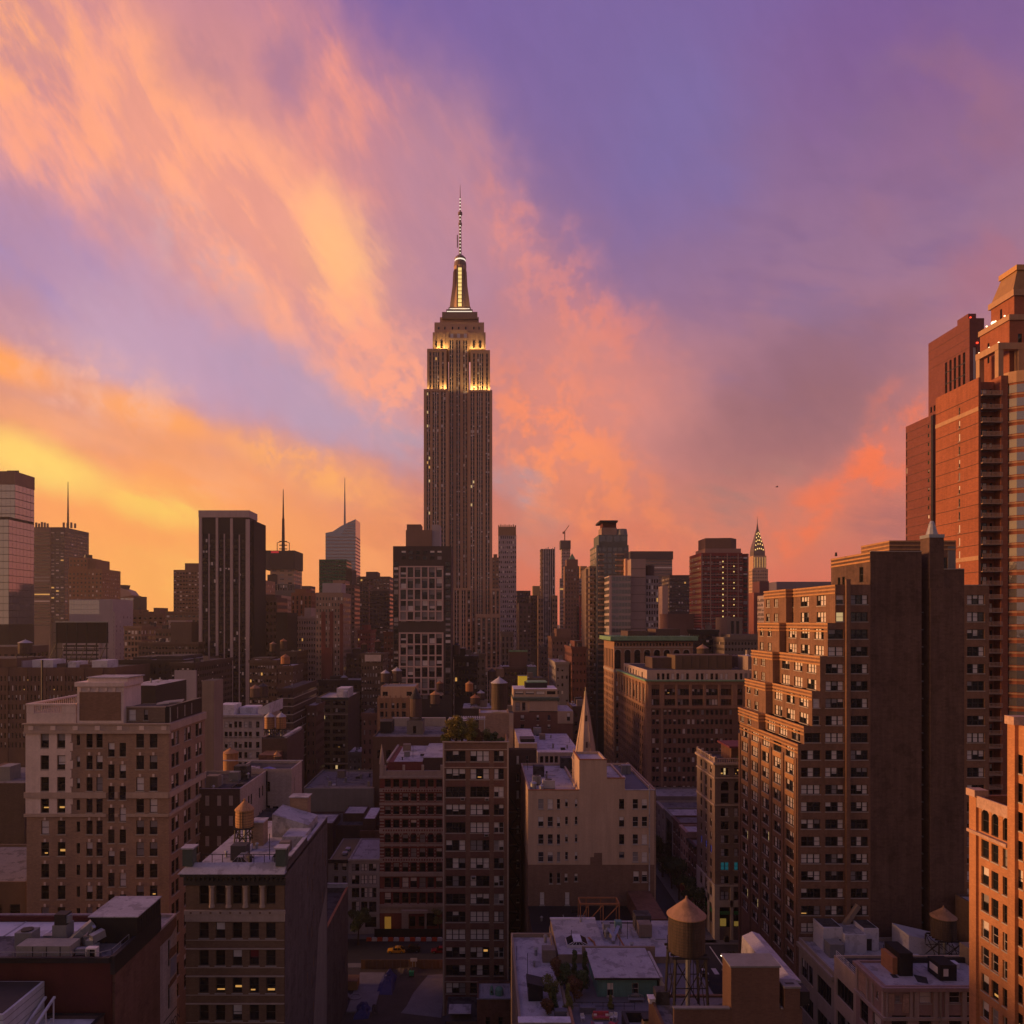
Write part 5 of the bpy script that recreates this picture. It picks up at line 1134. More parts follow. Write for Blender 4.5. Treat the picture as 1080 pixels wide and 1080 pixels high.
t = thing('green_roof_tank', 'squat pale green tank with domed top on the low red house', 'tank', (PX(526.5, 155), 155, zt - .5)); tx = PX(526.5, 155); GT = mat('mint_tank', (.14, .3, .22), .6, .15, 1); part('tank_body', MB().lathe(tx, 155, [(0, zt + 1.2), (.5, zt + 1.1), (.85, zt + .7), (.9, zt - .3), (.9, zt - .5)], 14), GT, t, True)
t = thing('green_vent_cowl', 'narrow pale green vent cowl left of the green tank', 'vent', (PX(518.5, 155), 155, zt - .5)); tx = PX(518.5, 155); part('cowl', MB().lathe(tx, 155, [(0, zt + 1.5), (.25, zt + 1.2), (.42, zt + .2), (.42, zt - .5)], 10), GT, t, True); part('cowl_vent', MB().box(tx - .15, tx + .15, 154.52, 154.56, zt, zt + .5), STEEL, t)

# ---------------------------------------------------------------- right: setback brick tower
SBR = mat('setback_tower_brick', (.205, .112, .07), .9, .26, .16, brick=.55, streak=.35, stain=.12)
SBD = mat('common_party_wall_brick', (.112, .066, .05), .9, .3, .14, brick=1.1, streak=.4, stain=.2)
SBO = mat('orange_band_brick', (.45, .235, .10), .9, .18, .3, brick=.5)
b = Bld('setback_brick_tower', 'large brown brick tower stepping back in terraces on its lit west side', 84, 165)
Y = 150.0; XB = PX(918, Y); P_ = 18.22
def rowz(k): return PZ(637.4 + P_ * k, Y), PZ(627.4 + P_ * k, Y)
tiers = [  # west edge px, top px, first and last storey, extra south columns
 (841.7, 785, 9, 21, [(845, 865.3, 'tri'), (870.5, 889.8, 'tri')]),
 (848, 766, 8, 8, [(848.8, 865.3, 'duo'), (870.5, 889.8, 'tri')]),
 (856.5, 729, 6, 7, [(857.6, 864.8, 'sashw'), (870.8, 889.8, 'tri')]),
 (865, 692, 4, 5, [(871, 889.8, 'triw')]),
 (873, 657, 2, 3, [(873.8, 889.6, 'duo')]),
 (881, 616.5, 0, 1, [(882, 890, 'sashw')])]
zlo = 0.0; ce = b.mb('band_course', SBO)
for i, (pe, pt_, k0, k1, cols) in enumerate(tiers):
    X0 = PX(pe, Y); zt = PZ(pt_, Y); ops = []
    for a, c, st in cols + [(897.3, 915.3, 'trid')]:
        for k in range(k0, k1 + 1):
            z0, z1 = rowz(k); s_ = st
            if st == 'tri': s_ = ('tri', 'trid', 'triw', 'tri')[(k * 3 + int(a)) % 4]
            ops.append((PX(a, Y) - X0, PX(c, Y) - X0, z0 - zlo, z1 - zlo, s_))
    wo = []
    for k in range(k0, k1 + 1):
        z0, z1 = rowz(k)
        for j in range(5 if i < 5 else 4):
            u = 1.2 + j * 6.6 if i < 5 else 1.2 + j * 8
            wo.append((u + .4, u + 4.6, z0 - zlo - .15, z1 - zlo + .1, 'bl' if (k + j) % 3 and k < 14 else 'trid' if k == 9 else 'tri'))
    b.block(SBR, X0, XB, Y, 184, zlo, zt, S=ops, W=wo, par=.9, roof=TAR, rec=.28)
    zb = zt
    for q in range(3): ce.box(X0 - .12, X0, Y - .1, 184, zb - .38 - q * .75, zb - .04 - q * .75)
    if i:  # bay standing forward at the back of each terrace
        Xb = X0 - 1.6
        bo = [(u, u + 2.4, rowz(k)[0] - zlo, rowz(k)[1] - zlo, 'bl') for k in range(k0, k1 + 1) for u in (1.4, 6.4)]
        b.block(SBR, Xb, X0 - .13, 170.5, 183.9, zlo, zt - .02, W=bo, par=.9, name='terrace_bay', rec=.28)
        for q in range(3): ce.box(Xb - .12, Xb, 170.4, 184, zb - .4 - q * .75, zb - .06 - q * .75); ce.box(Xb - .12, X0 - .13, 170.38, 170.5, zb - .4 - q * .75, zb - .06 - q * .75)
        b.mb('terrace_rail', STEEL).box(X0 - 1.4, X0 - 1.35, Y, 170, zlo + .9, zlo + .96) if 0 else None
    zlo = zt
for k in range(10, 14):   # brick piers on the lit flank get a bluish strip
    pass
for j in range(6): b.mb('pilaster', SBR).box(PX(841.7, Y) - .22, PX(841.7, Y), 151.0 + j * 6.58 - .6, 151.0 + j * 6.58 + .6, 0, PZ(800, Y))
for k in range(4):
    for j in range(5): ce.box(PX(841.7, Y) - .1, PX(841.7, Y), 152.0 + j * 6.58, 156.4 + j * 6.58, rowz(10 + k)[1] + .3, rowz(10 + k)[1] + 1.3)
b.mb('south_pier', SBR).box(PX(891.3, Y), PX(895.8, Y), Y - .55, Y, 0, PZ(611, Y))
bs = b.mb('window_band_sill', SILL)
# blank slab, slot, second slab, chimney, penthouse, east window bay
zt = PZ(582, Y); xs, xe = PX(972, Y), PX(981, Y); xf = PX(1017, Y); xg = PX(1043, Y)
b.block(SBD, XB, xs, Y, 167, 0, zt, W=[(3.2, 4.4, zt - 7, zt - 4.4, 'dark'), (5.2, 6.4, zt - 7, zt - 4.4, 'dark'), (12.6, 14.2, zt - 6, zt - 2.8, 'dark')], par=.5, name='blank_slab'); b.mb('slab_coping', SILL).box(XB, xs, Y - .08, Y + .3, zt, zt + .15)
for q in range(3): ce.box(XB - .12, XB, Y, 167, zt - .4 - q * .8, zt - .05 - q * .8)
b.block(DKB, xs + .01, xe - .01, Y + 5, 167, 0, zt - 5, name='recess_wall')
for k in range(24): b.mb('slot_landing', GRYP).box(xs + .02, xe - .02, Y + 2.2, Y + 4.9, 8 + k * 3.55, 8.25 + k * 3.55)
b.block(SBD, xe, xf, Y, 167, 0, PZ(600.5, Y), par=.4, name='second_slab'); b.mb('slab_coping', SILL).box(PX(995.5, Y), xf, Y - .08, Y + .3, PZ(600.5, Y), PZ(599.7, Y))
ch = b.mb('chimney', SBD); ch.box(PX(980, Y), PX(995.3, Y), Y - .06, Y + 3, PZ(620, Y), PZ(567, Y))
cp_ = b.mb('chimney_cap', GALV); cp_.box(PX(980, Y) - .1, PX(995.3, Y) + .1, Y - .15, Y + 3.1, PZ(567, Y), PZ(563.5, Y)); cp_.cyl(PX(987.5, Y), Y + 1.5, PZ(563.5, Y), PZ(552, Y), 1.15, .55, 10); cp_.cyl(PX(987.5, Y), Y + 1.5, PZ(552, Y), PZ(548.5, Y), .6, .3, 8)
wz = [(rowz(k)[0], rowz(k)[1]) for k in range(0, 20)]
b.block(SBR, xf + .01, xg, Y, 184, 0, PZ(617.5, Y), S=[(PX(1020, Y) - xf, PX(1038.3, Y) - xf, z0, z1, ('bl', 'trid', 'tri')[k % 3] if k in (0, 7, 8) else 'trid') for k, (z0, z1) in enumerate(wz)], par=.4, name='east_bay', rec=.28); b.mb('slab_coping', SILL).box(xf + .02, xg, Y - .08, Y + .3, PZ(617.5, Y), PZ(616.7, Y))
px0, px1 = PX(938, 167.5), PX(1008, 167.5); pz = PZ(570, 167.5)
b.block(SBR, px0, px1, 167.5, 180, 90, pz, S=[(px1 - px0 - 3.6, px1 - px0 - 1.9, 8, 12.4, 'dark')], name='penthouse', par=.3); b.mb('penthouse_panel', mat('grey_render', (.19, .18, .17))).box(px1 - 1.8, px1 - .05, 167.4, 167.5, 96, pz - 1.2)
for q in range(3): ce.box(px0 - .1, px1, 167.36, 167.5, pz - .4 - q * .9, pz - .05 - q * .9); ce.box(px0 - .12, px0, 167.5, 180, pz - .4 - q * .9, pz - .05 - q * .9)
b.mb('roof_stub', STEEL, True).cyl(PX(906.5, Y), 160, zt, zt + .8, .3, .2, 8); b.mb('roof_vent', GALV, True).box(xf + 1.0, xf + 1.8, 155, 156, PZ(617.5, Y), PZ(617.5, Y) + 1.6)
b.done(near=True)
solo('fallen_awning', MB().extr([(75.2, 38.5), (77.4, 38.5), (76.4, 39.4)], 146.5, 149.6) if 0 else MB().bar((72.6, 149.0, 26.5), (75.7, 149.4, 30.6), .45), BT, 'tan slanting chute leaning against the setback tower low on its front', 'chute', (74, 149, 28))

# ---------------------------------------------------------------- orange brick tower with balconies
ORB = mat('orange_red_brick', (.29, .098, .05), .9, .2, .18, brick=.8, streak=.25)
ORT = mat('buff_band_stone', (.40, .24, .14), .85, .15, .4)
b = Bld('balcony_brick_tower', 'tall orange brick apartment tower with stacked balconies and stepped top at right edge', 140, 205)
Y = 190.0; X0 = PX(1032, Y); Yb = 208.0; zt = PZ(398, Y); fp = 14.3 * Y / F
nf = 38; zf = [zt - 3.0 - k * fp for k in range(nf)]
uw = Yb - 127.2 * 780 / 502
wo = [(uw - .3, uw + .3, z - 1.2, z + .9, 'sashw') for z in zf[1:]]
b.block(ORB, X0, PX(1034.5, Y), Y, Yb, 0, zt, W=wo, par=.6, roof=TAR, rec=.15)
for k, z in enumerate(zf): b.mb('floor_joint', STEEL).box(X0 - .05, X0, Y, Yb, z - 1.75, z - 1.62) if k not in (1, 12) else b.mb('stone_band', ORT).box(X0 - .12, X0, Y - .1, Yb, z - 2.1, z - 1.0)
xa, xb, xc = PX(1034.5, Y), PX(1055, Y), PX(1063, Y)
b.block(ORB, xa + .001, xb, Y + 2.4, Yb, 0, zt - .4, S=[q for z in zf for q in ((1.0, 3.2, z - 1.5, z + .7, 'duo'), (3.9, 4.6, z - 1.5, z + .7, 'sash'))], name='balcony_recess', rec=.2)
CON2 = mat('balcony_concrete', (.33, .22, .16), .85, .2, .5)
for k, z in enumerate(zf[:30]):
    bc = b.mb('balcony', CON2, True); bc.prism([(xa + .05, Y - .6), (xb + .2, Y - .6), (xb + .2, Y + 2.38), (xa + .05, Y + 2.38)], z - 1.75, z - 1.5); br_ = b.mb('balcony_rail', mat('bronze_rail', (.40, .26, .18), .6, .2, 1), True)
    br_.box(xa + .05, xb + .2, Y - .6, Y - .52, z - .62, z - .52); 
    for j in range(16): br_.box(xa + .08 + j * .335, xa + .22 + j * .335, Y - .58, Y - .54, z - 1.5, z - .62)
b.block(ORB, xb + .21, xc, Y, Yb, 0, zt + .5, name='corner_pier_wall', par=.4)
# rounded glazed bay
BAYG = glassy('coated_bay_glass', (.36, .33, .31), .07, .8, .75, .02)
zb_ = PZ(393, Y); gx = xc + 5.2
def arc(r, y0, n=9): return [(gx - r * math.cos(math.pi * k / (n - 1)), y0 - r * .62 * math.sin(math.pi * k / (n - 1))) for k in range(n)]
b.mb('round_bay', ORB).prism(arc(5.2, Y + 1.2) , 0, zb_); b.mb('bay_cornice', ORT).prism(arc(5.5, Y + 1.2), zb_ - 2.8, zb_ + .1)
for k, z in enumerate(zf[:30]):
    p = arc(5.28, Y + 1.2); g = b.mb('bay_window', BAYG, True); i = len(g.v)
    g.v += [(x_, y_, z - 1.2) for x_, y_ in p] + [(x_, y_, z + .9) for x_, y_ in p]
    for j in range(8): g.f.append((i + j, i + j + 1, i + 10 + j, i + 9 + j)); g.m.append(0)
    b.mb('bay_band', ORT).prism(arc(5.36, Y + 1.2), z - 1.75, z - 1.4)
b.block(ORB, gx + 5.25, gx + 14, Y, Yb, 0, zt + 1)
# stepped top
pgx, pg = 134.1, b.mb('pergola_frame', ORT); zp = 160.3
pg.box(pgx, pgx + 1.3, 192.6, 194, zt, zp - 1.5); pg.box(pgx, pgx + 1.3, 200, 201.4, zt, zp - 1.5); pg.box(pgx - .1, pgx + 1.4, 192.5, 201.5, zp - 1.5, zp + .2); pg.box(pgx + 5.2, pgx + 6.8, 192.6, 194, zt, zp - 1.5); pg.box(pgx + 1.41, pgx + 16, 192.5, 193.9, zp - 1.5, zp + .2); pg.box(pgx + 8.6, pgx + 10, 190.6, 192, zt, zp + 1.2); pg.box(pgx + 8.5, pgx + 18, 190.5, 192.4, zp + 1.21, zp + 3.0)
t2 = 138.3; z2 = 168.3
b.block(ORB, t2, t2 + 18, 194.5, 206, zt, z2, W=[(3, 3.8, 8, 13.5, 'dark')], S=[(2.2, 3.4, 6, 13, 'dark')], name='upper_tier', par=.3); b.mb('tier_cornice', ORT).box(t2 - .35, t2 + 18, 194.1, 206.3, z2 - 1.2, z2 + .25)
t3 = 141.0; z3 = 176.0
b.block(ORB, t3, t3 + 16, 196.5, 205.5, z2 + .26, z3 - 1.6, W=[(3.6, 4.4, .6, 4.4, 'dark')], name='upper_tier', new=True); b.mb('tier_cornice', ORT).box(t3 - .5, t3 + 16, 196, 206, z3 - 1.6, z3)
mx = b.mb('mansard_roof', mat('bronze_mansard', (.30, .17, .07), .6, .2, .6)); zm = 182.0
mx.poly([(t3, 205.5, z3), (t3, 197, z3), (t3 + 2.0, 198.2, zm), (t3 + 2.0, 204.4, zm)]); mx.poly([(t3, 197, z3), (t3 + 16, 197, z3), (t3 + 14, 198.2, zm), (t3 + 2.0, 198.2, zm)]); mx.poly([(t3 + 16, 205.5, z3), (t3, 205.5, z3), (t3 + 2, 204.4, zm), (t3 + 14, 204.4, zm)])
b.mb('roof_cornice', mat('lit_gold_cornice', (.5, .28, .12), .7, .15, .5)).box(t3 + 1.6, t3 + 14.4, 197.8, 204.8, zm, 183.4); b.mb('roof_finial', STEEL).cyl(t3 + 4, 200, 183.4, 184.0, .5, .4, 8)
LAMP = mat('lamp_globe', (.6, .5, .4), .5, 0, emit=(1, .72, .42), es=3.0); REDL = mat('red_beacon', (.4, .02, .01), .5, 0, emit=(1, .05, .02), es=2.5)
for k, (x_, y_, z_, r_) in enumerate(((t3 - .4, 204, z2 + 1.9, .55), (t2 - .2, 196, z2 + .55, .22), (t2 - .2, 199.5, z2 + .55, .22), (t2 - .2, 203, z2 + .55, .22), (pgx + .6, 193.4, zp + .5, .22), (pgx + .6, 197, zp + .5, .22), (pgx + .6, 201, zp + .5, .22), (pgx + 9.4, 191.2, zp + 3.3, .26))):
    b.mb('lamp', LAMP, True).lathe(x_, y_, [(.02, z_ - r_), (r_ * .8, z_ - r_ * .6), (r_, z_), (r_ * .8, z_ + r_ * .6), (.02, z_ + r_)], 8)
b.done(near=False)
# --- dark red towers behind it
DRB = mat('maroon_brick', (.17, .058, .048), .9, .14, .15, brick=1.0, streak=.12)
b = Bld('maroon_tower', 'tall maroon tower with black window strips near its top, behind the balcony tower', 185, 272)
Y = 260.0; X0 = PX(1022.5, Y); Yb = 284.0; zt = PZ(335.5, Y)
wo = [(u, u + .95, zt - z_ - 24, zt - z_, 'sash') for u in (0,) for z_ in ()]
wo += [(10.2 + k * 2.55, 11.5 + k * 2.55, zt - 44, zt - 11, 'big') for k in range(5)]
wo += [(1.2 + k * 2.1, 2.3 + k * 2.1, z, z + 2.2, 'mid') for k in range(4) for z in (zt - 27, zt - 32, zt - 37, zt - 42, zt - 47)]
b.block(DRB, X0, PX(1038, Y), Y, Yb, 0, zt, S=[(1.3 + k * 2.2, 2.6 + k * 2.2, zt - 44, zt - 10, 'big') for k in range(2)], W=wo, par=.5, rec=.5)
for k in range(1, 5): b.mb('wall_joint', STEEL).box(X0 - .04, X0, Y, Yb, zt - k * 3.4 - .08, zt - k * 3.4) if k < 4 else None
for k in range(7): b.mb('transom', STEEL).box(X0 - .02, X0 + .1, Y + 2.2, Y + 13.8, zt - 15 - k * 4.2, zt - 14.6 - k * 4.2)
b.mb('roof_box', DRB).box(X0 + .2, X0 + 3, Y + 1, Y + 7, zt, zt + 2.0); b.mb('beacon', REDL, True).box(X0 + .4, X0 + .8, Y + .2, Y + .6, zt + .1, zt + .6); b.mb('beacon', REDL, True).box(X0 + 2.3, X0 + 2.9, Y - .35, Y - .05, zt - 9, zt - 8.5)
b.done()
b = Bld('lower_maroon_tower', 'lower maroon brick slab with one column of tiny windows, left of the balcony tower', 142, 232)
Y = 225.0; X0 = PX(984, Y); Yb = 239.5; zt = PZ(437, Y)
b.block(DRB, X0, X0 + 12, Y, Yb, 0, zt, W=[(11.9, 12.7, zt - 3.6 - k * 2.78, zt - 2.5 - k * 2.78, 'mid') for k in range(20)] + [(.3, .8, zt - 4.2 - k * 2.78, zt - 2.3 - k * 2.78, 'slot') for k in range(20)], par=.4, rec=.12)
for k in range(20): b.mb('wall_joint', STEEL).box(X0 - .03, X0, Y, Yb, zt - 2.3 - k * 2.78, zt - 2.2 - k * 2.78)
b.mb('end_strip', BLACKM).box(X0 - .02, X0 + .05, Y - .05, Y + 1.0, zt - 34, zt - .2); b.done()

# ---------------------------------------------------------------- far right orange corner building
OCB = mat('amber_brick', (.42, .19, .085), .9, .18, .3, brick=.5)
OCS = mat('carved_pink_stone', (.42, .27, .2), .85, .3, .9, speck=.35)
b = Bld('arcaded_brick_building', 'amber brick building with carved arched loggia and tall pilasters at the right edge', 72, 86)
yc = lambda px: 63.8 * 780 / (px - 510)
z0 = 60.1
yw = [(yc(1043), yc(1035)), (yc(1053), yc(1045.6)), (yc(1066), yc(1057.5))]
Yb, Ym = 96.6, 89.5
wo = [(Yb - y1, Yb - y0, z0 - 2.25 - 3.42 * k, z0 - 3.42 * k, 'sashw' if k in (3, 4, 6) else 'sash') for y0, y1 in yw for k in range(13)]
la = [(Yb - y1, Yb - y0, 61.1, 64.0, 'dark') for y0, y1 in yw]
b.block(OCB, 63.8, 90, Ym, Yb, 0, 65.3, W=wo + la, par=1.6, roof=mat('brown_roof', (.12, .07, .05), .9, .3, .3, streak=0), rec=.3)
wm = [(.7 + j * 1.95, 2.0 + j * 1.95, z0 + 12 - 2.25 - 3.42 * k, z0 + 12 - 3.42 * k, 'sash') for j in range(3) for k in range(16)] + [(8 + j * 1.95, 9.3 + j * 1.95, z0 + 12 - 2.25 - 3.42 * k, z0 + 12 - 3.42 * k, 'sash') for j in range(3) for k in range(16)]
b.block(OCB, 63.8, 90, 72, Ym - .01, 0, 75.6, W=wm, par=1.0, name='main_block', rec=.3)
pl = b.mb('pilaster', OCB)
for yy, zz in ((88.2, 75.6), (81.4, 75.6), (73.4, 75.6)): pl.box(63.35, 63.8, yy, yy + 1.25, 0, zz)
pl.box(63.45, 63.8, 95.3, 96.65, 0, 65.3)
cs = b.mb('carved_band', OCS); cs.box(63.5, 63.8, Ym, 95.28, 64.05, 65.5); cs.box(63.2, 63.8, Ym, 96.8, 60.55, 60.95)
def arch_fill(mb, side_x, y0, y1, zs, ztop, n=6):
    """stone spandrels that turn a square head into an arch (wall facing west)"""
    c, r = (y0 + y1) / 2, (y1 - y0) / 2
    for s in (-1, 1):
        pts = [(side_x, c + s * r, zs), (side_x, c + s * r, ztop)] + [(side_x, c + s * r * math.sin(math.pi / 2 * k / n), zs + r * .95 * math.cos(math.pi / 2 * k / n)) for k in range(n)]
        mb.poly(pts)
for y0, y1 in yw:
    arch_fill(b.mb('arch_panel', OCS, True), 63.84, y0, y1, 63.3, 64.06)
fn = b.mb('pier_cap', OCS); fn.box(63.2, 65, 95.2, 96.9, 65.3, 66.2); fn.box(63.1, 65.2, 88.0, 89.6, 75.6, 76.6)
b.done(near=True)

# ---------------------------------------------------------------- low buildings below the setback tower
b = Bld('white_roofed_low_building', 'low building with big shop windows and a pale flat roof under the setback tower', 80, 142)
STC = mat('dirty_pale_stucco', (.33, .27, .22), .9, .2, .4)
b.block(STC, 63.8, 104, 134.62, 149.7, 0, 24.0, W=[(1.2, 6.6, z, z + 3.6, 'wide') for z in (4, 10.5, 17)] + [(8.2, 14, z, z + 3.6, 'wide') for z in (4, 10.5, 17)], par=.7, roof=SILV, rec=.3)
b.mb('cornice', STC).box(63.3, 63.8, 134.62, 149.7, 22.4, 23.2)
for (a, c, y0, y1, h_) in ((66.6, 70.4, 145, 149.5, 4.6), (70.41, 74.6, 144, 149.4, 3.6), (74.61, 77.6, 145.2, 149.5, 4.3)): b.mb('bulkhead', WHT).box(a, c, y0, y1, 23.3, 23.3 + h_); b.mb('bulkhead_roof', TAR if a != 70.41 else SILV).box(a + .2, c - .2, y0 + .3, y1 - .1, 23.3 + h_, 23.34 + h_)
b.mb('bulkhead_door', STEEL, True).box(69.0, 70.0, 144.95, 145, 23.3, 25.6); b.mb('bulkhead_door', STEEL, True).box(75.2, 76.2, 145.15, 145.2, 23.3, 25.6)
b.mb('tank_room', WHT).extr([(82, 23.3), (91.5, 23.3), (91.5, 25.2), (82, 27.4)], 142.6, 148.5); b.mb('roof_box', WHT).box(70.6, 73.8, 138, 141, 23.3, 23.7).box(79.5, 82, 143.6, 146, 23.3, 23.8); b.clutter(66, 100, 136, 143, 23.3, 14, 16)
b.done(near=True)
tank('grey brown water tank with orange cone roof on splayed legs, at lower right', PX(995, 140.5), 140.5, 23.35, 2.15, PZ(967, 140.5) - PZ(988, 140.5), PZ(988, 140.5) - 23.35, WOOD, TANKR, .42, 8, 20, None, 1.25)
b = Bld('cream_shop_building', 'narrow cream building with wide dark windows beside the pink stone corner', 78, 130)
CRS = mat('cream_stucco', (.46, .35, .27), .88, .15, .4)
b.block(CRS, 63.8, 100, 126.72, 134.6, 0, 27.2, W=[(.9, 7.0, z, z + 3.3, 'wide') for z in (3, 9, 14.6, 20.4)], par=.4, roof=TAR, rec=.35); b.done(near=True)
railing('white pipe railing along the cream building roof edge', [(64.0, 127, 27.2), (64.0, 134.2, 27.2)], 1.0, 1.2, WHT, .03, 3)
PKS = mat('pink_stone', (.33, .215, .19), .88, .22, .5, speck=.2); PLS = mat('pale_pink_stone', (.40, .31, .27), .88, .2, .5)
b = Bld('pink_stone_building', 'ornate pink stone corner building with worn pale roof at the lower right', 80, 122)
Y = 117.6; zt = PZ(1040, Y)
so = b.px(Y, 63.8, 0, [(944.2, 950.2)], [(1050, 1057.5)], 'sashw') + b.px(Y, 63.8, 0, [(970, 982.5), (1001.5, 1013), (1020, 1032)], [(1045.5, 1058.5)], 'sashw') + b.px(Y, 63.8, 0, [(940.5, 956.5), (969, 982.5), (1001, 1014), (1020, 1034)], [(1071, 1094)], 'sash')
b.block(PKS, 63.8, 108, Y, 126.7, 0, zt, S=so, W=[(1.6, 2.9, zt - 4.6, zt - 1.4, 'sash'), (6.4, 7.2, zt - 3.2, zt - 2.0, 'sash'), (1.4, 4.0, zt - 9.2, zt - 5.9, 'sash'), (5.4, 8, zt - 9.2, zt - 5.9, 'sash'), (1.4, 4, zt - 14, zt - 10.6, 'sash'), (5.4, 8, zt - 14, zt - 10.6, 'sash')], par=.35, roof=SILV, rec=.3)
co = b.mb('cornice', PKS); co.box(63.2, 63.8, Y - .5, 126.7, zt - .7, zt - .1); co.box(63.8, 108, Y - .5, Y, zt - .7, zt - .1)
bc = b.mb('belt_course', PLS); bc.box(63.4, 63.8, Y - .3, 126.7, zt - 5.4, zt - 4.9); bc.box(63.8, 108, Y - .3, Y, zt - 5.4, zt - 4.9)
pl = b.mb('pilaster', PLS)
for a, c in ((934.2, 936), (959, 962), (964, 968.6), (984, 988), (996, 1000), (1014.4, 1018.8)): pl.box(PX(a, Y), PX(c, Y), Y - .22, Y, zt - 4.9, zt - .72)
for a, c in ((956.8, 968.6), (983, 1000.6), (1014.4, 1019.6)): pl.box(PX(a, Y), PX(c, Y), Y - .12, Y, zt - 14, zt - 5.42)
for yy in (117.8, 121, 122.6, 126): pl.box(63.62, 63.8, yy, yy + .5, zt - 4.88, zt - .72)
b.mb('carved_panel', OCS, True).box(PX(936.6, Y), PX(942.6, Y), Y - .15, Y, zt - 4.2, zt - 1.2); b.mb('carved_panel', OCS, True).box(PX(952, Y), PX(958.4, Y), Y - .15, Y, zt - 4.2, zt - 1.2); b.mb('carved_panel', OCS, True).box(63.66, 63.8, 123.2, 125.4, zt - 4.3, zt - 1.1)
b.mb('roof_drain_pipe', STC).bar((PX(991, Y), Y - .3, 0), (PX(991, Y), Y - .3, zt), .1)
bb = b.mb('bulkhead', BLACKM, True); bb.box(68.4, 70.6, 121.6, 126.2, zt - .35, zt + 3.4); b.mb('bulkhead_side', OCB).box(67.6, 68.38, 122.2, 125.8, zt - .35, zt + 2.4); b.mb('rear_parapet', STEEL).box(70.61, 108, 126.3, 126.68, zt - .35, zt + .5)
b.mb('bulkhead', BLACKM, True).box(PX(987.5, 121), PX(1005, 121), 120, 123.4, zt - .35, zt + 2.2); b.mb('bulkhead_window', BLIND).box(PX(995, 120), PX(1000, 120), 119.93, 119.98, zt + .4, zt + 1.6); b.mb('bulkhead_window', BLIND).box(PX(987.5, 121) - .04, PX(987.5, 121) - .01, 120.6, 122.8, zt + .5, zt + 1.6)
b.clutter(66, 98, 119, 126, zt - .35, 9, 17); b.mb('roof_patch', mat('black_roof_patch', (.03, .03, .032), .9, .3, .6, streak=0)).poly([(70.2, 119.6, zt - .33), (71.6, 119.0, zt - .33), (72.6, 121.2, zt - .33), (71.0, 122.2, zt - .33)]).poly([(67, 121, zt - .33), (68, 121, zt - .33), (68, 122.4, zt - .33), (67.2, 122.4, zt - .33)])
b.done(near=True)
for k, (x_, l_) in enumerate(((76.5, 'small roof vent near the back of the pink stone roof'), (84.2, 'round black vent by the dark bulkhead on the pink stone roof'))): solo('roof_vent', MB().cyl(x_, 119.2 + 5.6 * (1 - k), zt - .35, zt + .3, .3, .3, 10).cyl(x_, 119.2 + 5.6 * (1 - k), zt + .3, zt + .6, .5, .2, 10), (GALV, STEEL)[k], l_, 'vent', (x_, 119.2, zt))
b = Bld('low_dark_side_building', 'dark low brick building between the tower and the amber building', 98, 132)
b.block(DKB, 95, 110, 150 - 13, 149, 24, 33, par=.4, roof=SILV); b.done()

# ---------------------------------------------------------------- corner block across the side street
GCB = mat('grey_buff_brick', (.20, .15, .125), .9, .2, .25, brick=.5)
b = Bld('balustraded_corner_building', 'grey brick corner building with arched upper windows, balustrade and roof garden', 74, 212)
Y = 204.0; X0 = 63.8; Yb = 221.2; zt = PZ(804, Y)
ry = [(810, 817.5), (852.5, 861), (866.5, 875), (881, 889.3), (895.2, 903.2), (909.5, 918), (924, 932)]
so = []
for k, r_ in enumerate(ry): so += b.px(Y, X0, 0, [(760.2, 768.8), (774.4, 783), (788, 797)], [r_], 'teal' if k == 5 else ('tri_lit' if k == 0 else 'duo'))
so += b.px(Y, X0, 0, [(760.2, 768.8), (774.4, 783), (788, 797)], [(824, 834), (836.6, 847)], 'dark') + b.px(Y, X0, 0, [(760.2, 768.8), (774.4, 783)], [(940.5, 949.2)], 'duo') + b.px(Y, X0, 0, [(759, 770), (773.5, 785)], [(957, 978)], 'big')
wo = [(Yb - yc(px_) - .75, Yb - yc(px_) + .75, PZ(b_, Y), PZ(t_, Y), 'blue' if k == 4 else 'sash') for k, (t_, b_) in enumerate(ry) for px_ in (739.6, 744.6, 749.8)]
wo += [(Yb - yc(px_) - .75, Yb - yc(px_) + .75, PZ(b_, Y), PZ(t_, Y), 'dark') for t_, b_ in ((824, 834), (836.6, 847)) for px_ in (739.6, 744.6, 749.8)] + [(Yb - yc(px_) - .8, Yb - yc(px_) + .8, PZ(949, Y), PZ(940, Y), 'sash') for px_ in (739.6, 744.6, 749.8)] + [(Yb - yc(px_) - 1, Yb - yc(px_) + 1, PZ(978, Y), PZ(957, Y), 'big') for px_ in (739.6, 744.6, 749.8)]
b.block(GCB, X0, 92, Y, Yb, 0, zt, S=so, W=wo, par=.8, roof=TAR, rec=.3)
wb = b.mb('white_base', mat('white_shop_base', (.42, .37, .33), .85, .16, .4)); zb = PZ(935, Y)
for a, c in ((753.6, 758.8), (770.2, 773.3), (785.2, 800)): wb.box(PX(a, Y), PX(c, Y), Y - .12, Y, 0, zb)
wb.box(X0 - .12, 92, Y - .2, Y, zb, zb + .5); wb.box(PX(758.8, Y), PX(785.2, Y), Y - .12, Y, PZ(956.6, Y), PZ(949.8, Y))
for y0, y1 in ((204.0, 206.2), (208.6, 210.6), (213, 215.2), (217.6, 221.2)): wb.box(X0 - .13, X0, y0, y1, 0, zb)
wb.box(X0 - .2, X0, Y, Yb, zb, zb + .5); wb.box(X0 - .13, X0, 206.2, 217.6, PZ(956.6, Y), PZ(949.6, Y))
bc = b.mb('belt_course', TRIM)
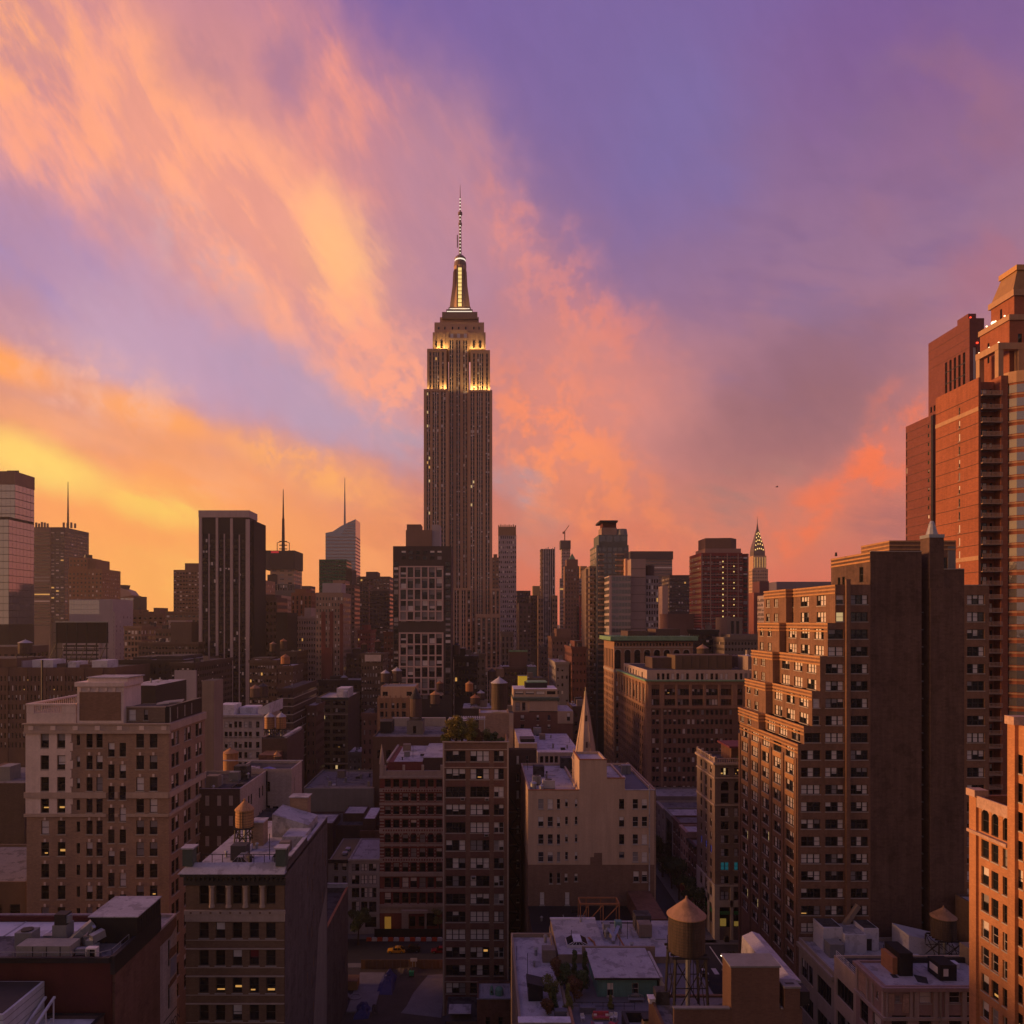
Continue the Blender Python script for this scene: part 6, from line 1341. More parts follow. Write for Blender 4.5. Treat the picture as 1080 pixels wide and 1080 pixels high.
for y_ in (820, 848.6): bc.box(X0 - .3, 92, Y - .3, Y, PZ(y_ + 1.2, Y), PZ(y_, Y)); bc.box(X0 - .3, X0, Y, Yb, PZ(y_ + 1.2, Y), PZ(y_, Y))
bc.box(X0 - .6, 92, Y - .6, Y, zt - .7, zt - .1); bc.box(X0 - .6, X0, Y, Yb, zt - .7, zt - .1)
bl = b.mb('balustrade', TRIM); bl.box(X0, 92, Y, Y + .3, zt + .85, zt + 1.1); bl.box(X0, X0 + .3, Y + .3, Yb, zt + .85, zt + 1.1)
for k in range(36): bl.box(X0 + .1 + k * .6, X0 + .3 + k * .6, Y + .05, Y + .25, zt, zt + .85)
for k in range(28): bl.box(X0 + .05, X0 + .25, Y + .4 + k * .6, Y + .6 + k * .6, zt, zt + .85)
for k in range(5): bl.box(X0 - .1, X0 + .5, Y + k * 4.1, Y + .6 + k * 4.1, zt, zt + 1.5)
for a, c in ((760.2, 768.8), (774.4, 783), (788, 797)):
    cx_, r_ = PX((a + c) / 2, Y), PX(c, Y) - PX((a + c) / 2, Y)
    ap = b.mb('arch_panel', GCB, True)
    for s_ in (-1, 1): ap.poly([(cx_ + s_ * r_, Y + .02, PZ(828.3, Y)), (cx_ + s_ * r_, Y + .02, PZ(823.8, Y))] + [(cx_ + s_ * r_ * math.sin(math.pi / 2 * k / 6), Y + .02, PZ(828.3, Y) + r_ * math.cos(math.pi / 2 * k / 6)) for k in range(6)])
b.block(RBR, 70, 92, 209, 218, zt - .8, PZ(788, 209), name='roof_pavilion', roof=mat('red_brown_roof', (.14, .05, .05), .9, .2, .5)); b.mb('pavilion_eaves', mat('maroon_eaves', (.16, .04, .05), .8, .2, .5)).box(69, 93, 207.6, 218.4, PZ(788, 209) - .1, PZ(786.4, 209))
b.mb('shop_glow', mat('shop_glow', (.5, .4, .1), .6, .2, 1, emit=(1, .62, .12), es=.12)).box(PX(759.6, Y), PX(766, Y), Y + .15, Y + .2, PZ(977, Y), PZ(969, Y)).box(PX(774.4, Y), PX(784, Y), Y + .15, Y + .2, PZ(977, Y), PZ(972, Y)); b.mb('shop_sign', mat('green_shop_sign', (.02, .16, .05), .6, .1, 1)).box(PX(759.2, Y), PX(769.8, Y), Y - .1, Y + .05, PZ(964.5, Y), PZ(961, Y)).box(PX(774, Y), PX(785, Y), Y - .1, Y + .05, PZ(964.5, Y), PZ(961, Y)).box(X0 - .1, X0 + .02, 206.4, 208.4, PZ(966, Y), PZ(962, Y)).box(X0 - .1, X0 + .02, 210.8, 212.8, PZ(966, Y), PZ(962, Y))
b.done(near=True)
for k, (x_, l_) in enumerate(((71.5, 'small dark hedge on the balustraded corner roof, left one'), (77, 'larger dark hedge on the balustraded corner roof, right one'))): plant(l_, x_, 206.4, zt - .8, 2.8 + k * .5, 1.3, LEAFG, 300 + k, .1, False, 420, .18)
# --- row of small avenue houses behind it
for k, (y0, y1, z, c_, n_, l_, st) in enumerate((
  (221.6, 230.6, 20.5, (.13, .07, .055), 3, 'small red brown rowhouse next to the balustraded corner building', 'sash'), (230.7, 239.6, 22.2, (.36, .23, .19), 3, 'salmon pink rowhouse in the middle of the avenue row', 'sash'),
  (239.7, 249, 22.6, (.14, .085, .07), 3, 'dull brown rowhouse beyond the salmon pink one', 'sash'), (249.1, 260, 22.5, (.22, .21, .2), 1, 'grey house with a tall dark glazed front on the avenue', 'big'),
  (260.1, 272, 22, (.34, .29, .26), 2, 'pale avenue house with wide windows beyond the glazed one', 'duo'), (272.1, 287.6, 23.5, (.2, .17, .16), 4, 'grey avenue building at the far end of the small row', 'sash'))):
    m_ = mat('rowhouse_front_%d' % k if 0 else ('rowhouse_front' + 'abcdef'[k]), c_, .9, .22, .3)
    b = Bld('rowhouse', l_, 70, y0 + 4, 'house', 'small houses along the avenue'); L_ = y1 - y0
    if st == 'big': wo = [(1.4, L_ - 1.4, 6, z - 3, 'quad')]
    else: wo = [(L_ / n_ * (j + .5) - .7, L_ / n_ * (j + .5) + .7, zz, zz + 2, st) for j in range(n_) for zz in [5.5 + 4 * q for q in range(int((z - 7) / 4) + 1)] if zz + 2.4 < z]
    b.block(m_, 63.8, 84, y0, y1, 0, z, W=wo, par=.6, roof=SILV if k % 2 else GRAV); b.mb('cornice', m_ if k != 0 else BLACKM).box(63.2, 63.8, y0, y1, z - .9, z - .1); b.mb('awning', mat('dark_red_awning', (.12, .02, .03), .8, .2, 1) if k < 2 else STEEL, True).extr([(62.2, 3.4), (63.75, 3.4), (63.75, 4.4)], y0 + .6, y1 - .6)
    b.done(near=False)
# --- big block with the colonnade and the arcaded block behind it
TCB = mat('terracotta_brick', (.30, .175, .115), .9, .18, .2, brick=.6); TCD = mat('plain_red_brown_brick', (.19, .105, .075), .9, .2, .25, brick=.6)
b = Bld('colonnaded_block', 'broad terracotta office block with a colonnade storey and a pale recessed attic', 90, 318)
Y = 288.0; X0 = 63.8; X1 = PX(803, Y); Yb = 350.0; zt = PZ(718.5, Y)
rws = [(748.6 + 10.02 * k, 754 + 10.02 * k) for k in range(13)]
cl = [689.4, 693.5] + [701.7 + 4.93 * k for k in range(15)] + [780, 785, 790.5]
so = b.px(Y, X0, 0, [(c - 1.5, c + 1.5) for c in cl], rws, 'mid')
so += b.px(Y, X0, 0, [(687.4, 695.2), (701, 712), (714.6, 726.5), (729.8, 741.2), (744.6, 757), (760, 771.4), (777.6, 783)], [(726.6, 733.2), (737.4, 743.6)], 'quad')
wo = [(1.6 + 3.9 * j, 3.2 + 3.9 * j, PZ(b_, Y), PZ(t_, Y), 'mid') for j in range(15) for t_, b_ in rws] + [(2 + 6.6 * j, 5.6 + 6.6 * j, PZ(742, Y), PZ(727, Y), 'bl') for j in range(9)]
b.block(TCD, X0, X1, Y, Yb, 0, zt, S=so, W=wo, par=.5, roof=TAR, rec=.3)
fa = b.mb('terracotta_facing', TCB)
for a, c in ((683.2, 686.8), (695.8, 700.4), (712.2, 714.4), (726.8, 729.4), (741.4, 744.4), (757.2, 759.8), (771.6, 777.2), (783.3, 803)): fa.box(PX(a, Y), PX(c, Y), Y - .5, Y, PZ(744.5, Y), PZ(722, Y))
fa.box(X0 - .2, X1, Y - .55, Y, PZ(747, Y), PZ(744.5, Y)); fa.box(X0, PX(686.8, Y), Y - .25, Y, PZ(870, Y), PZ(747, Y)); fa.box(PX(697, Y), PX(699, Y), Y - .25, Y, PZ(870, Y), PZ(747, Y)); fa.box(X0 - .25, X0, Y - .2, Y + 4, 20, PZ(747, Y))
for c in (700.8, 714, 729, 744, 758.6): fa.box(PX(c, Y), PX(c + 12.6, Y), Y - .2, Y, PZ(737.2, Y), PZ(733.6, Y))
for j in range(10): fa.box(X0 - .4, X0, Yb - 2 - 6.6 * j, Yb - .4 - 6.6 * j + .6, PZ(744.5, Y), PZ(722, Y))
fa.box(X0 - .45, X0, Y, Yb, PZ(747, Y), PZ(744.5, Y)); fa.box(X0 - .5, X0, Y, Yb, PZ(722, Y), zt); fa.box(X0 - .2, X1, Y - .5, Y, PZ(722, Y), zt)
co = b.mb('cornice', COPPER); co.box(X0 - 1.2, X1, Y - 1.2, Y + .2, zt, zt + .55); co.box(X0 - 1.2, X0 + .2, Y + .21, Yb, zt, zt + .55)
at0, at1 = PX(668, 300) , PX(810, 300); za = PZ(706, 300)
b.block(mat('pale_attic_stone', (.44, .34, .29), .88, .16, .3), X0 + 1.6, X1, 296, 345, zt - .5, za, S=[(4 + k * 1.95, 5.1 + k * 1.95, .5, 3, 'mid') for k in range(22) if k % 8 != 7], W=[(3 + k * 6, 5 + k * 6, .8, 3, 'mid') for k in range(7)], name='attic', par=.4, roof=TAR)
for a, c, y0, t_, m_ in ((688, 712, 312, 693.5, DKB), (712.2, 772, 306, 691, mat('brown_shed', (.11, .075, .05), .85, .2, .3)), (772.5, 790, 318, 692, DKB)): b.mb('bulkhead', m_, True).box(PX(a, y0), PX(c, y0), y0, y0 + 14, za - .4, PZ(t_, y0))
for k in range(6): b.mb('shed_joint', STEEL).box(PX(720 + k * 9, 306), PX(720.4 + k * 9, 306), 305.94, 306, za, PZ(691.4, 306))
b.done()
tank('squat dark tank with wide tan cone on the terracotta block roof', PX(741, 322), 322, za - .4, 2.5, 3.4, PZ(692, 322) - za + .4, WOOD, TANKR, .34, 6, 16, None, 1, False)
b = Bld('arcaded_copper_cornice_building', 'pale building with a row of tall arches under a broad green copper cornice', 85, 376)
Y = 361.0; X1 = PX(731, Y); Yb = 392.0; zt = PZ(676.5, Y)
ac_ = [651.6 + 10.33 * k for k in range(8)]
so = b.px(Y, X0, 0, [(c - 3.2, c + 3.2) for c in ac_], [(685, 705.2)], 'dark') + b.px(Y, X0, 0, [(c - 4.2 + 3.4 * j, c - 2.4 + 3.4 * j) for c in ac_ for j in (0, 1, 2)], [(678.2, 681.2)], 'midd') + b.px(Y, X0, 0, [(c - 1.6, c + 1.6) for c in ac_], [(711 + 7.6 * k, 716 + 7.6 * k) for k in range(14)], 'mid')
wo = [(2 + 4.6 * j, 4 + 4.6 * j, PZ(b_, Y), PZ(t_, Y), 'mid') for j in range(6) for t_, b_ in [(711 + 7.6 * k, 716 + 7.6 * k) for k in range(20)]] + [(2 + 4.6 * j, 4.4 + 4.6 * j, PZ(705, Y), PZ(685, Y), 'dark') for j in range(6)]
b.block(TCB, X0, X1, Y, Yb, 0, zt, S=so, W=wo, par=0, roof=TAR, rec=.4)
for c in ac_:
    cx_, r_ = PX(c, Y), 3.2 * Y / F; ap = b.mb('arch_panel', STN, True); zs = PZ(688.4, Y)
    for s_ in (-1, 1): ap.poly([(cx_ + s_ * r_, Y - .02, zs), (cx_ + s_ * r_, Y - .02, PZ(684.6, Y))] + [(cx_ + s_ * r_ * math.sin(math.pi / 2 * k / 6), Y - .02, zs + r_ * math.cos(math.pi / 2 * k / 6)) for k in range(6)])
    for k in range(8):
        a0, a1 = math.pi * k / 8, math.pi * (k + 1) / 8
        ap.poly([(cx_ + q * math.cos(a), Y - .08, zs + q * math.sin(a)) for q, a in ((r_, a0), (r_ * 1.3, a0), (r_ * 1.3, a1), (r_, a1))])
co = b.mb('copper_cornice', COPPER); co.box(X0 - 2.2, X1 + 1.8, Y - 2.2, Yb + 1, zt + .5, zt + 2.4); b.mb('cornice_soffit', BLACKM).box(X0 - 1.6, X1 + 1.2, Y - 1.6, Yb, zt, zt + .49)
for k in range(54): co.box(X0 - 2 + k * .8, X0 - 1.7 + k * .8, Y - 2.15, Y - 1.9, zt + 2.4, zt + 2.9)
bc = b.mb('belt_course', STN); bc.box(X0 - .3, X1, Y - .3, Y, PZ(709, Y), PZ(706.4, Y)); bc.box(X0 - .25, X1, Y - .25, Y, PZ(683.4, Y), PZ(682, Y)); bc.box(X0 - .3, X0, Y, Yb, PZ(709, Y), PZ(706.4, Y))
for q in (0, 1): b.mb('bulkhead', DKB, True).box(72 + q * 14, 82 + q * 16, Y + 8, Yb - 4, zt + 2.4, zt + 5 + q)
b.done()

# ---------------------------------------------------------------- the great tower
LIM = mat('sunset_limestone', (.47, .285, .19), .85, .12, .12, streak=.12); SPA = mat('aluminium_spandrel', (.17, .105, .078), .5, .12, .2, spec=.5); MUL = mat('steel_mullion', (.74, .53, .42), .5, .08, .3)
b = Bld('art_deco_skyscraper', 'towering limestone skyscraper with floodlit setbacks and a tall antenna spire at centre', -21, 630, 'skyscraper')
def fluted(x0, x1, Y, Yb, zb, zt, groups, top=1.5, d=.7, name='shaft'):
    """spandrel wall with window columns between proud limestone piers; x in photo px at distance Y"""
    X0, X1 = PX(x0, Y), PX(x1, Y); ops = []; edges = [x0]
    for a, c, n in groups:
        edges += [a, c]; cw = (PX(c, Y) - PX(a, Y)) / n
        z = zt - top - .8
        while z - 2.3 > zb:
            for k in range(n): u = PX(a, Y) - X0 + cw * k; ops.append((u + cw * .14, u + cw * .86, z - 2.2 - zb, z - zb, 'far'))
            z -= 3.72
        for k in range(1, n): xx = PX(a, Y) + cw * k; b.mb('mullion', MUL).box(xx - .27, xx + .27, Y - .4, Y - .08, zb, zt - top)
    edges.append(x1)
    b.block(SPA, X0 + .02, X1 - .02, Y, Yb, zb, zt - .02, S=ops, name=name, roof=LIM)
    pr = b.mb('piers', LIM)
    for a, c in zip(edges[0::2], edges[1::2]): pr.box(PX(a, Y), PX(c, Y), Y - d, Yb if a in (x0,) or c in (x1,) else Y + .1, zb, zt)
    pr.box(X0, X1, Y - d - .15, Y + .3, zt - top, zt + .25)
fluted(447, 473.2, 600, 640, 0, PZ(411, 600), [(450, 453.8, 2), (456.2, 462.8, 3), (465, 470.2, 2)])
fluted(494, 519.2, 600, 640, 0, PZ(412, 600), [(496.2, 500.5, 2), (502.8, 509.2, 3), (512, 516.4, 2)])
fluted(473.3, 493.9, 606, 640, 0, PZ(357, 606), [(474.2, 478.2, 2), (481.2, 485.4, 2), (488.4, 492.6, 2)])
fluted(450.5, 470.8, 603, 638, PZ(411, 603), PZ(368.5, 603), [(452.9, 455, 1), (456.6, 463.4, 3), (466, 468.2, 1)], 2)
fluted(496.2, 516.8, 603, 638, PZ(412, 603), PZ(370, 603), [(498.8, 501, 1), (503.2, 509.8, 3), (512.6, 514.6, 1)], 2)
Y = 606; cr = b.mb('crown', LIM)
for a, c, t_, yy in ((456.4, 473.2, 350.5, 605), (494, 512.2, 350.5, 605), (473.3, 493.9, 348, 606.4), (458.2, 510.6, 340, 608), (464, 505, 334.5, 610), (466.5, 502.5, 332.6, 612)):
    cr.box(PX(a, yy), PX(c, yy), yy, 636, PZ(368, yy), PZ(t_, yy))
for a in (456.4, 461, 467, 496, 502, 508): cr.box(PX(a, 605) , PX(a + 2.6, 605), 604.4, 605, PZ(368, 605), PZ(352 if 458 < a < 508 else 354, 605))
for a in (459.5, 464.6, 498.6, 505.4): b.mb('crown_window', GLASSD, True).box(PX(a, 605), PX(a + 2.2, 605), 604.6, 604.95, PZ(367, 605), PZ(359.5, 605))
for a in (462, 468.5, 476.5, 483, 490.5, 499, 504.5): b.mb('crown_window', GLASSD, True).box(PX(a, 608), PX(a + 1.4, 608), 607.9, 607.98, PZ(347.5, 608), PZ(344.6, 608))
for a in (476.6, 483.6, 490.8): b.mb('arched_panel', mat('aluminium_arch', (.6, .52, .5), .4, .1, .5, metal=.4), True).prism([(PX(a, 606) + 1.15 * math.cos(q), 606.4 - .25) if 0 else (PX(a, 606) + 1.2 * math.cos(q), 606.3 - .3 * math.sin(q)) for q in (math.pi, 4.2, 5.2, 0)], PZ(358, 606), PZ(351.8, 606))
LITY = mat('mast_window_light', (.4, .3, .1), .5, 0, emit=(1, .72, .24), es=1.0); LITR = mat('white_light_ring', (.5, .45, .4), .5, 0, emit=(1, .86, .68), es=1.0)
ym = 615.0; mz = lambda y_: PZ(y_, ym); cx = PX(485.2, ym)
dk = b.mb('observation_deck', SPA); dk.box(PX(466.8, ym), PX(503.6, ym), ym - 8, ym + 16, mz(340), mz(333.2)); dk.box(PX(471, ym), PX(498.6, ym), ym - 6, ym + 14, mz(333.2), mz(329.4)); dk.box(PX(473.4, ym), PX(496.6, ym), ym - 5, ym + 13, mz(329.4), mz(326.6))
lb = b.mb('light_band', LITR, True); lb.box(PX(471.6, ym), PX(498, ym), ym - 6.12, ym - 6.02, mz(332.2), mz(331.3)); b.mb('light_band', LITR, True).box(PX(474.5, ym), PX(495.6, ym), ym - 5.12, ym - 5.02, mz(328.6), mz(327.9))
ms = b.mb('mooring_mast', LIM); ms.lathe(cx, ym + 3, [(7.4, mz(326.6)), (6.7, mz(311)), (5.6, mz(296)), (5.2, mz(283)), (5.2, mz(280))], 16)
for s_ in (-1, 1): ms.extr([(cx + s_ * 4.2, mz(326.6)), (cx + s_ * 8.6, mz(326.6)), (cx + s_ * 7.6, mz(316)), (cx + s_ * 6.2, mz(303)), (cx + s_ * 5.6, mz(288)), (cx + s_ * 4.2, mz(284))][::s_], ym - 2.2, ym + 6)
wg = b.mb('mast_fin', SPA); wg.box(cx - 2.6, cx - 1.5, ym - 4.6, ym - 1, mz(326.6), mz(282)); wg.box(cx + 1.5, cx + 2.6, ym - 4.6, ym - 1, mz(326.6), mz(282))
for k in range(10): b.mb('mast_window', LITY, True).box(cx - 1.45, cx + 1.45, ym - 4.5, ym - 4.0, mz(325.2 - k * 4.15), mz(322.2 - k * 4.15))
cap = b.mb('mast_cap', SPA); cap.lathe(cx, ym + 3, [(5.3, mz(280)), (5.0, mz(275.4)), (4.2, mz(274))], 16); cap.lathe(cx, ym + 3, [(4.6, mz(272.6)), (4.8, mz(271)), (2.8, mz(268.2)), (1.3, mz(267))], 16); b.mb('light_ring', LITR).lathe(cx, ym + 3, [(4.4, mz(274)), (4.5, mz(272.6))], 16)
an = b.mb('antenna', SPA); an.cyl(cx, ym + 3, mz(268), mz(223), 1.15, .95, 8); an.cyl(cx, ym + 3, mz(224.5), mz(222), 1.8, 1.8, 8); an.cyl(cx, ym + 3, mz(222), mz(206), .6, .45, 8); an.cyl(cx, ym + 3, mz(206), mz(192.5), .35, .12, 6); an.box(cx - 2.7, cx - 1.9, ym + 2.6, ym + 3.4, mz(259), mz(246)); an.cyl(cx, ym + 3, mz(236), mz(233), 1.5, 1.5, 8)
for k in range(17): b.mb('antenna_lamp', LITR, True).box(cx - .55, cx + .55, ym + 1.7, ym + 1.85, mz(266 - k * 3.55), mz(264.9 - k * 3.55))
fluted(477, 497.2, 592, 599, 0, PZ(620.5, 592), [(479.4, 484, 2), (487, 491, 2), (493, 496, 1)], 1.5)
fluted(518, 527.4, 592, 599, 0, PZ(621, 592), [(519.4, 522, 1), (523.6, 526.2, 1)], 1.5); fluted(501.5, 527.2, 584, 591, 0, PZ(648, 584), [(503.4, 506.8, 1), (508.6, 512, 1), (514, 517.4, 1), (519.4, 522.8, 1), (524.2, 526.4, 1)], 2.5)
fluted(468, 546, 572, 583, 0, PZ(705, 572), [(470 + k * 7, 474 + k * 7, 2) for k in range(11)], 2)
rt = b.done()
for k, (p_, yy, y_, e_, sx, tilt) in enumerate(((468.6, 600.9, 411, 300, 4, .0), (498.5, 600.9, 412, 420, 6, 0), (505, 601, 412, 160, 8, 0), (514, 600.9, 412, 260, 5, 0), (453, 601, 411, 90, 4, 0), (463.5, 602.6, 368.3, 260, 4, 0), (470, 602.8, 368.3, 160, 3, 0), (498.5, 602.6, 370, 260, 4, 0), (507.5, 602.6, 370, 220, 5, 0), (481, 607, 326, 60, 3, 0), (489, 607, 326, 60, 3, 0))):
    L = D.lights.new('floodlight', 'AREA'); L.energy = e_ * 5.0; L.color = (1, .66, .22); L.shape = 'RECTANGLE'; L.size = sx; L.size_y = .8
    o = link('floodlight', L, rt, Vector((PX(p_, yy), yy - 1.0, PZ(y_, yy) + .5)) - Vector(BASE[rt.name])); o.rotation_euler = (RAD(180 - 12), 0, 0)

# ---------------------------------------------------------------- towers and blocks in the distance
def tower(label, x0, x1, yt, Y, dep, m, cols=6, pitch=6.0, wf=.5, hf=.5, st='far', yb=None, top=1.0, side=None, roof=None, name='office_tower', cat='building', group=None, mg=.0, zb=0.0, par=0.0, keep=True):
    X0, X1 = PX(x0, Y), PX(x1, Y); zt = PZ(yt, Y); p = pitch * Y / F; b = Bld(name, label, (X0 + X1) / 2, Y + dep / 2, cat, group)
    add(b, X0, X1, Y, dep, zb, zt, m, cols, p, wf, hf, st, PZ(yb or 800, Y), top, side, roof, mg, par); return b
def add(b, X0, X1, Y, dep, zb, zt, m, cols, p, wf, hf, st, zlow, top=1.0, side=None, roof=None, mg=0.0, par=0.0, name='wall'):
    W_ = X1 - X0; so = grid(mg * W_, W_ - mg * W_, cols, wf, max(zlow - zb, 0), zt - zb - top * p, p, hf, st) if cols else []
    cw = W_ / max(cols, 3); n = side if side is not None else max(1, int(dep / cw)) if cols else 0
    sw = grid(0, dep, n, wf, max(zlow - zb, 0), zt - zb - top * p, p, hf, st) if n else []
    b.block(m, X0, X1, Y, Y + dep, zb, zt, S=so, E=sw if X1 < 0 else (), W=sw if X0 > 0 else (), roof=roof, par=par, rec=.2, name=name)
def sub(b, x0, x1, yt, Y, dep, m, zb=0.0, cols=0, pitch=6.0, wf=.5, hf=.5, st='far', yb=None, top=.6, side=0, name='upper_block', par=0.0, roof=None):
    add(b, PX(x0, Y), PX(x1, Y), Y, dep, zb, PZ(yt, Y), m, cols, pitch * Y / F, wf, hf, st, PZ(yb or 800, Y), top, side, roof, 0, par, name); return b
def wall(n, c, **k): return mat(n, c, .85, .16, .12, streak=.1, speck=.05, **k)
# dark slab with pale ribs
Y = 450.0; BRZ = wall('dark_bronze_wall', (.022, .02, .022)); RIB = mat('pale_rib', (.42, .33, .33), .7, .1, .2)
b = tower('black glass office slab with tall pale vertical ribs left of centre', 210.5, 263.5, 541, Y, 14, BRZ, 18, 6.1, .62, .55, 'fard', 760, 4.5, 6)
for a, c, t_, d in ((210.5, 213.6, 546, 1.4), (228.2, 230.6, 546, 1.2), (243.4, 246, 547, 1.2), (259.8, 263.6, 548, 1.4), (220, 221.3, 563, .5), (236.2, 237.4, 563, .5), (252, 253.2, 564, .5)): b.mb('mullion_fin', RIB).box(PX(a, Y), PX(c, Y), Y - d, Y, 0, PZ(t_, Y))
b.mb('roof_band', RIB).box(PX(210.3, Y), PX(263.6, Y), Y - 1.5, Y + 15, PZ(546, Y), PZ(538.6, Y)) ; b.mb('louvre_band', BLACKM).box(PX(213.6, Y), PX(259.8, Y), Y - .4, Y, PZ(563, Y), PZ(546, Y)); sub(b, 263.8, 268.2, 549, Y + 3, 24, BRZ, 0, name='core_wing'); b.done()
# far left group
GLT = wall('blue_grey_spandrel', (.07, .06, .07))
b = tower('tall glass tower cut by the left edge, with a dull band at its top', -60, 15.8, 497.5, 560, 24, GLT, 16, 8, .94, .9, 'cw', 640, 1.6, 5); b.mb('top_band', wall('dull_copper_band', (.2, .12, .1))).box(PX(-60, 560), PX(16.1, 560), 559.6, 584.3, PZ(511, 560), PZ(497, 560)); b.mb('roof_rig', STEEL).box(PX(2, 560), PX(14, 560), 566, 567, PZ(497, 560), PZ(494.5, 560)); b.done()
b = tower('dark glass tower with mirror bright front at the left edge', -60, 9.2, 545, 500, 28, BRZ, 12, 7.4, .95, .93, 'cw', 660, .4, 7); b.done()
b = tower('dark brown building with lit windows at the left edge below the glass towers', -40, 17, 682, 400, 30, wall('dim_brick_brown', (.10, .06, .05)), 8, 8, .5, .5, 'fard', 760); b.done()
NYW = wall('grey_bar_screen', (.16, .105, .09))
Y = 1000.0; b = tower('brown grey screen walled tower with a thin mast at the far left', 36, 52.8, 556, Y, 66, NYW, 1, 3.6, .96, .38, 'far', 660, 1.5, 0)
sub(b, 53.2, 68, 556, Y + 3, 62, wall('dark_corner_glass', (.05, .045, .055)), 0, 3, 3.6, .6, .4, 'far', 660, 1.5, 8)
for px_, h_ in ((37, 6), (40, 5), (43, 6.5), (46, 6), (49, 5), (66, 6), (70, 5.5), (74, 6), (78, 5)):
    yy = Y + (0 if px_ < 60 else 40); b.mb('roof_screen', NYW).box(PX(px_, yy), PX(px_ + 2.2, yy), yy, yy + .6, PZ(557, yy), PZ(557 - h_, yy))
b.mb('mast', STEEL).bar((PX(58.6, Y), Y + 30, PZ(556, Y)), (PX(58.6, Y), Y + 30, PZ(508, Y + 30)), 1.1, r2=.25); b.done()
OBK = wall('orange_brown_brick', (.24, .115, .06))
Y = 800.0; b = tower('stepped orange brown apartment tower with a little rooftop tank, far left', 72, 108, 600, Y, 40, OBK, 9, 4.5, .4, .45, 'far', 700, 1); sub(b, 73, 92, 588, Y + .5, 30, OBK, PZ(600, Y), 5, 4.5, .4, .45); sub(b, 92.2, 101, 590, Y + 4, 30, OBK, PZ(600, Y)); b.mb('roof_tank', STEEL).cyl(PX(88, Y), Y + 10, PZ(588, Y), PZ(584.5, Y), 4, 4, 10); b.done()
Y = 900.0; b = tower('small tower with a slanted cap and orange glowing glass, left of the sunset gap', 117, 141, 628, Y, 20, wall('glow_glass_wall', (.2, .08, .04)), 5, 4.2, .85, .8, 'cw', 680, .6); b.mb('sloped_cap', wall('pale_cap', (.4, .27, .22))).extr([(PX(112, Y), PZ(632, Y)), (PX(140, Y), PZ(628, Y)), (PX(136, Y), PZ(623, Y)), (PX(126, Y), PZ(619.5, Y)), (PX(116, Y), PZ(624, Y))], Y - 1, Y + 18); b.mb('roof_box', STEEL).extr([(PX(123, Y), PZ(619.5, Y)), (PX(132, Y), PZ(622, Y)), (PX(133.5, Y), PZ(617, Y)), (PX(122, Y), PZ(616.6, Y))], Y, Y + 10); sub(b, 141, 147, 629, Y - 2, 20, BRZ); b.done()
LAV = wall('lavender_white_wall', (.40, .34, .35))
Y = 520.0; b = tower('lavender white office block with a mirror glass upper front, at left', 105, 119, 632, Y, 30, LAV, 0, 5, st='farw'); sub(b, 73, 105, 632, Y + .5, 24, LAV, 0, 9, 5.0, .96, .94, 'cw', 648, .2, name='glass_front'); sub(b, 66, 104.8, 655, Y - 3, 3.4, LAV, 0, 1, 4.6, .96, .45, 'far', 700, .5, name='lower_front'); sub(b, 119.05, 121, 645, Y + .2, 26, LAV, 0, 1, 4.8, .1, .5, 'farw', 705, 1, 5, name='east_wing'); b.done()
for k, (x0, x1, yt) in enumerate(()): pass
t = thing('billboard', 'back of a large dark billboard on a steel frame above the brown warehouse', 'billboard', (PX(86, 330), 330, 70)); zb0 = PZ(703, 330)
part('panel', MB().box(PX(59.5, 330), PX(113.5, 330), 330, 330.6, PZ(678, 330), PZ(656.5, 330)), wall('billboard_back', (.05, .035, .03)), t)
fr = MB()
for k in range(6): x_ = PX(60 + k * 10.6, 330); fr.bar((x_, 329.7, zb0), (x_, 329.7, PZ(656, 330)), .18); fr.bar((x_, 329.7, PZ(678, 330)), (x_ - 2.2, 325.5, zb0), .14)
for y_ in (678, 684, 693, 667): fr.bar((PX(57, 330), 329.6, PZ(y_, 330)), (PX(115, 330), 329.6, PZ(y_, 330)), .14)
part('steel_frame', fr, STEEL, t); part('top_rail', MB().box(PX(59, 330), PX(114, 330), 329.4, 330.8, PZ(656.5, 330), PZ(655.4, 330)), GALV, t)
Y = 290.0; WAR = mat('warehouse_brick', (.13, .075, .06), .9, .22, .25)
b = tower('long brown brick warehouse with rooftop sheds behind the beige apartment house', -60, 122, 704, Y, 36, WAR, 46, 10, .4, .55, 'mid', 790, .9, 0, par=.6, name='warehouse'); sub(b, -60, 17.5, 694.5, Y + 2, 20, WAR, PZ(704, Y))
zw = PZ(704, Y)
for a, c, t_, m_ in ((18, 24, 697, LAV), (34, 56, 696, WHT), (60, 69, 700, DKB), (71.5, 80, 698, WHT), (97, 113, 696.5, WHT), (84, 95, 701, WAR)): b.mb('roof_box', m_, True).box(PX(a, Y + 5), PX(c, Y + 5), Y + 5, Y + 14, zw - .6, PZ(t_, Y + 5))
for k in range(6): b.mb('pilaster', WAR).box(PX(8 + k * 20, Y) - .3, PX(8 + k * 20, Y) + .3, Y - .3, Y, 0, zw)
b.done(); tank('old dark water tank with pale cap on the warehouse roof at far left', PX(10, Y), Y + 10, PZ(694.5, Y), 2.6, 4.2, 1.6, WOOD, TANKG, .25, 6, 14, None, 1, False)
for k, (px_, yy, l_) in enumerate(((44.5, 270, 'thick black pole stack rising before the brown warehouse, left of the attic block'),)): solo('pole_stack', MB().cyl(PX(px_, yy), yy, 20, PZ(698, yy), .35, .35, 8).cyl(PX(px_, yy), yy, PZ(698, yy), PZ(696, yy), .5, .3, 8), BLACKM, l_, 'stack', (PX(px_, yy), yy, 20))

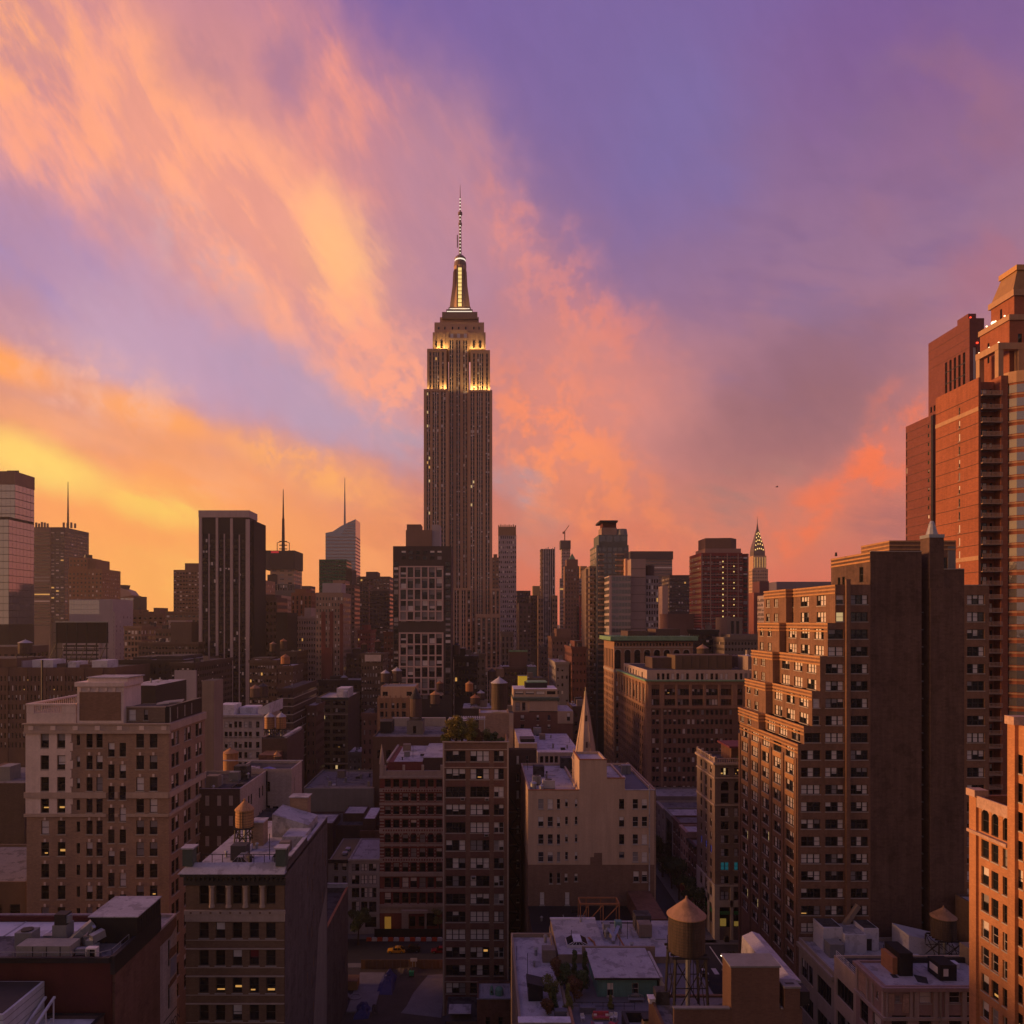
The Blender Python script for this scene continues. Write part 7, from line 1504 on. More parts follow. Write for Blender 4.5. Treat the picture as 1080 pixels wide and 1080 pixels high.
T = [ # label, x0, x1, ytop, Y, depth, colour, cols, pitch, wf, hf, style, ybottom, extra
 ('tan slab tower right before the black ribbed slab', 183, 211, 601, 700, 30, (.19, .115, .075), 9, 4, .6, .4, 'far', 690, [(195, 211, 594)]),
 ('low wide tan building left of the black ribbed slab, below the tan tower', 175, 211, 645.5, 560, 30, (.22, .14, .09), 8, 5, .6, .4, 'far', 700, []),
 ('brown loft with window grid beside the lavender block', 131, 149, 661, 480, 30, (.26, .17, .12), 5, 6, .6, .6, 'far', 740, []),
 ('broad dim brown loft with many windows left of the black slab', 146, 209, 678, 440, 34, (.12, .08, .065), 18, 5.6, .55, .5, 'fard', 760, [(180, 202, 656)]),
 ('grey brown loft with pale stone frame, below the tan buildings', 164, 206, 664, 470, 24, (.15, .1, .08), 12, 5.4, .6, .5, 'far', 740, []),
 ('small white rooftop house catching light left of the black slab', 178, 196, 655, 500, 10, (.42, .33, .32), 4, 4, .3, .4, 'far', 664, []),
 ('jumble of low brown roofs under the sunset gap', 134, 172, 648, 640, 30, (.16, .09, .06), 7, 4.5, .5, .45, 'fard', 690, [(140, 147, 643), (150, 160, 645), (162, 168, 641)]),
 ('flat dark building with roof sheds behind the beige apartment house', 125, 195, 697, 320, 40, (.045, .035, .035), 12, 6.5, .4, .45, 'fard', 790, [(140, 160, 693), (165, 192, 692)]),
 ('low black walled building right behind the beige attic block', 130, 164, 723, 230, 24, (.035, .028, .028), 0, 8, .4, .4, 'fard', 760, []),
 ('dark long building with white front wall and red poster, right of the black walled one', 180, 206, 700, 300, 44, (.07, .05, .045), 5, 7, .4, .5, 'fard', 770, []),
 ('pale stone building with blank attic right of the black slab', 268, 280, 612, 560, 26, (.30, .2, .15), 3, 6, .3, .5, 'far', 700, []),
 ('buff building with a belt of tall niches right of the black slab', 268, 277, 641, 500, 26, (.33, .25, .18), 1, 9, .3, .5, 'far', 700, []),
 ('dark stepped brown tower under the round mast tower', 276, 292, 630, 480, 26, (.10, .065, .055), 4, 7, .4, .45, 'fard', 720, [(279, 290, 627)]),
 ('tan hotel block with white edge before the mast tower', 287, 297, 628, 600, 30, (.38, .28, .22), 3, 5, .4, .45, 'far', 700, []),
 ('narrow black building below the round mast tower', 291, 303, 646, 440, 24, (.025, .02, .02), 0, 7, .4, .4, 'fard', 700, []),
 ('brown ribbed loft tower right of the mast tower', 307, 329, 625, 640, 34, (.20, .09, .045), 5, 5, .35, .8, 'fard', 715, [(311, 323, 621)]),
 ('pale pink gridded office building left of the red striped apartment tower', 312.5, 333, 651, 470, 30, (.42, .31, .26), 8, 6, .45, .5, 'fard', 750, [(321, 328, 641)]),
 ('dark distant tower with a purple top between mast tower and green tower', 318, 328, 618, 1000, 26, (.06, .045, .045), 4, 4, .5, .5, 'far', 660, []),
 ('brown building beside the green glass tower with lit cornice', 351, 364, 612, 700, 24, (.28, .19, .15), 5, 4.5, .5, .5, 'far', 700, []),
 ('dim brown tower right of the red striped apartments', 364, 374, 617, 560, 24, (.13, .085, .075), 3, 5, .5, .5, 'fard', 720, []),
 ('dark brown office tower with a small blue top, left of the gridded tower', 376, 411, 608, 900, 40, (.085, .055, .05), 10, 4.2, .5, .45, 'far', 660, [(386, 398, 603)]),
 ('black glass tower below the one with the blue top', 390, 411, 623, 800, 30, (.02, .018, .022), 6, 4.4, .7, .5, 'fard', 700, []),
 ('deep brown narrow tower left of the black glass tower', 375, 389, 616, 820, 30, (.06, .042, .04), 4, 4.4, .6, .5, 'fard', 700, []),
 ('red brick apartment house with pale quoins left of the gridded tower', 377, 391, 665, 520, 24, (.20, .05, .045), 5, 5, .35, .4, 'far', 720, [(382, 388, 659)]),
 ('small dark red house beside the gridded tower', 405, 415, 667, 430, 18, (.10, .04, .035), 3, 6, .4, .4, 'far', 720, []),
 ('low brown blocks with tanks before the red brick apartment house', 362, 413, 690, 440, 26, (.075, .05, .045), 10, 6.4, .4, .45, 'fard', 760, [(372, 380, 684), (398, 410, 683)]),
 ('dim loft left of the pink gridded building', 296, 313, 688, 420, 26, (.085, .06, .055), 4, 7, .45, .45, 'fard', 750, []),
 ('slim white wall with one bright lamp below the brown ribbed loft', 304, 312, 668, 520, 14, (.42, .34, .32), 0, 7, .4, .4, 'fard', 720, []),
 ('dark brown loft with pale windows right of the black ribbed slab', 263, 292, 697, 400, 26, (.11, .075, .06), 10, 7.3, .55, .4, 'farw', 790, [(265, 285, 694)]),
 ('brown loft with a copper dome tank at its corner', 293, 309, 703, 390, 22, (.12, .075, .06), 3, 8.6, .25, .3, 'farw', 760, []),
 ('dark brick loft with pale floor bands and teal windows', 292.5, 309, 727, 310, 44, (.075, .048, .042), 2, 8.6, .3, .5, 'fard', 810, []),
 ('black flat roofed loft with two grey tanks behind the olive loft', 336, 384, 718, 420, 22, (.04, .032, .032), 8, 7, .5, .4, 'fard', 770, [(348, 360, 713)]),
 ('tall dim brown loft behind the olive loft at its right', 381, 404, 690, 400, 22, (.12, .08, .06), 8, 7.5, .4, .45, 'farw', 790, []),
 ('brown brick house with tall arched recess left of the ornate tan tower', 381.5, 399, 753, 330, 22, (.19, .1, .08), 3, 10, .26, .5, 'mid', 835, []),
 ('small grey house with six windows at the foot of the brown arched house', 367.5, 381, 794, 345, 16, (.2, .18, .17), 3, 8.4, .34, .55, 'mid', 818, []),
 ('narrow brown house between the dark loft and the olive loft', 323, 333, 745, 330, 18, (.16, .085, .06), 2, 10, .3, .4, 'fard', 820, []),
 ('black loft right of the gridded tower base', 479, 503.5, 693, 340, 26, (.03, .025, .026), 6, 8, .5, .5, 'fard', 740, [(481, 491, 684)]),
 ('dim building with a dark tank right of the black loft', 497, 512, 690, 420, 20, (.11, .085, .075), 3, 8, .4, .4, 'fard', 740, []),
 ('slim buff tower just right of the great tower', 519, 526, 588, 760, 20, (.24, .15, .1), 2, 4.6, .4, .45, 'far', 640, [(520.5, 524.5, 584.5)]),
 ('dim stone building at the foot of the lavender tower', 528.5, 541.5, 667, 560, 20, (.19, .14, .11), 3, 6.5, .4, .7, 'fard', 715, []),
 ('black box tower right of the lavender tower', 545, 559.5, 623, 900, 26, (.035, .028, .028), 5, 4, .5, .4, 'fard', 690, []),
 ('dark stepped tower between the black box and the striped tower', 559.5, 569, 628, 800, 26, (.045, .035, .034), 3, 4.4, .5, .5, 'fard', 690, []),
 ('dim brown stack of terraces below the black box tower', 547, 560, 636, 700, 24, (.10, .07, .06), 3, 5, .4, .5, 'fard', 700, []),
 ('brown brick building with copper trim and small attic at centre', 528, 556.5, 704, 440, 24, (.16, .09, .065), 8, 7.4, .35, .4, 'far', 745, [(537.5, 556, 687)]),
 ('low pale shed with teal roof right of the copper trimmed building', 557, 566, 703, 430, 16, (.13, .17, .15), 0, 6, .4, .4, 'far', 720, []),
 ('dark office with tan roof terrace before the lit yellow wall', 552, 574, 716, 400, 20, (.12, .1, .09), 4, 7, .4, .4, 'farw', 750, []),
 ('brown stepped hotel with flat chamfered top, right of centre', 582, 602, 672, 520, 30, (.25, .135, .09), 5, 7, .25, .4, 'fard', 740, [(587, 602, 663)]),
 ('grey white loft with a plain west wall right of centre', 586, 600, 699, 400, 42, (.27, .24, .23), 3, 8, .4, .4, 'farw', 760, []),
 ('dark red brick block left of the balcony glass tower', 603, 618.5, 683, 396, 34, (.13, .055, .045), 4, 9, .3, .35, 'fard', 770, [(606, 614, 676)]),
 ('dim brown block behind the spire', 570, 585, 683, 600, 24, (.13, .09, .075), 4, 6, .4, .4, 'fard', 740, []),
 ('bright red distant slab left of the balcony glass tower', 608, 618, 640, 900, 26, (.34, .04, .02), 3, 4, .3, .4, 'fard', 690, [(612.5, 618, 628)]),
 ('pinkish banded distant slab right of the pyramid tower', 609, 619, 610, 1000, 22, (.36, .24, .22), 1, 3.6, .96, .45, 'far', 690, []),
 ('yellow lit distant tower top right of the pyramid tower', 612, 619, 597, 1100, 18, (.46, .24, .09), 2, 4, .3, .4, 'far', 640, []),
 ('pale yellow distant tower cap left of the striped tower', 562, 570.5, 618, 1000, 16, (.42, .27, .1), 0, 4, .4, .4, 'far', 640, []),
 ('blue grey glass tower right of the wide banded slab', 733, 740, 620, 900, 20, (.06, .055, .065), 3, 4, .6, .5, 'far', 690, []),
 ('dark square office tower between the banded slab and the red tower', 706, 733, 606.5, 800, 34, (.05, .038, .035), 9, 4.2, .5, .45, 'far', 680, []),
 ('white slab edge before the dark square tower', 698.5, 704.5, 618, 760, 40, (.40, .28, .23), 0, 4, .4, .4, 'far', 680, []),
 ('low brown ribbed building before the dark square tower', 704, 736, 648, 620, 26, (.17, .09, .07), 8, 30, .4, .8, 'fard', 690, []),
 ('dark green glass box at the foot of the red tower', 738, 758, 665, 420, 24, (.02, .025, .022), 6, 6, .85, .7, 'fard', 700, []),
 ('tan deco building with two black window strips before the red tower', 767, 783, 651, 440, 22, (.24, .17, .13), 0, 6, .4, .4, 'fard', 690, []),
 ('wide grey deco building with terraces below the red tower', 764, 812, 673, 400, 26, (.17, .135, .115), 14, 6.2, .45, .45, 'fard', 710, [(770, 800, 669)]),
 ('brick slab with white edge below the spired tower', 795, 802, 625, 700, 24, (.23, .08, .055), 0, 5, .4, .4, 'fard', 690, []),
 ('brown block behind the spired tower base', 801, 811, 613, 760, 20, (.13, .05, .045), 0, 5, .4, .4, 'fard', 690, []),
 ('white edged narrow tower right of the brick slab', 806.5, 812, 628, 680, 18, (.34, .27, .26), 1, 5, .5, .6, 'far', 690, []),
 ('long grey purple distant building behind the setback tower', 819, 878, 613.5, 900, 40, (.18, .15, .17), 22, 40, .5, .6, 'far', 640, [(848, 878, 615)]),
 ('small white and grey boxes on a roof beside the setback tower', 789, 806, 692, 300, 12, (.25, .19, .16), 0, 6, .4, .4, 'fard', 705, []),
 ('cream walled back building left of the tall dark tank', 528, 541.5, 752, 262, 10, (.38, .3, .25), 0, 6, .4, .4, 'far', 770, []),
 ('dark low roofs with tanks behind the planted loft', 488, 528, 747, 300, 18, (.05, .036, .034), 0, 6, .4, .4, 'fard', 775, []),
 ('dull brown loft before the grey white loft, behind the spire', 604, 617, 746, 300, 16, (.09, .06, .055), 2, 9, .4, .4, 'fard', 800, []),
]
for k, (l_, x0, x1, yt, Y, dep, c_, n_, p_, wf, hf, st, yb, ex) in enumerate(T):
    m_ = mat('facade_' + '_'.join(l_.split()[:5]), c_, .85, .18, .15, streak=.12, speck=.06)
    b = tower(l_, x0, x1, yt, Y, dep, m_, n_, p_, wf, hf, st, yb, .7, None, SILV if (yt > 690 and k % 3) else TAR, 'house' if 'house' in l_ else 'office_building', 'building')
    for a, c, t_ in ex: sub(b, a, c, t_, Y + dep * .25, dep * .6, m_, PZ(yt, Y), name='roof_block')
    X0_, X1_, zt_ = PX(x0, Y), PX(x1, Y), PZ(yt, Y)
    if yt > 640 and n_: b.mb('cornice', m_).box(X0_ - .3, X1_ + .3, Y - .7, Y, zt_ - 1.0, zt_ + .5).box(X1_ if X1_ < 0 else X0_ - .5, X1_ + .5 if X1_ < 0 else X0_, Y, Y + dep, zt_ - 1.0, zt_ + .5)
    if yt > 655: b.clutter(X0_ + 1, X1_ - 2, Y + 1, Y + dep - 3, zt_, min(14, 3 + int((X1_ - X0_) / 3)), k)
    if 'tall dim brown loft' in l_: b.mb('top_band', PAL).box(PX(385, Y), PX(402, Y), Y - .9, Y - .71, PZ(697.5, Y), PZ(690.5, Y))
    if 'niches' in l_: b.mb('belt_course', SILL).box(PX(x0, Y), PX(x1, Y), Y - .6, Y, PZ(655, Y), PZ(653, Y)).box(PX(x0, Y), PX(x1, Y), Y - .6, Y, PZ(671, Y), PZ(669, Y))
    if 'floor bands' in l_:
        for q in range(9): b.mb('belt_course', SILL).box(PX(x0, Y), PX(x1, Y) + .15, Y - .25, Y, PZ(737 + q * 8.6, Y), PZ(736 + q * 8.6, Y)).box(PX(x1, Y), PX(x1, Y) + .2, Y, Y + dep, PZ(737 + q * 8.6, Y), PZ(736 + q * 8.6, Y))
    if 'red poster' in l_: b.mb('white_wall', LAV).box(PX(184, 299), PX(206.5, 299), 299, 299.9, 40, PZ(707, 299)); b.mb('poster', mat('red_poster', (.4, .03, .04), .7, .1, 1, emit=(1, .05, .07), es=.10)).box(PX(183, 299), PX(189, 299), 298.8, 298.95, PZ(738, 299), PZ(728, 299)); b.mb('poster_top', mat('white_poster', (.55, .5, .5), .7, .1, 1)).box(PX(183, 299), PX(189, 299), 298.8, 298.95, PZ(728, 299), PZ(722, 299))
    if 'black window strips' in l_:
        for q in (771, 776.5): b.mb('window_strip', GLASSD, True).box(PX(q, Y), PX(q + 3, Y), Y - .1, Y, PZ(690, Y), PZ(655, Y))
    if 'copper trim' in l_: b.mb('belt_course', COPPER).box(PX(537, Y), PX(557, Y), Y + 5.4, Y + 6, PZ(688, Y), PZ(686, Y))
    if 'pale stone frame' in l_ or 'stone frame' in l_: b.mb('belt_course', SILL).box(PX(x0, Y), PX(x1, Y), Y - .3, Y, PZ(679, Y), PZ(677, Y))
    b.done()
# big block north-west of the avenue, around the yellow wall and the lavender roofs
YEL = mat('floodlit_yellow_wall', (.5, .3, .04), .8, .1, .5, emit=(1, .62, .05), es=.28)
b = Bld('yellow_lit_wall', 'small wall lit bright yellow standing behind the pale roofs at centre', PX(552, 380), 381, 'wall'); b.mb('wall', YEL).box(PX(546.5, 380), PX(556, 380), 380, 383, 0, PZ(713, 380)); b.mb('coping', GRYP).box(PX(546.5, 380), PX(556, 380), 379.8, 383, PZ(713, 380), PZ(712.4, 380)); b.done()
Y = 275.0; CRP = mat('cream_penthouse', (.40, .3, .23), .85, .15, .3); b = Bld('brick_and_cream_building', 'brick and cream building with green cornice and pale penthouse behind the lavender roof', PX(570, Y), 290)
b.block(mat('dull_red_brick', (.17, .082, .065), .9, .2, .25, brick=.6), PX(541, Y), PX(604, Y), Y, 296, 0, PZ(751, Y), S=b.px(Y, PX(541, Y), 0, [(549, 553), (566, 568.5), (577.5, 580.5)], [(754, 759.5), (764, 768)], 'sash'), par=.3, roof=SILV)
b.block(CRP, PX(541, Y), PX(558, Y), Y + .1, 294, PZ(751, Y), PZ(737, Y), S=[(1, 2.6, .6, 3.6, 'sash'), (3.4, 4.6, .6, 3.6, 'sash')], name='attic', roof=SILV); b.block(CRP, PX(558.1, Y), PX(588, Y), Y - .3, 294, PZ(750, Y), PZ(739, Y), name='blank_attic', roof=SILV); b.block(CRP, PX(588.2, Y), PX(604.5, Y), Y - .25, 294, PZ(763, Y), PZ(750, Y), S=[(3.4, 4.6, 1, 4, 'sash')], name='cream_corner', roof=SILV)
b.mb('green_cornice', mat('dark_green_cornice', (.07, .1, .075), .7, .2, .6)).box(PX(541, Y), PX(590, Y), Y - .8, 294, PZ(738.6, Y), PZ(735.8, Y)); b.block(CRP, PX(541.5, Y + 3), PX(588, Y + 3), Y + 3, 293, PZ(736, Y), PZ(727.5, Y), S=[(.6 + k * 4, 3.8 + k * 4, 1, 2.2, 'big') for k in range(4)], name='penthouse', roof=WHT); b.mb('roof_box', BLACKM).box(PX(554, 283), PX(577, 283), 283, 290, PZ(728, 283), PZ(720, 283)); b.mb('roof_box', COPPER).box(PX(556, 283), PX(577, 283), 283, 290.2, PZ(720, 283), PZ(719, 283)); b.done(near=True)
Y = 228.0; b = Bld('lavender_roof_building', 'pale building with broad lavender grey roofs in front of the brick and cream one', PX(585, Y), 245)
zl = PZ(793.5, Y); b.block(mat('pale_mauve_wall', (.34, .29, .29), .85, .15, .3), PX(567, Y), PX(612, Y), Y, 266, 0, zl, S=b.px(Y, PX(567, Y), 0, [(569.5, 573), (575, 578.5), (580, 583.4), (585, 588.4), (593.5, 597), (598.5, 602)], [(797.5, 804.5)], 'sash') + b.px(Y, PX(567, Y), 0, [(570 + 8 * k, 574 + 8 * k) for k in range(5)], [(814, 815.5)], 'slot'), roof=mat('lavender_roof', (.42, .38, .44), .75, .22, .3, streak=0, speck=.2, stain=.35))
b.clutter(PX(569, Y), PX(608, Y), 231, 262, zl, 8, 21); b.block(CRP, PX(547, 232), PX(566.5, 232), 232, 264, 0, PZ(784, 232), S=[(2, 3.2, 39, 42, 'dark')], name='side_wing', roof=MATS['lavender_roof']); b.mb('green_band', MATS['dark_green_cornice']).box(PX(567, Y), PX(604, Y), Y - .4, Y, PZ(811.5, Y), PZ(808.5, Y)); b.mb('roof_box', BLACKM).box(PX(549, 234), PX(564, 234), 234, 240, PZ(784, 232), PZ(779.5, 234)); b.done(near=True)
# olive loft, white building, tan deco house
Y = 360.0; OLV = mat('olive_buff_brick', (.19, .145, .09), .9, .18, .25, brick=.8)
b = Bld('olive_loft_building', 'olive buff loft with two wide window bays per floor and green cornice, left of centre', PX(351, Y), 376); x0 = PX(332, Y); zt = PZ(736.5, Y)
b.block(OLV, x0, PX(367, Y), Y, 394, 0, zt, S=b.px(Y, x0, 0, [(335, 348), (351, 364)], [(739.5 + 7.5 * k, 743.8 + 7.5 * k) for k in range(10)], 'wide'), roof=SILV, par=.5, rec=.35); b.face(b.mb('side_wall', DKB), 'E', x0, PX(367, Y) + .05, Y + .05, 394, 0, zt)
b.mb('cornice', MATS['dark_green_cornice']).box(x0 - .6, PX(367, Y) + .4, Y - .8, Y + .3, zt - .6, zt + .4); b.mb('belt_course', TRIM).box(x0 - .1, PX(367, Y), Y - .25, Y, PZ(753.8, Y), PZ(752.8, Y)).box(x0 - .1, PX(367, Y), Y - .3, Y, PZ(806, Y), PZ(804.8, Y)); b.mb('roof_box', WHT).box(PX(355, 368), PX(368, 368), 368, 380, zt - .5, PZ(726, 368)); b.mb('roof_box', WHT).box(PX(362, 364), PX(366, 364), 364, 367, zt - .5, PZ(729, 364)); b.done()
Y = 262.0; b = Bld('white_loft_building', 'white four storey loft with white rooftop sheds beside two orange tanks', PX(252, Y), 275); x0 = PX(224.5, Y); zt = PZ(754, Y)
b.block(mat('white_limewash', (.46, .39, .37), .85, .14, .3), x0, PX(277, Y), Y, 284, 0, zt, S=b.px(Y, x0, 0, [(229.4, 232.6), (236.8, 240.2), (241.4, 244.6), (247, 250.2), (251.6, 255), (257.6, 261), (262.2, 265.6), (270, 273.6)], [(761 + 10.7 * k, 767.4 + 10.7 * k) for k in range(7)], 'sash'), par=.6, roof=SILV, rec=.3); b.mb('cornice', WHS).box(x0 - .5, PX(277, Y) + .4, Y - .7, Y, zt - .8, zt); b.mb('belt_course', WHS).box(x0, PX(277, Y), Y - .2, Y, PZ(777.6, Y), PZ(776.6, Y)).box(x0, PX(277, Y), Y - .2, Y, PZ(791, Y), PZ(790, Y))
b.mb('roof_box', WHT, True).box(PX(230, 266), PX(247, 266), 266, 274, zt - .6, PZ(743.5, 266)); b.mb('roof_box', WHT, True).box(PX(253, 270), PX(270, 270), 270, 278, zt - .6, PZ(746, 270)); b.mb('sloped_parapet', WHT).extr([(PX(272, 264), zt), (PX(284, 264), zt), (PX(284, 264), PZ(741.5, 264)), (PX(272, 264), PZ(748, 264))], 264, 282); b.done(near=True)
b = Bld('dark_tank_building', 'dark brick building with pale roof edge carrying twin orange tanks', PX(292, 206), 214); b.block(DKB, PX(276, 205), PX(303, 205), 205, 224, 0, PZ(779, 205), par=.3, roof=TAR); b.mb('roof_strip', SILV).box(PX(300, 208), PX(304, 208), 206, 224, PZ(779, 205), PZ(775, 208)); b.mb('tank_frame', STEEL).box(PX(276.5, 206), PX(300, 206), 205.6, 206, PZ(779, 205), PZ(778, 205)); b.mb('lower_parapet', RBR).box(PX(275, 200), PX(293, 200), 198, 204.9, 0, PZ(795, 200)); b.done()
zt5 = PZ(779, 205)
tank('left one of twin bright orange water tanks with grey cap on dark building', PX(284.3, 212), 212, zt5 - .3, 1.4, PZ(756, 212) - PZ(768, 212), PZ(768, 212) - zt5 + .3, WOODO, TANKG, .42, 5, 18, 'twin orange tanks'); tank('right one of twin bright orange water tanks with grey cap on dark building', PX(296.4, 212), 212, zt5 - .3, 1.4, PZ(756, 212) - PZ(768, 212), PZ(768, 212) - zt5 + .3, WOODO, TANKG, .42, 5, 18, 'twin orange tanks')
tank('small dark tank with an orange pointed roof below the twin tanks', PX(292, 199), 199, 46, 1.15, PZ(797.5, 199) - 48, 2, DKB, WOODO, .5, 4, 14, None, 1, False)
tank('big bright orange water tank with peaked orange roof behind the brown loft', PX(258, 116), 116, 52.6, 1.4, PZ(854, 116) - PZ(871, 116), PZ(871, 116) - 52.6, WOODO, WOODO, .5, 6, 20)
tank('broad orange tank top left of the twin tanks, near the white loft', PX(243, 205), 205, 40, 2.1, PZ(794, 205) - 44, 4, WOODO, WOODO, .3, 5, 18, None, 1, False)
Y = 300.0; b = Bld('ornate_tan_tower', 'sunlit ornate tan building with a plain apricot top floor, left of the planted loft', PX(417, Y), 312); TN2 = mat('apricot_stucco', (.52, .33, .20), .85, .12, .3); TN3 = mat('ornate_terracotta', (.36, .2, .11), .88, .25, .8, speck=.3); x0 = PX(398, Y)
b.block(TN3, x0, PX(432, Y), Y, 325, 0, PZ(736, Y), S=b.px(Y, x0, 0, [(401, 404.5), (406.5, 408.5), (413, 416), (417.6, 420.6), (424, 428)], [(741.5, 747), (750.5, 756), (761, 767), (771, 777)], 'sash'), roof=SILV, par=.5); b.block(TN2, PX(401.5, 303), PX(438, 303), 303, 318, PZ(738, Y), PZ(724, 303), S=[(.8, 2.9, 1.2, 3, 'dark'), (10.6, 12.8, 1.2, 3, 'dark')], name='top_floor', roof=SILV, par=.2)
for c in (399, 405, 411, 416.8, 422, 430): b.mb('pilaster', TN3).box(PX(c, Y), PX(c + 1.5, Y), Y - .4, Y, 20, PZ(733.5, Y))
b.done(near=True)
b = Bld('dull_brown_roof_building', 'wide brown building with dark tank house on its roof behind the striped building', PX(430, 262), 272); b.block(mat('dull_brown_wall', (.12, .072, .052), .9, .2, .3), PX(393, 258), PX(468, 258), 258, 290, 0, PZ(777, 258), S=[(1.6 + k * 3.1, 3.2 + k * 3.1, 40, 43, 'dark') for k in range(7)], par=.4, roof=GRAV); b.block(mat('grey_tank_house', (.16, .145, .13), .85, .2, .4), PX(429, 266), PX(446, 266), 266, 274, PZ(777, 258) - .4, PZ(760.5, 266), S=[(2.2, 3.4, .3, 3, 'dark')], name='tank_house'); b.mb('tarpaulined_box', BLACKM).prism([(PX(401, 268), 268), (PX(413, 268), 268), (PX(416, 276), 276), (PX(401, 276), 276)], PZ(777, 258) - .4, PZ(761, 268)); b.mb('rear_wall', SILL).box(PX(414, 288), PX(470, 288), 287, 289.6, 30, PZ(757, 288)); b.done()
tank('tall black water tank with a steep dark roof on the grey tank house', PX(438.5, 270), 270, PZ(760.5, 266), 2.2, 6.5, 1.2, DKB, BLACKM, .9, 6, 16, None, 1, False)
# further tanks, small in the picture: one body and one roof each
for px_, py_, yy, r_, h_, wm_, rm_, l_ in (
 (406.5, 719, 312, 1.9, 3.6, DKB, TANKG, 'left of two dark tanks with grey caps above the ornate tan tower'), (418.5, 718, 312, 2.1, 4.2, DKB, TANKG, 'right and bigger of two dark tanks with grey caps above the ornate tan tower'),
 (363, 720, 424, 2.0, 3.0, DKB, TANKG, 'left grey capped tank above the olive loft'), (370.5, 723, 424, 1.6, 2.4, DKB, TANKG, 'right, smaller grey capped tank above the olive loft'),
 (269, 735, 290, 1.9, 3.4, DKB, TANKR, 'dark tank with brown cone roof behind the white loft'), (277.5, 734, 296, 1.9, 3.8, DKB, BLACKM, 'black tank right of the brown coned one behind the white loft'),
 (288, 687, 402, 1.8, 4, WOOD, TANKR, 'dark tank with orange brown cone above the dark brown loft'), (299, 684, 402, 1.9, 4, WOOD, RUST, 'rusty tank beside the pale box above the domed tank'),
 (301, 700, 394, 2.5, 3.4, RUST, RUST, 'round rust coloured dome tank on the corner loft'), (459, 742, 290, 1.9, 3.6, DKB, WOODO, 'dark tank with a tan cone just left of the planted loft'),
 (464, 728, 320, 1.5, 3, DKB, RUST, 'small rusty tank under the gridded tower'), (495, 729, 306, 1.6, 3, RUST, WOODO, 'rust red tank with an orange cone behind the planted loft'), (501, 742, 302, 1.9, 2.4, DKB, RUST, 'dark tank with brown conical roof, nearest behind the planted loft'), (507, 737, 306, 1.6, 2.4, DKB, TANKG, 'blue grey coned tank behind the planted loft terrace'),
 (481.5, 690, 342, 1.7, 4, DKB, BLACKM, 'black tank on the black loft right of the gridded tower'), (519, 716, 425, 2.6, 4.2, DKB, DKB, 'pair of squat dark drums, left drum, under the great tower'), (527, 714, 425, 2.4, 4.6, TANB, TANB, 'pale squat drum right of the dark drum under the great tower'),
 (398.5, 684, 442, 1.9, 4, WOOD, RUST, 'rust brown tank left of the gridded tower base'), (384, 686, 442, 1.9, 3.6, WOOD, RUST, 'brown tank further left of the gridded tower base'), (687, 661, 500, 2.6, 5.6, WOOD, WOODO, 'brown water tank behind the green copper cornice'), (804.5, 691, 310, 1.9, 4, DKB, RUST, 'dark red tank just left of the setback tower')):
    x_ = PX(px_, yy); tank(l_, x_, yy, PZ(py_, yy) - 1.2, r_, h_, 1.2, wm_, rm_, .34, 3, 12, None, 1, False)
# tower of white frames over dark glass
Y = 330.0; GDK = wall('dark_stone_panel', (.075, .06, .055)); GPK = mat('pink_white_frame', (.52, .38, .35), .8, .1, .3)
b = Bld('framed_glass_tower', 'dark glass tower with two pink white window grids on its front, beside the great tower', PX(445, Y), 345); x0, x1 = PX(414.5, Y), PX(476, Y); zt = PZ(576, Y)
so = b.px(Y, x0, 0, [(415.6, 420), (470, 475)], [(592.5 + 5.9 * k, 597.2 + 5.9 * k) for k in range(24)], 'farw')
so += b.px(Y, x0, 0, [(423.6 + 7.55 * k, 428 + 7.55 * k) for k in range(6)], [(581, 584.6), (586.8, 590.2)], 'farw')
g1, g2 = (597, 655), (667, 733)
rr = [(598.4 + 11.75 * k + q, 603.6 + 11.75 * k + q) for k in range(5) for q in (0, 5.4)] + [(667.6 + 11.75 * k + q, 672.8 + 11.75 * k + q) for k in range(6) for q in (0, 5.6)]
so += b.px(Y, x0, 0, [(423.0 + 7.55 * k, 428.4 + 7.55 * k) for k in range(6)], rr, 'farw')
b.block(GDK, x0, x1, Y, 350, 0, zt, S=so, roof=TAR); fr = b.mb('window_grid', GPK)
for (t_, b_), n in ((g1, 5), (g2, 6)):
    for k in range(7): fr.box(PX(420.8 + 7.55 * k, Y), PX(422.4 + 7.55 * k, Y), Y - .6, Y - .06, PZ(b_, Y), PZ(t_, Y))
    for k in range(n + 1): fr.box(PX(420.8, Y), PX(467.7, Y), Y - .64, Y - .07, PZ(min(t_ + 1.4 + 11.75 * k, b_), Y), PZ(min(t_ + 11.75 * k, b_ - 1.4), Y))
b.block(wall('brown_roof_screen', (.24, .15, .11)), PX(428, 336), PX(455.5, 336), 336, 348, zt, PZ(559, 336), name='roof_screen'); b.block(LAV, PX(455.6, 337), PX(464, 337), 337, 348, zt, PZ(553.5, 337), name='roof_screen', new=True); b.block(wall('brown_roof_screen', (.24, .15, .11)), PX(429, 340), PX(444, 340), 340, 349, zt, PZ(553, 340), name='roof_screen', new=True); b.done()
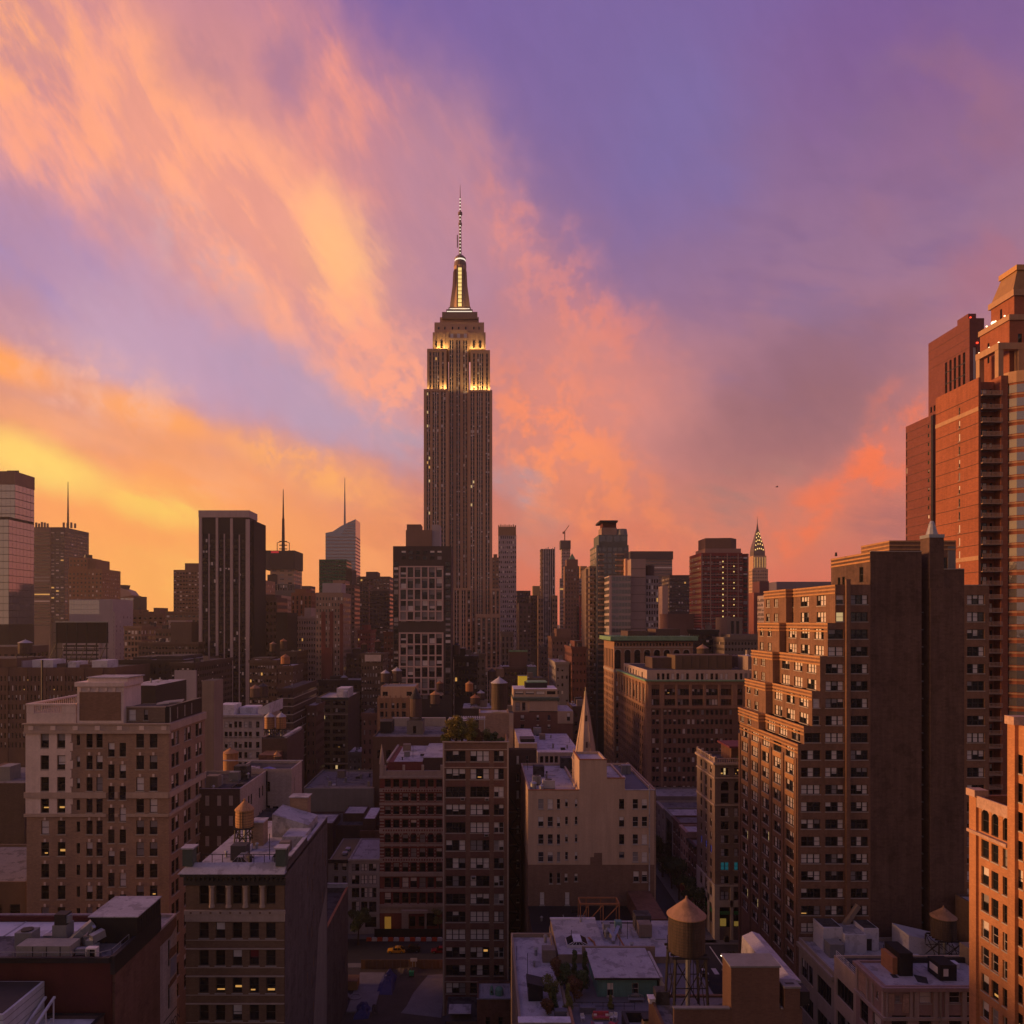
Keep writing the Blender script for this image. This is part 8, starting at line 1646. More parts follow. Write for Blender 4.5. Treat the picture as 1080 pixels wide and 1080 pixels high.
# distinctive far towers
Y = 900.0; CN = wall('pale_masonry_wall', (.36, .25, .2)); b = tower('mast topped tower with big square corner drums, left of centre', 285, 310, 590, Y, 40, CN, 3, 4.4, .5, .4, 'farw', 690, .5); sub(b, 282, 292, 606, Y - 2, 30, BRZ); 
for a, c, d in ((277.5, 286.5, -6), (286.6, 305, -4), (305.1, 312, -6)): b.mb('corner_drum', BRZ, True).box(PX(a, Y), PX(c, Y), Y + d, Y + 36, PZ(600.5, Y), PZ(581, Y))
b.mb('drum_sign', mat('red_sign_glow', (.3, .02, .03), .6, 0, emit=(1, .04, .06), es=.35)).box(PX(286.8, Y), PX(295, Y), Y - 4.2, Y - 4.05, PZ(583.6, Y), PZ(581.6, Y)); sub(b, 290, 311, 616, Y - 30, 26, wall('white_stripe_base', (.1, .1, .11)), 0, 8, 6, .5, .9, 'farw', 624, .2)
an = b.mb('mast', STEEL); xm = PX(295, Y); ym_ = Y + 16; an.bar((xm, ym_, PZ(581, Y)), (xm, ym_, PZ(545, Y)), 1.7, r2=1.2); an.bar((xm, ym_, PZ(545, Y)), (xm, ym_, PZ(513.5, Y)), .9, r2=.3)
for y_ in (578, 574, 570): an.box(xm - 4.5, xm + 4.5, ym_ - 2, ym_ + 2, PZ(y_, Y), PZ(y_ - .8, Y))
for s_ in (-7.5, 7.5): an.bar((xm + s_, ym_, PZ(580, Y)), (xm + s_, ym_, PZ(571, Y)), .35); an.bar((xm + s_, ym_, PZ(571, Y)), (xm + s_ * .4, ym_, PZ(570, Y)), .35)
b.done()
Y = 950.0; b = Bld('crystal_glass_tower', 'faceted glass tower with a sharply slanted top and thin spire', PX(359, Y), Y + 20, 'skyscraper'); fm_ = wall('steel_blue_glass', (.11, .11, .13)); fl = b.mb('glass_body', glassy('faceted_glass', (.24, .27, .33), .12, .9, .7, .003)); fl.extr([(PX(343.3, Y), 0), (PX(375, Y), 0), (PX(375, Y), PZ(547.5, Y)), (PX(360, Y), PZ(554.5, Y)), (PX(351, Y), PZ(560.5, Y)), (PX(343.3, Y), PZ(562, Y))], Y, Y + 36)
for k in range(30):
    y_ = 566 + k * 3.6; b.mb('floor_line', wall('floor_line_grey', (.3, .24, .22))).box(PX(343.3, Y), PX(375, Y), Y - .25, Y, PZ(y_ + 1.1, Y), PZ(y_, Y)); b.mb('floor_line', MATS['floor_line_grey']).box(PX(375, Y), PX(375, Y) + .25, Y, Y + 36, PZ(y_ + 1.1, Y), PZ(y_, Y))
for k in range(5): b.mb('floor_line', MATS['floor_line_grey']).box(PX(361 + k * 1.5, Y), PX(375, Y), Y - .25, Y, PZ(563.4 - k * 2.9, Y), PZ(562.4 - k * 2.9, Y))
b.mb('spire', GALV).bar((PX(361.8, Y), Y + 12, PZ(555, Y)), (PX(361.8, Y), Y + 12, PZ(502, Y)), 1.3, r2=.25); b.done()
b = tower('green glass tower in front of the faceted tower', 336.5, 365.5, 590, 820, 30, wall('deep_green_glass_wall', (.015, .10, .05)), 10, 3.9, .7, .5, 'fard', 640, .5); sub(b, 365, 371, 600, 818, 30, BRZ); b.done()
PSR = wall('dark_red_strip', (.16, .05, .042)); b = tower('apartment tower with dark red stripes between tan bays, left of centre', 333, 362, 625, 430, 24, wall('tan_bay_brick', (.30, .21, .16)), 9, 6.2, .36, .5, 'far', 745, .8)
for a, c in ((339, 343.4), (347.5, 351.5), (358.6, 362)): b.mb('red_stripe', PSR).box(PX(a, 430), PX(c, 430), 429.75, 429.93, 0, PZ(645 if a < 355 else 637, 430))
sub(b, 340, 360, 615, 436, 14, LAV, PZ(625, 430), name='roof_box'); sub(b, 342, 350, 683, 426, 3, PSR, 0, name='red_base'); b.done()
b = tower('slender lavender gridded tower with a crenellated gold crown right of the great tower', 525.6, 544.6, 564, 850, 19, wall('lavender_grid_wall', (.36, .29, .33)), 9, 5.2, .55, .5, 'farw', 700, .3)
for k in range(9): b.mb('crown_fin', mat('gold_crown', (.38, .23, .12), .6, .12, .2)).box(PX(525.4 + k * 2.2, 850), PX(526.6 + k * 2.2, 850), 849, 851, PZ(565, 850), PZ(554 - (k % 2) * .8, 850)) if k < 9 else None
b.mb('crown', MATS['gold_crown']).box(PX(526, 850), PX(544.3, 850), 850.2, 868, PZ(564, 850), PZ(555.5, 850)); b.done()
b = tower('slim tower with white vertical stripes and gold lit edge right of centre', 570.5, 585.2, 579, 800, 15, wall('navy_glass_strip', (.035, .035, .05)), 4, 4.5, .7, .6, 'far', 690, .6)
for k in range(6): b.mb('mullion_fin', mat('white_fin', (.5, .42, .42), .7, .1, .2)).box(PX(573 + k * 2.3, 800), PX(573.9 + k * 2.3, 800), 799, 800, 0, PZ(579 - (k % 3), 800))
b.mb('gold_edge', MATS['gold_crown']).box(PX(570.2, 800), PX(572.2, 800), 799.4, 800, 0, PZ(580, 800)); sub(b, 567.5, 573, 628, 792, 8, wall('tan_shoulder', (.26, .17, .11)), 0, 2, 6, .5, .5, 'fard', 690, name='shoulder'); sub(b, 582.5, 588, 628, 792, 8, MATS['tan_shoulder'], 0, 2, 6, .5, .5, 'fard', 690, name='shoulder'); b.done()
b = tower('very tall thin unfinished tower with a black net at its top', 592.5, 601.5, 578, 1400, 17, wall('raw_concrete_tower', (.34, .22, .2)), 5, 3.4, .6, .5, 'far', 660, .4); b.mb('safety_net', BLACKM).box(PX(591.2, 1400), PX(601.8, 1400), 1398, 1420, PZ(579, 1400), PZ(570, 1400)); sub(b, 590.5, 596, 610, 1390, 9, wall('banded_grey_wall', (.2, .16, .16)), 0, 1, 4, .95, .45, 'far', 680); b.done()
t = thing('tower_crane', 'tiny crane on top of the unfinished thin tower', 'crane', (PX(596.2, 1400), 1410, PZ(570, 1400))); cx_ = PX(596.2, 1400); part('crane_mast', MB().bar((cx_, 1410, PZ(570, 1400)), (cx_, 1410, PZ(559, 1400)), .9), RUST, t); part('jib', MB().bar((cx_ - 2.5, 1410, PZ(562, 1400)), (cx_ + 8, 1410, PZ(553.4, 1400)), .6), RUST, t); part('counter_jib', MB().box(cx_ - 4, cx_ - .8, 1409, 1411, PZ(562.4, 1400), PZ(560, 1400)), RUST, t)
b = tower('old brown tower with a small green pyramid roof', 595.6, 611, 597, 900, 17, wall('old_brown_brick', (.20, .105, .065)), 5, 4.6, .3, .5, 'fard', 690, .8); sub(b, 597.5, 609.5, 590, 902, 13, MATS['old_brown_brick'], PZ(597, 900)); b.mb('pyramid_roof', mat('green_pyramid', (.13, .24, .13), .7, .15, .5)).cyl(PX(603.4, 908), 908, PZ(590, 908), PZ(583.5, 908), 5.2, .1, 4, 0, True, math.pi / 4); b.done()
# glass balcony tower
Y = 430.0; GGL = wall('grey_green_glass_wall', (.13, .14, .13)); b = tower('tall grey glass condominium with stacked balconies and a little roof pavilion', 629, 663, 575, Y, 26, GGL, 6, 5.9, .8, .75, 'cg', 680, .4, 4)
sub(b, 631.5, 661.8, 564, Y + 2, 20, GGL, PZ(575, Y), 4, 8, .85, .8, 'cg', 577, .1); sub(b, 634.5, 650.5, 556.5, Y + 5, 12, wall('pavilion_beige', (.32, .22, .18)), PZ(564, Y)); b.mb('pavilion_roof', STEEL).box(PX(632.8, Y + 3), PX(651.6, Y + 3), Y + 3, Y + 20, PZ(550, Y), PZ(548, Y)); sub(b, 635.5, 650, 550, Y + 6, 9, wall('dark_red_glazing', (.12, .035, .03)), PZ(557, Y), name='pavilion'); b.mb('roof_drum', GRYP).cyl(PX(655, Y + 8), Y + 8, PZ(564, Y), PZ(556.5, Y), 4.0, 3.4, 10)
sub(b, 621.8, 628.9, 597, Y + 1, 24, wall('tan_balcony_wall', (.24, .175, .13)), 0, 2, 5.9, .5, .5, 'far', 745, .4); sub(b, 618, 621.7, 600, Y + 6, 20, MATS['tan_balcony_wall'])
for k in range(30):
    y_ = 583 + k * 5.9
    b.mb('balcony', CON2, True).box(PX(631, Y), PX(636.8, Y), Y - 1.6, Y - .06, PZ(y_ + 2.6, Y), PZ(y_ + .8, Y))
    if k > 3: b.mb('balcony', CON2, True).box(PX(618, Y), PX(626.4, Y), Y - .8, Y + .94, PZ(y_ + 2.6, Y), PZ(y_ + .8, Y))
    if k < 8: b.mb('balcony', CON2, True).box(PX(649, Y), PX(657.6, Y), Y - 1.6, Y - .06, PZ(y_ + 2.6, Y), PZ(y_ + .9, Y))
b.mb('corner_pier', GRYP).box(PX(629, Y), PX(630.6, Y), Y - .5, Y - .06, 0, PZ(575, Y)); b.done()
Y = 410.0; b = tower('lower glass wing with white floor bands before the grey condominium', 643, 665.3, 607, Y, 18, wall('white_floor_band', (.36, .29, .27)), 7, 6.8, .9, .62, 'cg', 680, .2, 3); b.mb('pink_edge', mat('pink_edge', (.5, .34, .3), .7, .1, .3)).box(PX(642.4, Y), PX(645, Y), Y - .3, Y - .06, 0, PZ(607, Y)); b.done()
b = tower('tall blank pinkish slab right of the grey condominium', 665.5, 681, 589.5, 414, 16, wall('pink_grey_panel', (.33, .235, .21)), 0, 6, st='far')
for k in range(9): b.mb('panel_joint', STEEL).box(PX(665.5, 414), PX(681, 414), 413.93, 414, PZ(600 + k * 9, 414), PZ(599.6 + k * 9, 414))
sub(b, 659.5, 665.4, 589, 424, 12, wall('apricot_edge', (.5, .3, .22))); sub(b, 681.2, 694.5, 607, 416, 14, wall('grey_white_panel', (.3, .25, .25)), 0, 5, 6.6, .5, .6, 'far', 690); b.mb('roof_tank', DKB).cyl(PX(685, 422), 422, PZ(607, 422), PZ(596.5, 422), 2.8, 2.8, 12); b.done()
Y = 1100.0; b = tower('broad banded office slab with a dark top edge, right of the condominium', 664, 709, 590, Y, 40, wall('brown_grey_concrete', (.21, .14, .12)), 1, 3.3, .99, .4, 'far', 660, .4, 0); b.mb('top_band', BLACKM).box(PX(664.5, Y), PX(709.6, Y), Y - 2, Y + 40, PZ(590, Y), PZ(581.5, Y)); b.done()
# red tower
Y = 600.0; RDG = wall('dark_red_panel', (.19, .028, .024)); RDF = mat('pinkish_floor_slab', (.30, .17, .14), .8, .1, .2); b = tower('deep red glass apartment tower with pale floor slabs and a brown crown', 739.5, 783, 583, Y, 34, RDG, 14, 5.8, .7, .6, 'fard', 700, .6, 6)
for k in range(20):
    y_ = 588 + k * 5.8; b.mb('floor_slab', RDF).box(PX(739, Y), PX(783.4, Y), Y - .8, Y - .06, PZ(y_ + .9, Y), PZ(y_, Y)); b.mb('floor_slab', RDF).box(PX(739, Y), PX(739.5, Y) - .05, Y, Y + 34, PZ(y_ + .9, Y), PZ(y_, Y))
for c in (739.4, 748.6, 766.2, 777.6, 788): b.mb('mullion_fin', RDF).box(PX(c, Y), PX(c + 1.1, Y), Y - 1.0, Y - .85, 0, PZ(584, Y))
sub(b, 783.2, 789, 584, Y + 4, 26, RDG, 0, 1, 5.8, .7, .6, 'fard', 690); b.mb('crown', wall('brown_crown', (.15, .085, .06))).prism([(PX(745.5, Y), Y + 4), (PX(772, Y), Y + 2), (PX(781, Y), Y + 10), (PX(781, Y), Y + 24), (PX(745.5, Y), Y + 24)], PZ(579, Y), PZ(567, Y)); b.mb('setback', RDF).box(PX(744, Y), PX(782, Y), Y + 1, Y + 28, PZ(583, Y), PZ(578.4, Y))
for k in range(18): b.mb('stair_lamp', LITY, True).box(PX(761.6, Y), PX(762.6, Y), Y - 1.0, Y - .84, PZ(593 + k * 5.8, Y), PZ(591.6 + k * 5.8, Y)); b.mb('balcony_lamp', LITY, True).box(PX(773.2, Y), PX(774.2, Y), Y - 1.0, Y - .84, PZ(592 + k * 5.8, Y), PZ(590.9 + k * 5.8, Y)) if k % 3 and k < 12 else None
b.done()
# spired deco tower
Y = 1500.0; b = Bld('spired_deco_tower', 'distant art deco tower with lit tiered crown and needle spire at right', PX(801.5, Y), Y + 15, 'skyscraper'); CHR = wall('pale_deco_brick', (.44, .27, .155)); CST = mat('steel_crown', (.10, .07, .055), .4, .1, .1, metal=.3)
add(b, PX(793.5, Y), PX(810, Y), Y, 30, 0, PZ(600, Y), CHR, 9, 3.4 * Y / F, .45, .5, 'fard', PZ(660, Y), .5, 6); add(b, PX(795, Y), PX(808.6, Y), Y + 2, 26, PZ(600, Y), PZ(586, Y), CHR, 5, 14 * Y / F, .3, .8, 'litf', PZ(602, Y), .1, 0, name='upper_shaft')
LITC2 = mat('crown_lamp', (.4, .3, .1), .5, 0, emit=(1, .6, .17), es=2.0); cx_, cy_ = PX(801.6, Y), Y + 15; pr = [(11.6, 588), (11.4, 582), (10.2, 577), (8.6, 573), (6.9, 569.5), (5.2, 565.5), (3.4, 561), (1.7, 557), (.5, 551), (.15, 543.5)]
b.mb('crown', CST).lathe(cx_, cy_, [(r * 1.41, PZ(y_, Y)) for r, y_ in pr], 4, 0, math.pi / 4)
for j, (ra, ya) in enumerate(((9.4, 579.5), (8.0, 574.5), (6.4, 570.5), (4.8, 566.5), (3.2, 562.5))):
    n = 5 - (j + 1) // 2
    for k in range(n):
        u = (k - (n - 1) / 2) / max(1, (n - 1) / 2); x_ = cx_ + u * ra * .84; dz = (1 - u * u) * 2.6; zz = PZ(ya, Y) + dz
        lf = cy_ - (ra + 1.9); b.mb('crown_light', LITC2, True).poly([(x_ - 1.1, lf - .3, zz - 1.2), (x_ + 1.1, lf - .3, zz - 1.2), (x_, lf + .3, zz + 2.0)])
b.done()

# ---------------------------------------------------------------- low buildings at the left edge
b = Bld('dark_roofed_building', 'low dark building with cluttered roof behind the beige apartment house at left edge', -150, 215); b.block(DKB, -190, PX(26, 206), 206, 232, 0, PZ(826, 206), par=.6, roof=GRAV, S=[])
for k in range(5): b.mb('roof_box', (DKB, RBR, GRYP, STEEL, DKB)[k], True).box(-150 + k * 5.4, -146.6 + k * 5.4, 212 + k % 2 * 6, 217 + k % 2 * 6, PZ(826, 206) - .6, PZ(826, 206) + 1.4 + k % 3)
b.done()
b = Bld('grey_roof_annex', 'low annex with worn grey roof and wide windows at the left edge', -95, 150); b.block(mat('dim_brown_annex', (.13, .09, .065), .9, .2, .3), -130, PX(27, 142), 142, 166, 0, PZ(930, 142), S=[(22, 37.5, 31, 33.6, 'wide'), (39, 41, 31, 33.6, 'sash'), (22, 37.5, 26.6, 29.4, 'wide'), (39, 41, 26.6, 29.4, 'sash')], par=.5, roof=GRAV)
for k in range(3): b.mb('roof_box', (RBR, STEEL, DKB)[k], True).box(-96 + k * 4.2, -93 + k * 4.2, 156, 163, PZ(930, 142) - .5, PZ(930, 142) + 2.2 - k * .5)
b.done(near=True)

b = Bld('added_shade_block', 'large apartment block just west of the camera, outside the view', -135, 68); b.block(DKB, -155, -116, 30, 106, 0, 62, E=grid(2, 74, 14, .4, 30, 60, 4, .5, 'dark'), par=.8); b.done()  # unseen block, added and sized to keep low sun off the near roofs

# ---------------------------------------------------------------- vehicles
TYRE = mat('tyre_rubber', (.012, .012, .012), .9, 0); RIM = mat('wheel_rim', (.3, .3, .3), .4, 0, metal=.7); CGL = glassy('car_glass', (.01, .01, .012), .05, .6)
HL = mat('headlight_lens', (.5, .5, .45), .2, 0); HLL = mat('headlight_lit', (.5, .5, .45), .2, 0, emit=(1, .85, .6), es=6.0); TL = mat('tail_light', (.3, .01, .01), .3, 0)
def car(label, x, y, paint, heading=0.0, suv=False, taxi=False, lit=False, group=None, z=.0):
    """car with its nose along local -x"""
    t = thing('taxi' if taxi else 'parked_car' if group else 'car', label, 'taxi' if taxi else 'car', (0, 0, 0), group)
    L, W_, h1, h2 = (2.45, .94, .98, 1.76) if suv else (2.35, .9, .86, 1.46)
    body = [(-L, .34), (-L + .06, h1 - .24), (-L + .3, h1 - .12), (-.95, h1), (1.5 if not suv else L - .12, h1 + .04), (L - .08, h1 - .02), (L, h1 - .2), (L, .34), (L - .5, .26), (-L + .5, .26)]
    m = MB(); m.extr(body[::-1], -W_, W_); part('body', m, paint, t)
    roof = [(-.95, h1), (-.3, h2 - .06), (0, h2), (1.15 if not suv else L - .6, h2 - .02), (1.95 if not suv else L - .14, h1 + .03)]
    m = MB(); n = len(roof); i = 0
    for a, c in zip(roof[1:-1], roof[2:-1]): m.poly([(a[0], -W_ + .16, a[1]), (c[0], -W_ + .16, c[1]), (c[0], W_ - .16, c[1]), (a[0], W_ - .16, a[1])])
    part('roof', m, paint, t); m = MB()
    for s_ in (-1, 1):
        q = [(p[0], s_ * (W_ - (.03 if p[1] < h1 + .1 else .16)), p[1]) for p in roof]; m.poly(q if s_ < 0 else q[::-1])
    a, c = roof[0], roof[1]; m.poly([(a[0], -W_ + .03, a[1]), (c[0], -W_ + .16, c[1]), (c[0], W_ - .16, c[1]), (a[0], W_ - .03, a[1])][::-1]); a, c = roof[-2], roof[-1]; m.poly([(a[0], -W_ + .16, a[1]), (c[0], -W_ + .03, c[1]), (c[0], W_ - .03, c[1]), (a[0], W_ - .16, a[1])][::-1])
    part('window', m, CGL, t)
    for s_ in (-1, 1):
        pl_ = MB(); pl_.bar((.35, s_ * (W_ - .09), h1), (.35, s_ * (W_ - .15), h2 - .03), .05); pl_.bar((roof[-2][0], s_ * (W_ - .15), h2 - .03), (roof[-1][0] - .1, s_ * (W_ - .04), h1), .06); part('door_pillar', pl_, paint, t)
        for x_ in (-L + .85, L - .85):
            wm = MB(); wm.cyl(0, 0, -.11, .11, .33, .33, 14); o = part('wheel', wm, TYRE, t); o.rotation_euler = (RAD(90), 0, 0); o.location = (x_, s_ * (W_ - .1), .33); rm = MB().cyl(0, 0, -.13, .13, .2, .2, 10); q = part('rim', rm, RIM, o)
        part('headlight', MB().box(-L - .015, -L + .05, s_ * .62 - .17, s_ * .62 + .17, h1 - .38, h1 - .22), HLL if lit else HL, t); part('tail_light', MB().box(L - .05, L + .015, s_ * .66 - .15, s_ * .66 + .15, h1 - .36, h1 - .2), TL, t)
        part('mirror', MB().box(-.8, -.62, s_ * (W_ + .08) - .09, s_ * (W_ + .08) + .09, h1 + .02, h1 + .18), paint, t)
    if taxi: part('roof_light', MB().box(.2, .5, -.4, .4, h2 + .0, h2 + .2), mat('taxi_roof_light', (.6, .5, .3), .4, 0), t); part('side_stripe', MB().box(-1.3, 1.3, -W_ - .012, -W_ + .005, h1 - .42, h1 - .32), STEEL, t)
    part('bumper', MB().box(-L - .06, -L + .2, -W_ + .05, W_ - .05, .3, .5), STEEL, t); part('bumper', MB().box(L - .2, L + .06, -W_ + .05, W_ - .05, .3, .5), STEEL, t)
    t.location = (x, y, z); t.rotation_euler = (0, 0, heading); return t
CY = mat('taxi_yellow_paint', (.62, .30, .012), .3, .06, 1, spec=.5, coat=.5); CBK = mat('black_car_paint', (.012, .012, .014), .25, 0, spec=.5, coat=.6); CRD = mat('dark_red_car_paint', (.2, .012, .015), .3, .05, 1, coat=.5); CSV = mat('silver_car_paint', (.3, .3, .32), .3, .05, 1, metal=.4, coat=.5); CBL = mat('dark_blue_car_paint', (.02, .025, .05), .3, .05, 1, coat=.5)
sy = 196.5
car('yellow taxi driving on the side street beside the empty lot', PX(418, sy), sy, CY, 0, False, True)
car('big black sport utility vehicle behind the yellow taxi', PX(433.5, sy), sy + .6, CBK, 0, True)
car('dark red car half hidden behind the brick loft on the side street', PX(464, sy), sy, CRD)
car('dark car with bright headlights turning at the crossing by the setback tower', 64.5, 193.2, CBK, .25, lit=True)
car('dark blue car standing at the avenue crossing behind the big water tank', 54.0, 182.0, CBL, RAD(90))
pc = car('dark car parked along the west kerb of the avenue, first of the row', 41.2, 216, CBL, RAD(90), group='cars parked along the avenue'); names = (('silver car parked second along the west kerb of the avenue', CSV), ('black car parked third along the west kerb of the avenue', CBK), ('blue car parked fourth along the west kerb of the avenue', CBL), ('pale car parked fifth along the west kerb of the avenue', CSV), ('black car parked last along the west kerb of the avenue', CBK))
for k, (l_, p_) in enumerate(names):
    c = copy_thing(pc, (41.2, 221.8 + 5.7 * k, 0), l_)
    for ch in c.children:
        if ch.name.startswith(('body', 'roof', 'door_pillar', 'mirror')) and p_ is not CBL: ch.data = ch.data.copy(); ch.data.materials[0] = p_
car('white van like car driving down the avenue under the trees', 47, 244, mat('white_car_paint', (.5, .5, .5), .3, .05, 1, coat=.5), RAD(90), True)
# ---------------------------------------------------------------- street works and the empty lot
BO = mat('orange_barrier', (.55, .08, .03), .6, .12, 1); BW = mat('white_barrier', (.55, .53, .53), .6, .12, 1)
def barrier(x, m_, label):
    t = thing('traffic_barrier', label, 'barrier', (x, 203.4, 0), 'plastic barriers along the side street'); part('body', MB().extr([(x - .72, 0), (x + .72, 0), (x + .66, .25), (x + .6, .95), (x - .6, .95), (x - .66, .25)], 203.2, 203.65), m_, t); part('coupling', MB().box(x + .68, x + .78, 203.35, 203.5, .2, .85), m_, t); return t
bx = PX(389, 203.4); bo = barrier(bx, BO, 'orange plastic barrier in the row along the side street'); bw = barrier(bx + 1.5, BW, 'white plastic barrier in the row along the side street')
for k in range(1, 8): copy_thing(bo, (bx + 3.0 * k, 203.4, 0)); copy_thing(bw, (bx + 1.5 + 3.0 * k, 203.4, 0))
t = thing('site_fence', 'black draped fence before the striped building entrance', 'fence', (PX(430, 205.2), 205.2, .13))
part('screen', MB().box(PX(395, 205.2), PX(468, 205.2), 205.15, 205.25, .13, 2.6), BLACKM, t)
for k in range(8): part('post', MB().box(PX(395 + 10.4 * k, 205.2) - .06, PX(395 + 10.4 * k, 205.2) + .06, 205.26, 205.4, .13, 2.7), STEEL, t)
PLY = mat('weathered_plywood', (.17, .10, .055), .9, .3, .6, streak=.3); PLO = mat('new_plywood', (.30, .17, .07), .9, .2, .6)
t = thing('plywood_hoarding', 'brown plywood hoarding between the empty lot and the side street', 'fence', (-20, 187.2, 0))
for k in range(11): part('panel', MB().box(-31 + k * 2.0, -29.05 + k * 2.0, 187.1, 187.2, .05, 2.3), PLO if k in (6,) else PLY, t)
for k in range(11): part('post', MB().box(-30.1 + k * 2.0, -29.95 + k * 2.0, 186.9, 187.09, 0, 2.2), PLY, t)
solo('white_board', MB().box(PX(433, 187), PX(440, 187), 186.6, 186.75, 2.1, 2.9).box(PX(435, 187), PX(435.4, 187), 186.76, 186.86, 0, 2.1).box(PX(438, 187), PX(438.4, 187), 186.76, 186.86, 0, 2.1), BW, 'small white board standing against the plywood hoarding', 'board', (PX(436, 187), 186.7, 0))
def heap(name, label, cat, outline, h, m_, seed):
    """a draped heap: outline on the ground, faceted crumpled top"""
    rnd = random.Random(seed); n = len(outline); cx_ = sum(p[0] for p in outline) / n; cy_ = sum(p[1] for p in outline) / n; mb = MB(); rings = 5; vs = []
    for r in range(rings):
        u = r / (rings - 1)
        for k in range(n * 3):
            a, c = outline[k // 3], outline[(k // 3 + 1) % n]; f = (k % 3) / 3; px_, py_ = a[0] + (c[0] - a[0]) * f, a[1] + (c[1] - a[1]) * f
            vs.append((px_ + (cx_ - px_) * u * .9 + rnd.uniform(-.25, .25), py_ + (cy_ - py_) * u * .9 + rnd.uniform(-.25, .25), .03 + h * math.sin(u * math.pi / 2) * rnd.uniform(.7, 1.1)))
    N = n * 3; mb.v = vs
    for r in range(rings - 1):
        for k in range(N): j = (k + 1) % N; mb.f.append((r * N + k, r * N + j, (r + 1) * N + j, (r + 1) * N + k)); mb.m.append(0)
    mb.f.append(tuple((rings - 1) * N + k for k in range(N))); mb.m.append(0)
    return solo(name, mb, m_, label, cat, (cx_, cy_, 0))
TRP = mat('blue_ground_tarp', (.024, .028, .11), .55, .25, .8); G = lambda px_, py_: (PX(px_, H * F / (py_ - HY)), H * F / (py_ - HY))
heap('blue_tarp', 'large dull blue tarp heap in the middle of the empty lot', 'tarp', [G(396, 1049), G(414, 1050), G(419, 1030), G(412, 1021), G(402, 1032)], 1.5, TRP, 3)
heap('blue_tarp', 'smaller dark blue tarp heap at the bottom of the empty lot', 'tarp', [G(372, 1076), G(388, 1075), G(392, 1064), G(386, 1057), G(377, 1060)], 1.6, TRP, 5)
heap('dirt_pile', 'brown dirt pile beside the smaller tarp', 'dirt pile', [G(391, 1073), G(399, 1070), G(398, 1061), G(392, 1060)], 1.0, DIRT, 7); heap('dirt_pile', 'long brown earth bank along the hoarding', 'dirt pile', [G(412, 1022), G(446, 1020), G(444, 1027), G(420, 1030)], .8, DIRT, 9)
gx, gy = G(371, 1046); t = thing('plywood_box', 'tan plywood site box on the left concrete pad', 'box', (gx, gy, .35)); part('box', MB().box(gx - 1.3, gx + 1.3, gy, gy + 3.2, .35, 2.4), PLO, t); part('lid', MB().box(gx - 1.4, gx + 1.4, gy - .1, gy + 3.3, 2.4, 2.5), PLY, t)
gx, gy = G(434, 1030); t = thing('portable_generator', 'small bright green machine alone on the dirt lot', 'generator', (gx, gy, .02)); part('housing', MB().box(gx - .55, gx + .55, gy - .4, gy + .4, .35, 1.35), mat('bright_green_paint', (.02, .26, .13), .5, .1, 1), t); part('exhaust', MB().cyl(gx + .1, gy, 1.35, 2.0, .12, .1, 8), STEEL, t)
for s_ in (-.5, .5): part('wheel', MB().box(gx + s_ - .08, gx + s_ + .08, gy - .3, gy + .3, .02, .5), TYRE, t)
for k, (px_, py_) in enumerate(((362, 1052), (375, 1053))): gx, gy = G(px_, py_); solo('concrete_ring', MB().lathe(gx, gy, [(1.5, .35), (1.5, .5), (1.1, .5), (1.1, .36)], 16), CONC, ('round concrete ring on the left pad, left one', 'round concrete ring on the left pad, right one')[k], 'ring', (gx, gy, .35))
# ---------------------------------------------------------------- street trees, lamps, signal, bird
def tree(label, x, y, h, r, seed, leafm, n=1500, s=.34):
    rnd = random.Random(seed); t = thing('street_tree', label, 'tree', (x, y, .1)); tr = MB(); cr = MB(); tr.bar((x, y, .1), (x + .2, y, h * .42), .24, r2=.15)
    for k in range(11):
        a = k * 2.4 + rnd.uniform(-.3, .3); q = rnd.uniform(.35, .95); c = (x + r * q * .75 * math.cos(a), y + r * q * .75 * math.sin(a), h * (.48 + .46 * rnd.random())); tr.bar((x + .2, y, h * .4), c, .1, r2=.03); leaf_blob(cr, c, r * rnd.uniform(.3, .5), n // 11, s, rnd, .8)
    part('trunk', tr, BARK, t); part('crown', cr, leafm, t); return t
tr0 = tree('leafy dark street tree along the avenue', 61.6, 214, 11, 4.2, 5, LEAFG); tr0['group'] = 'avenue street trees'; tr0.name = 'street_tree'
for k, (x_, y_, s_) in enumerate(((62.0, 223, 1.0), (61.6, 233, 1.15), (61.8, 243, .95), (61.5, 254, 1.1), (61.8, 266, 1.0), (61.6, 279, 1.1), (38.2, 232, .8), (38.2, 250, .85))): copy_thing(tr0, (x_, y_, .1), rz=k * 1.3, sc_=s_)
tree('dark bushy street tree beside the white shop house and grey wall', PX(377, 200), 200.8, 10.5, 3.6, 21, LEAFG); tree('dim yellow green tree in front of the striped building', PX(463, 206.6), 206.3, 7.5, 2.0, 23, LEAFO, 700, .25)
BULB = mat('warm_bulb', (.5, .4, .2), .5, 0, emit=(1, .6, .18), es=3.0)
t = thing('string_lights', 'warm string lights on an avenue shop front under the trees', 'lights', (63.5, 228, 3.5)); part('cable', MB().bar((63.3, 222.5, 5.6), (63.3, 240, 4.6), .03), STEEL, t)
for k in range(14): part('bulb', MB().box(63.15, 63.4, 222.7 + k * 1.25, 222.95 + k * 1.25, 3.2 + (k * 37 % 5) * .55, 3.45 + (k * 37 % 5) * .55), BULB, t)
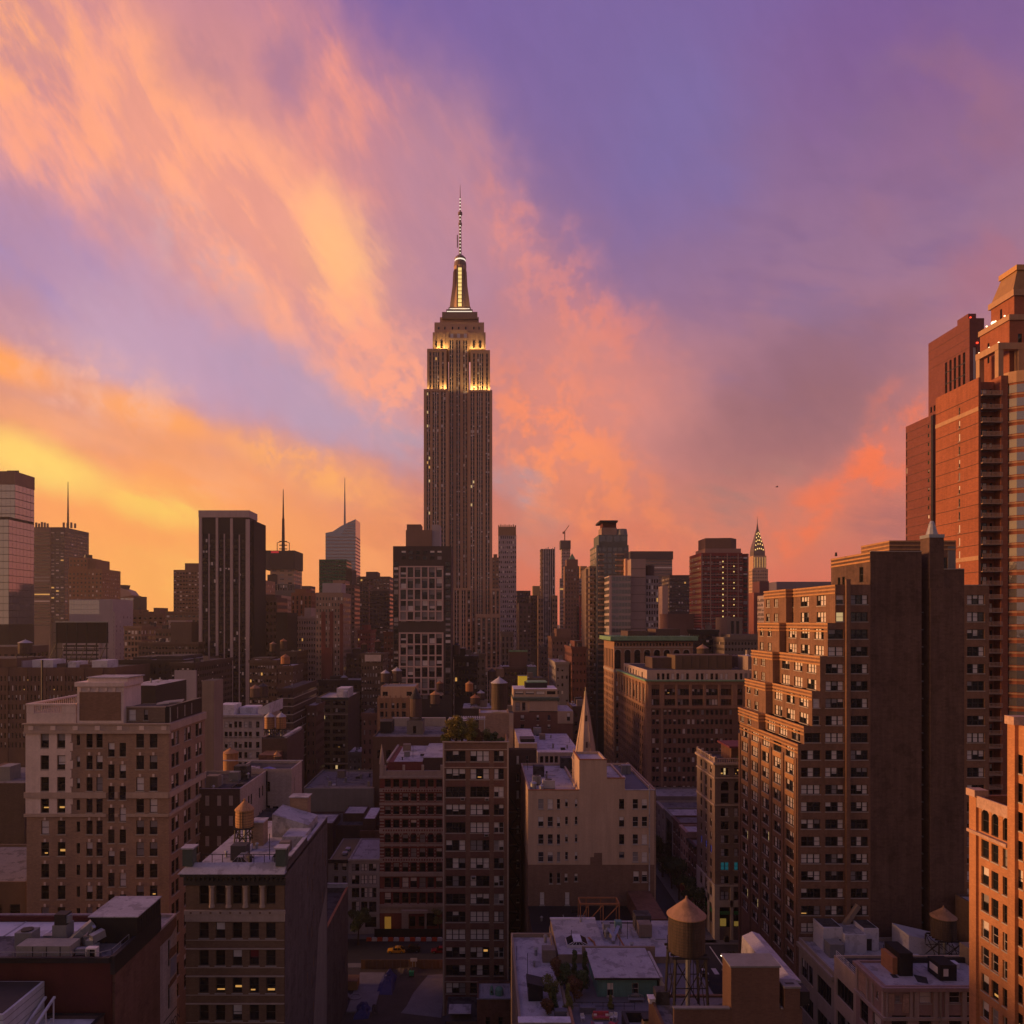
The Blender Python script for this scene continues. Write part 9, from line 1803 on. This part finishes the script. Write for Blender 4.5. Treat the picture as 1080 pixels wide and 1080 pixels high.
def lamp(label, x, y, dx):
    t = thing('street_lamp', label, 'street lamp', (x, y, .13)); part('pole', MB().cyl(x, y, .13, 8.2, .11, .07, 8).bar((x, y, 8.2), (x + dx, y, 8.7), .05), STEEL, t); part('lamp_head', MB().box(x + dx - .35, x + dx + .35, y - .14, y + .14, 8.62, 8.8), GRYP, t); part('lens', MB().box(x + dx - .28, x + dx + .28, y - .11, y + .11, 8.55, 8.62), BULB, t); return t
lamp('street lamp glowing beside the tan building on the avenue', 39.2, 211, 1.6); lamp('second street lamp further up the avenue on the left kerb', 39.2, 240, 1.6); lamp('street lamp on the right kerb before the balustraded building', 60.8, 205.4, -1.6)
t = thing('crossing_signal', 'crossing signal with an orange light at the avenue corner', 'signal', (60.6, 186, .13)); part('pole', MB().cyl(60.6, 186, .13, 3.2, .08, .08, 8), STEEL, t); part('signal_box', MB().box(60.3, 60.9, 185.6, 185.9, 2.5, 3.1), BLACKM, t); part('signal_light', MB().box(60.38, 60.82, 185.55, 185.6, 2.58, 3.02), mat('orange_signal', (.5, .1, .02), .5, 0, emit=(1, .2, .03), es=4.0), t)
t = thing('mail_box', 'dark box bin on the pavement at the crossing corner', 'bin', (66.5, 202.6, .13)); part('bin_body', MB().box(66, 67.2, 202.2, 203.1, .13, 1.4), BLACKM, t); part('bin_lid', MB().extr([(65.95, 1.4), (67.25, 1.4), (67.0, 1.65), (66.2, 1.65)], 202.15, 203.15), STEEL, t)
bx_, by_, bz_ = PX(819.5, 300), 300.0, PZ(513.5, 300); BRD = mat('dark_feathers', (.03, .025, .025), .9, .2, 3); m = MB()
m.lathe(0, 0, [(.02, -.45), (.12, -.25), (.17, 0), (.12, .25), (.07, .38), (.02, .5)], 8)
t = thing('flying_bird', 'small dark bird flying in the sky above the spired tower', 'bird', (bx_, by_, bz_)); bd = part('body', MB().bar((bx_ - .5, by_, bz_ - .05), (bx_ + .1, by_, bz_), .06, r2=.16).bar((bx_ + .1, by_, bz_), (bx_ + .5, by_, bz_ + .06), .16, r2=.05), BRD, t)
for s_ in (-1, 1): part('wing', MB().poly([(bx_ - .25, by_, bz_), (bx_ + .25, by_, bz_ + .03), (bx_ + .15, by_ + s_ * .6, bz_ + .32), (bx_ - .1, by_ + s_ * 1.15, bz_ + .2), (bx_ - .2, by_ + s_ * .6, bz_ + .28)]).poly([(bx_ - .25, by_, bz_ - .02), (bx_ - .2, by_ + s_ * .6, bz_ + .26), (bx_ - .1, by_ + s_ * 1.15, bz_ + .18), (bx_ + .15, by_ + s_ * .6, bz_ + .3), (bx_ + .25, by_, bz_ + .01)]), BRD, t)
part('tail', MB().poly([(bx_ - .45, by_ - .04, bz_ - .03), (bx_ - .45, by_ + .04, bz_ - .03), (bx_ - .8, by_ + .14, bz_ - .08), (bx_ - .8, by_ - .14, bz_ - .08)]), BRD, t)
# ---------------------------------------------------------------- air: thin evening haze over the whole city
hz_ = MB().box(-2600, 2600, -40, 2400, -1.5, 470)
hm = D.materials.new('evening_haze'); hm.use_nodes = True; hn = hm.node_tree; hn.nodes.clear()
hv = hn.nodes.new('ShaderNodeVolumePrincipled'); hv.inputs['Color'].default_value = (.93, .86, .83, 1); hv.inputs['Density'].default_value = .0001; hv.inputs['Anisotropy'].default_value = .35
ho_ = hn.nodes.new('ShaderNodeOutputMaterial'); hn.links.new(hv.outputs[0], ho_.inputs['Volume'])
tag(link('haze', hz_.mesh('haze', [hm]), None), kind='stuff')
sc.cycles.volume_bounces = 0
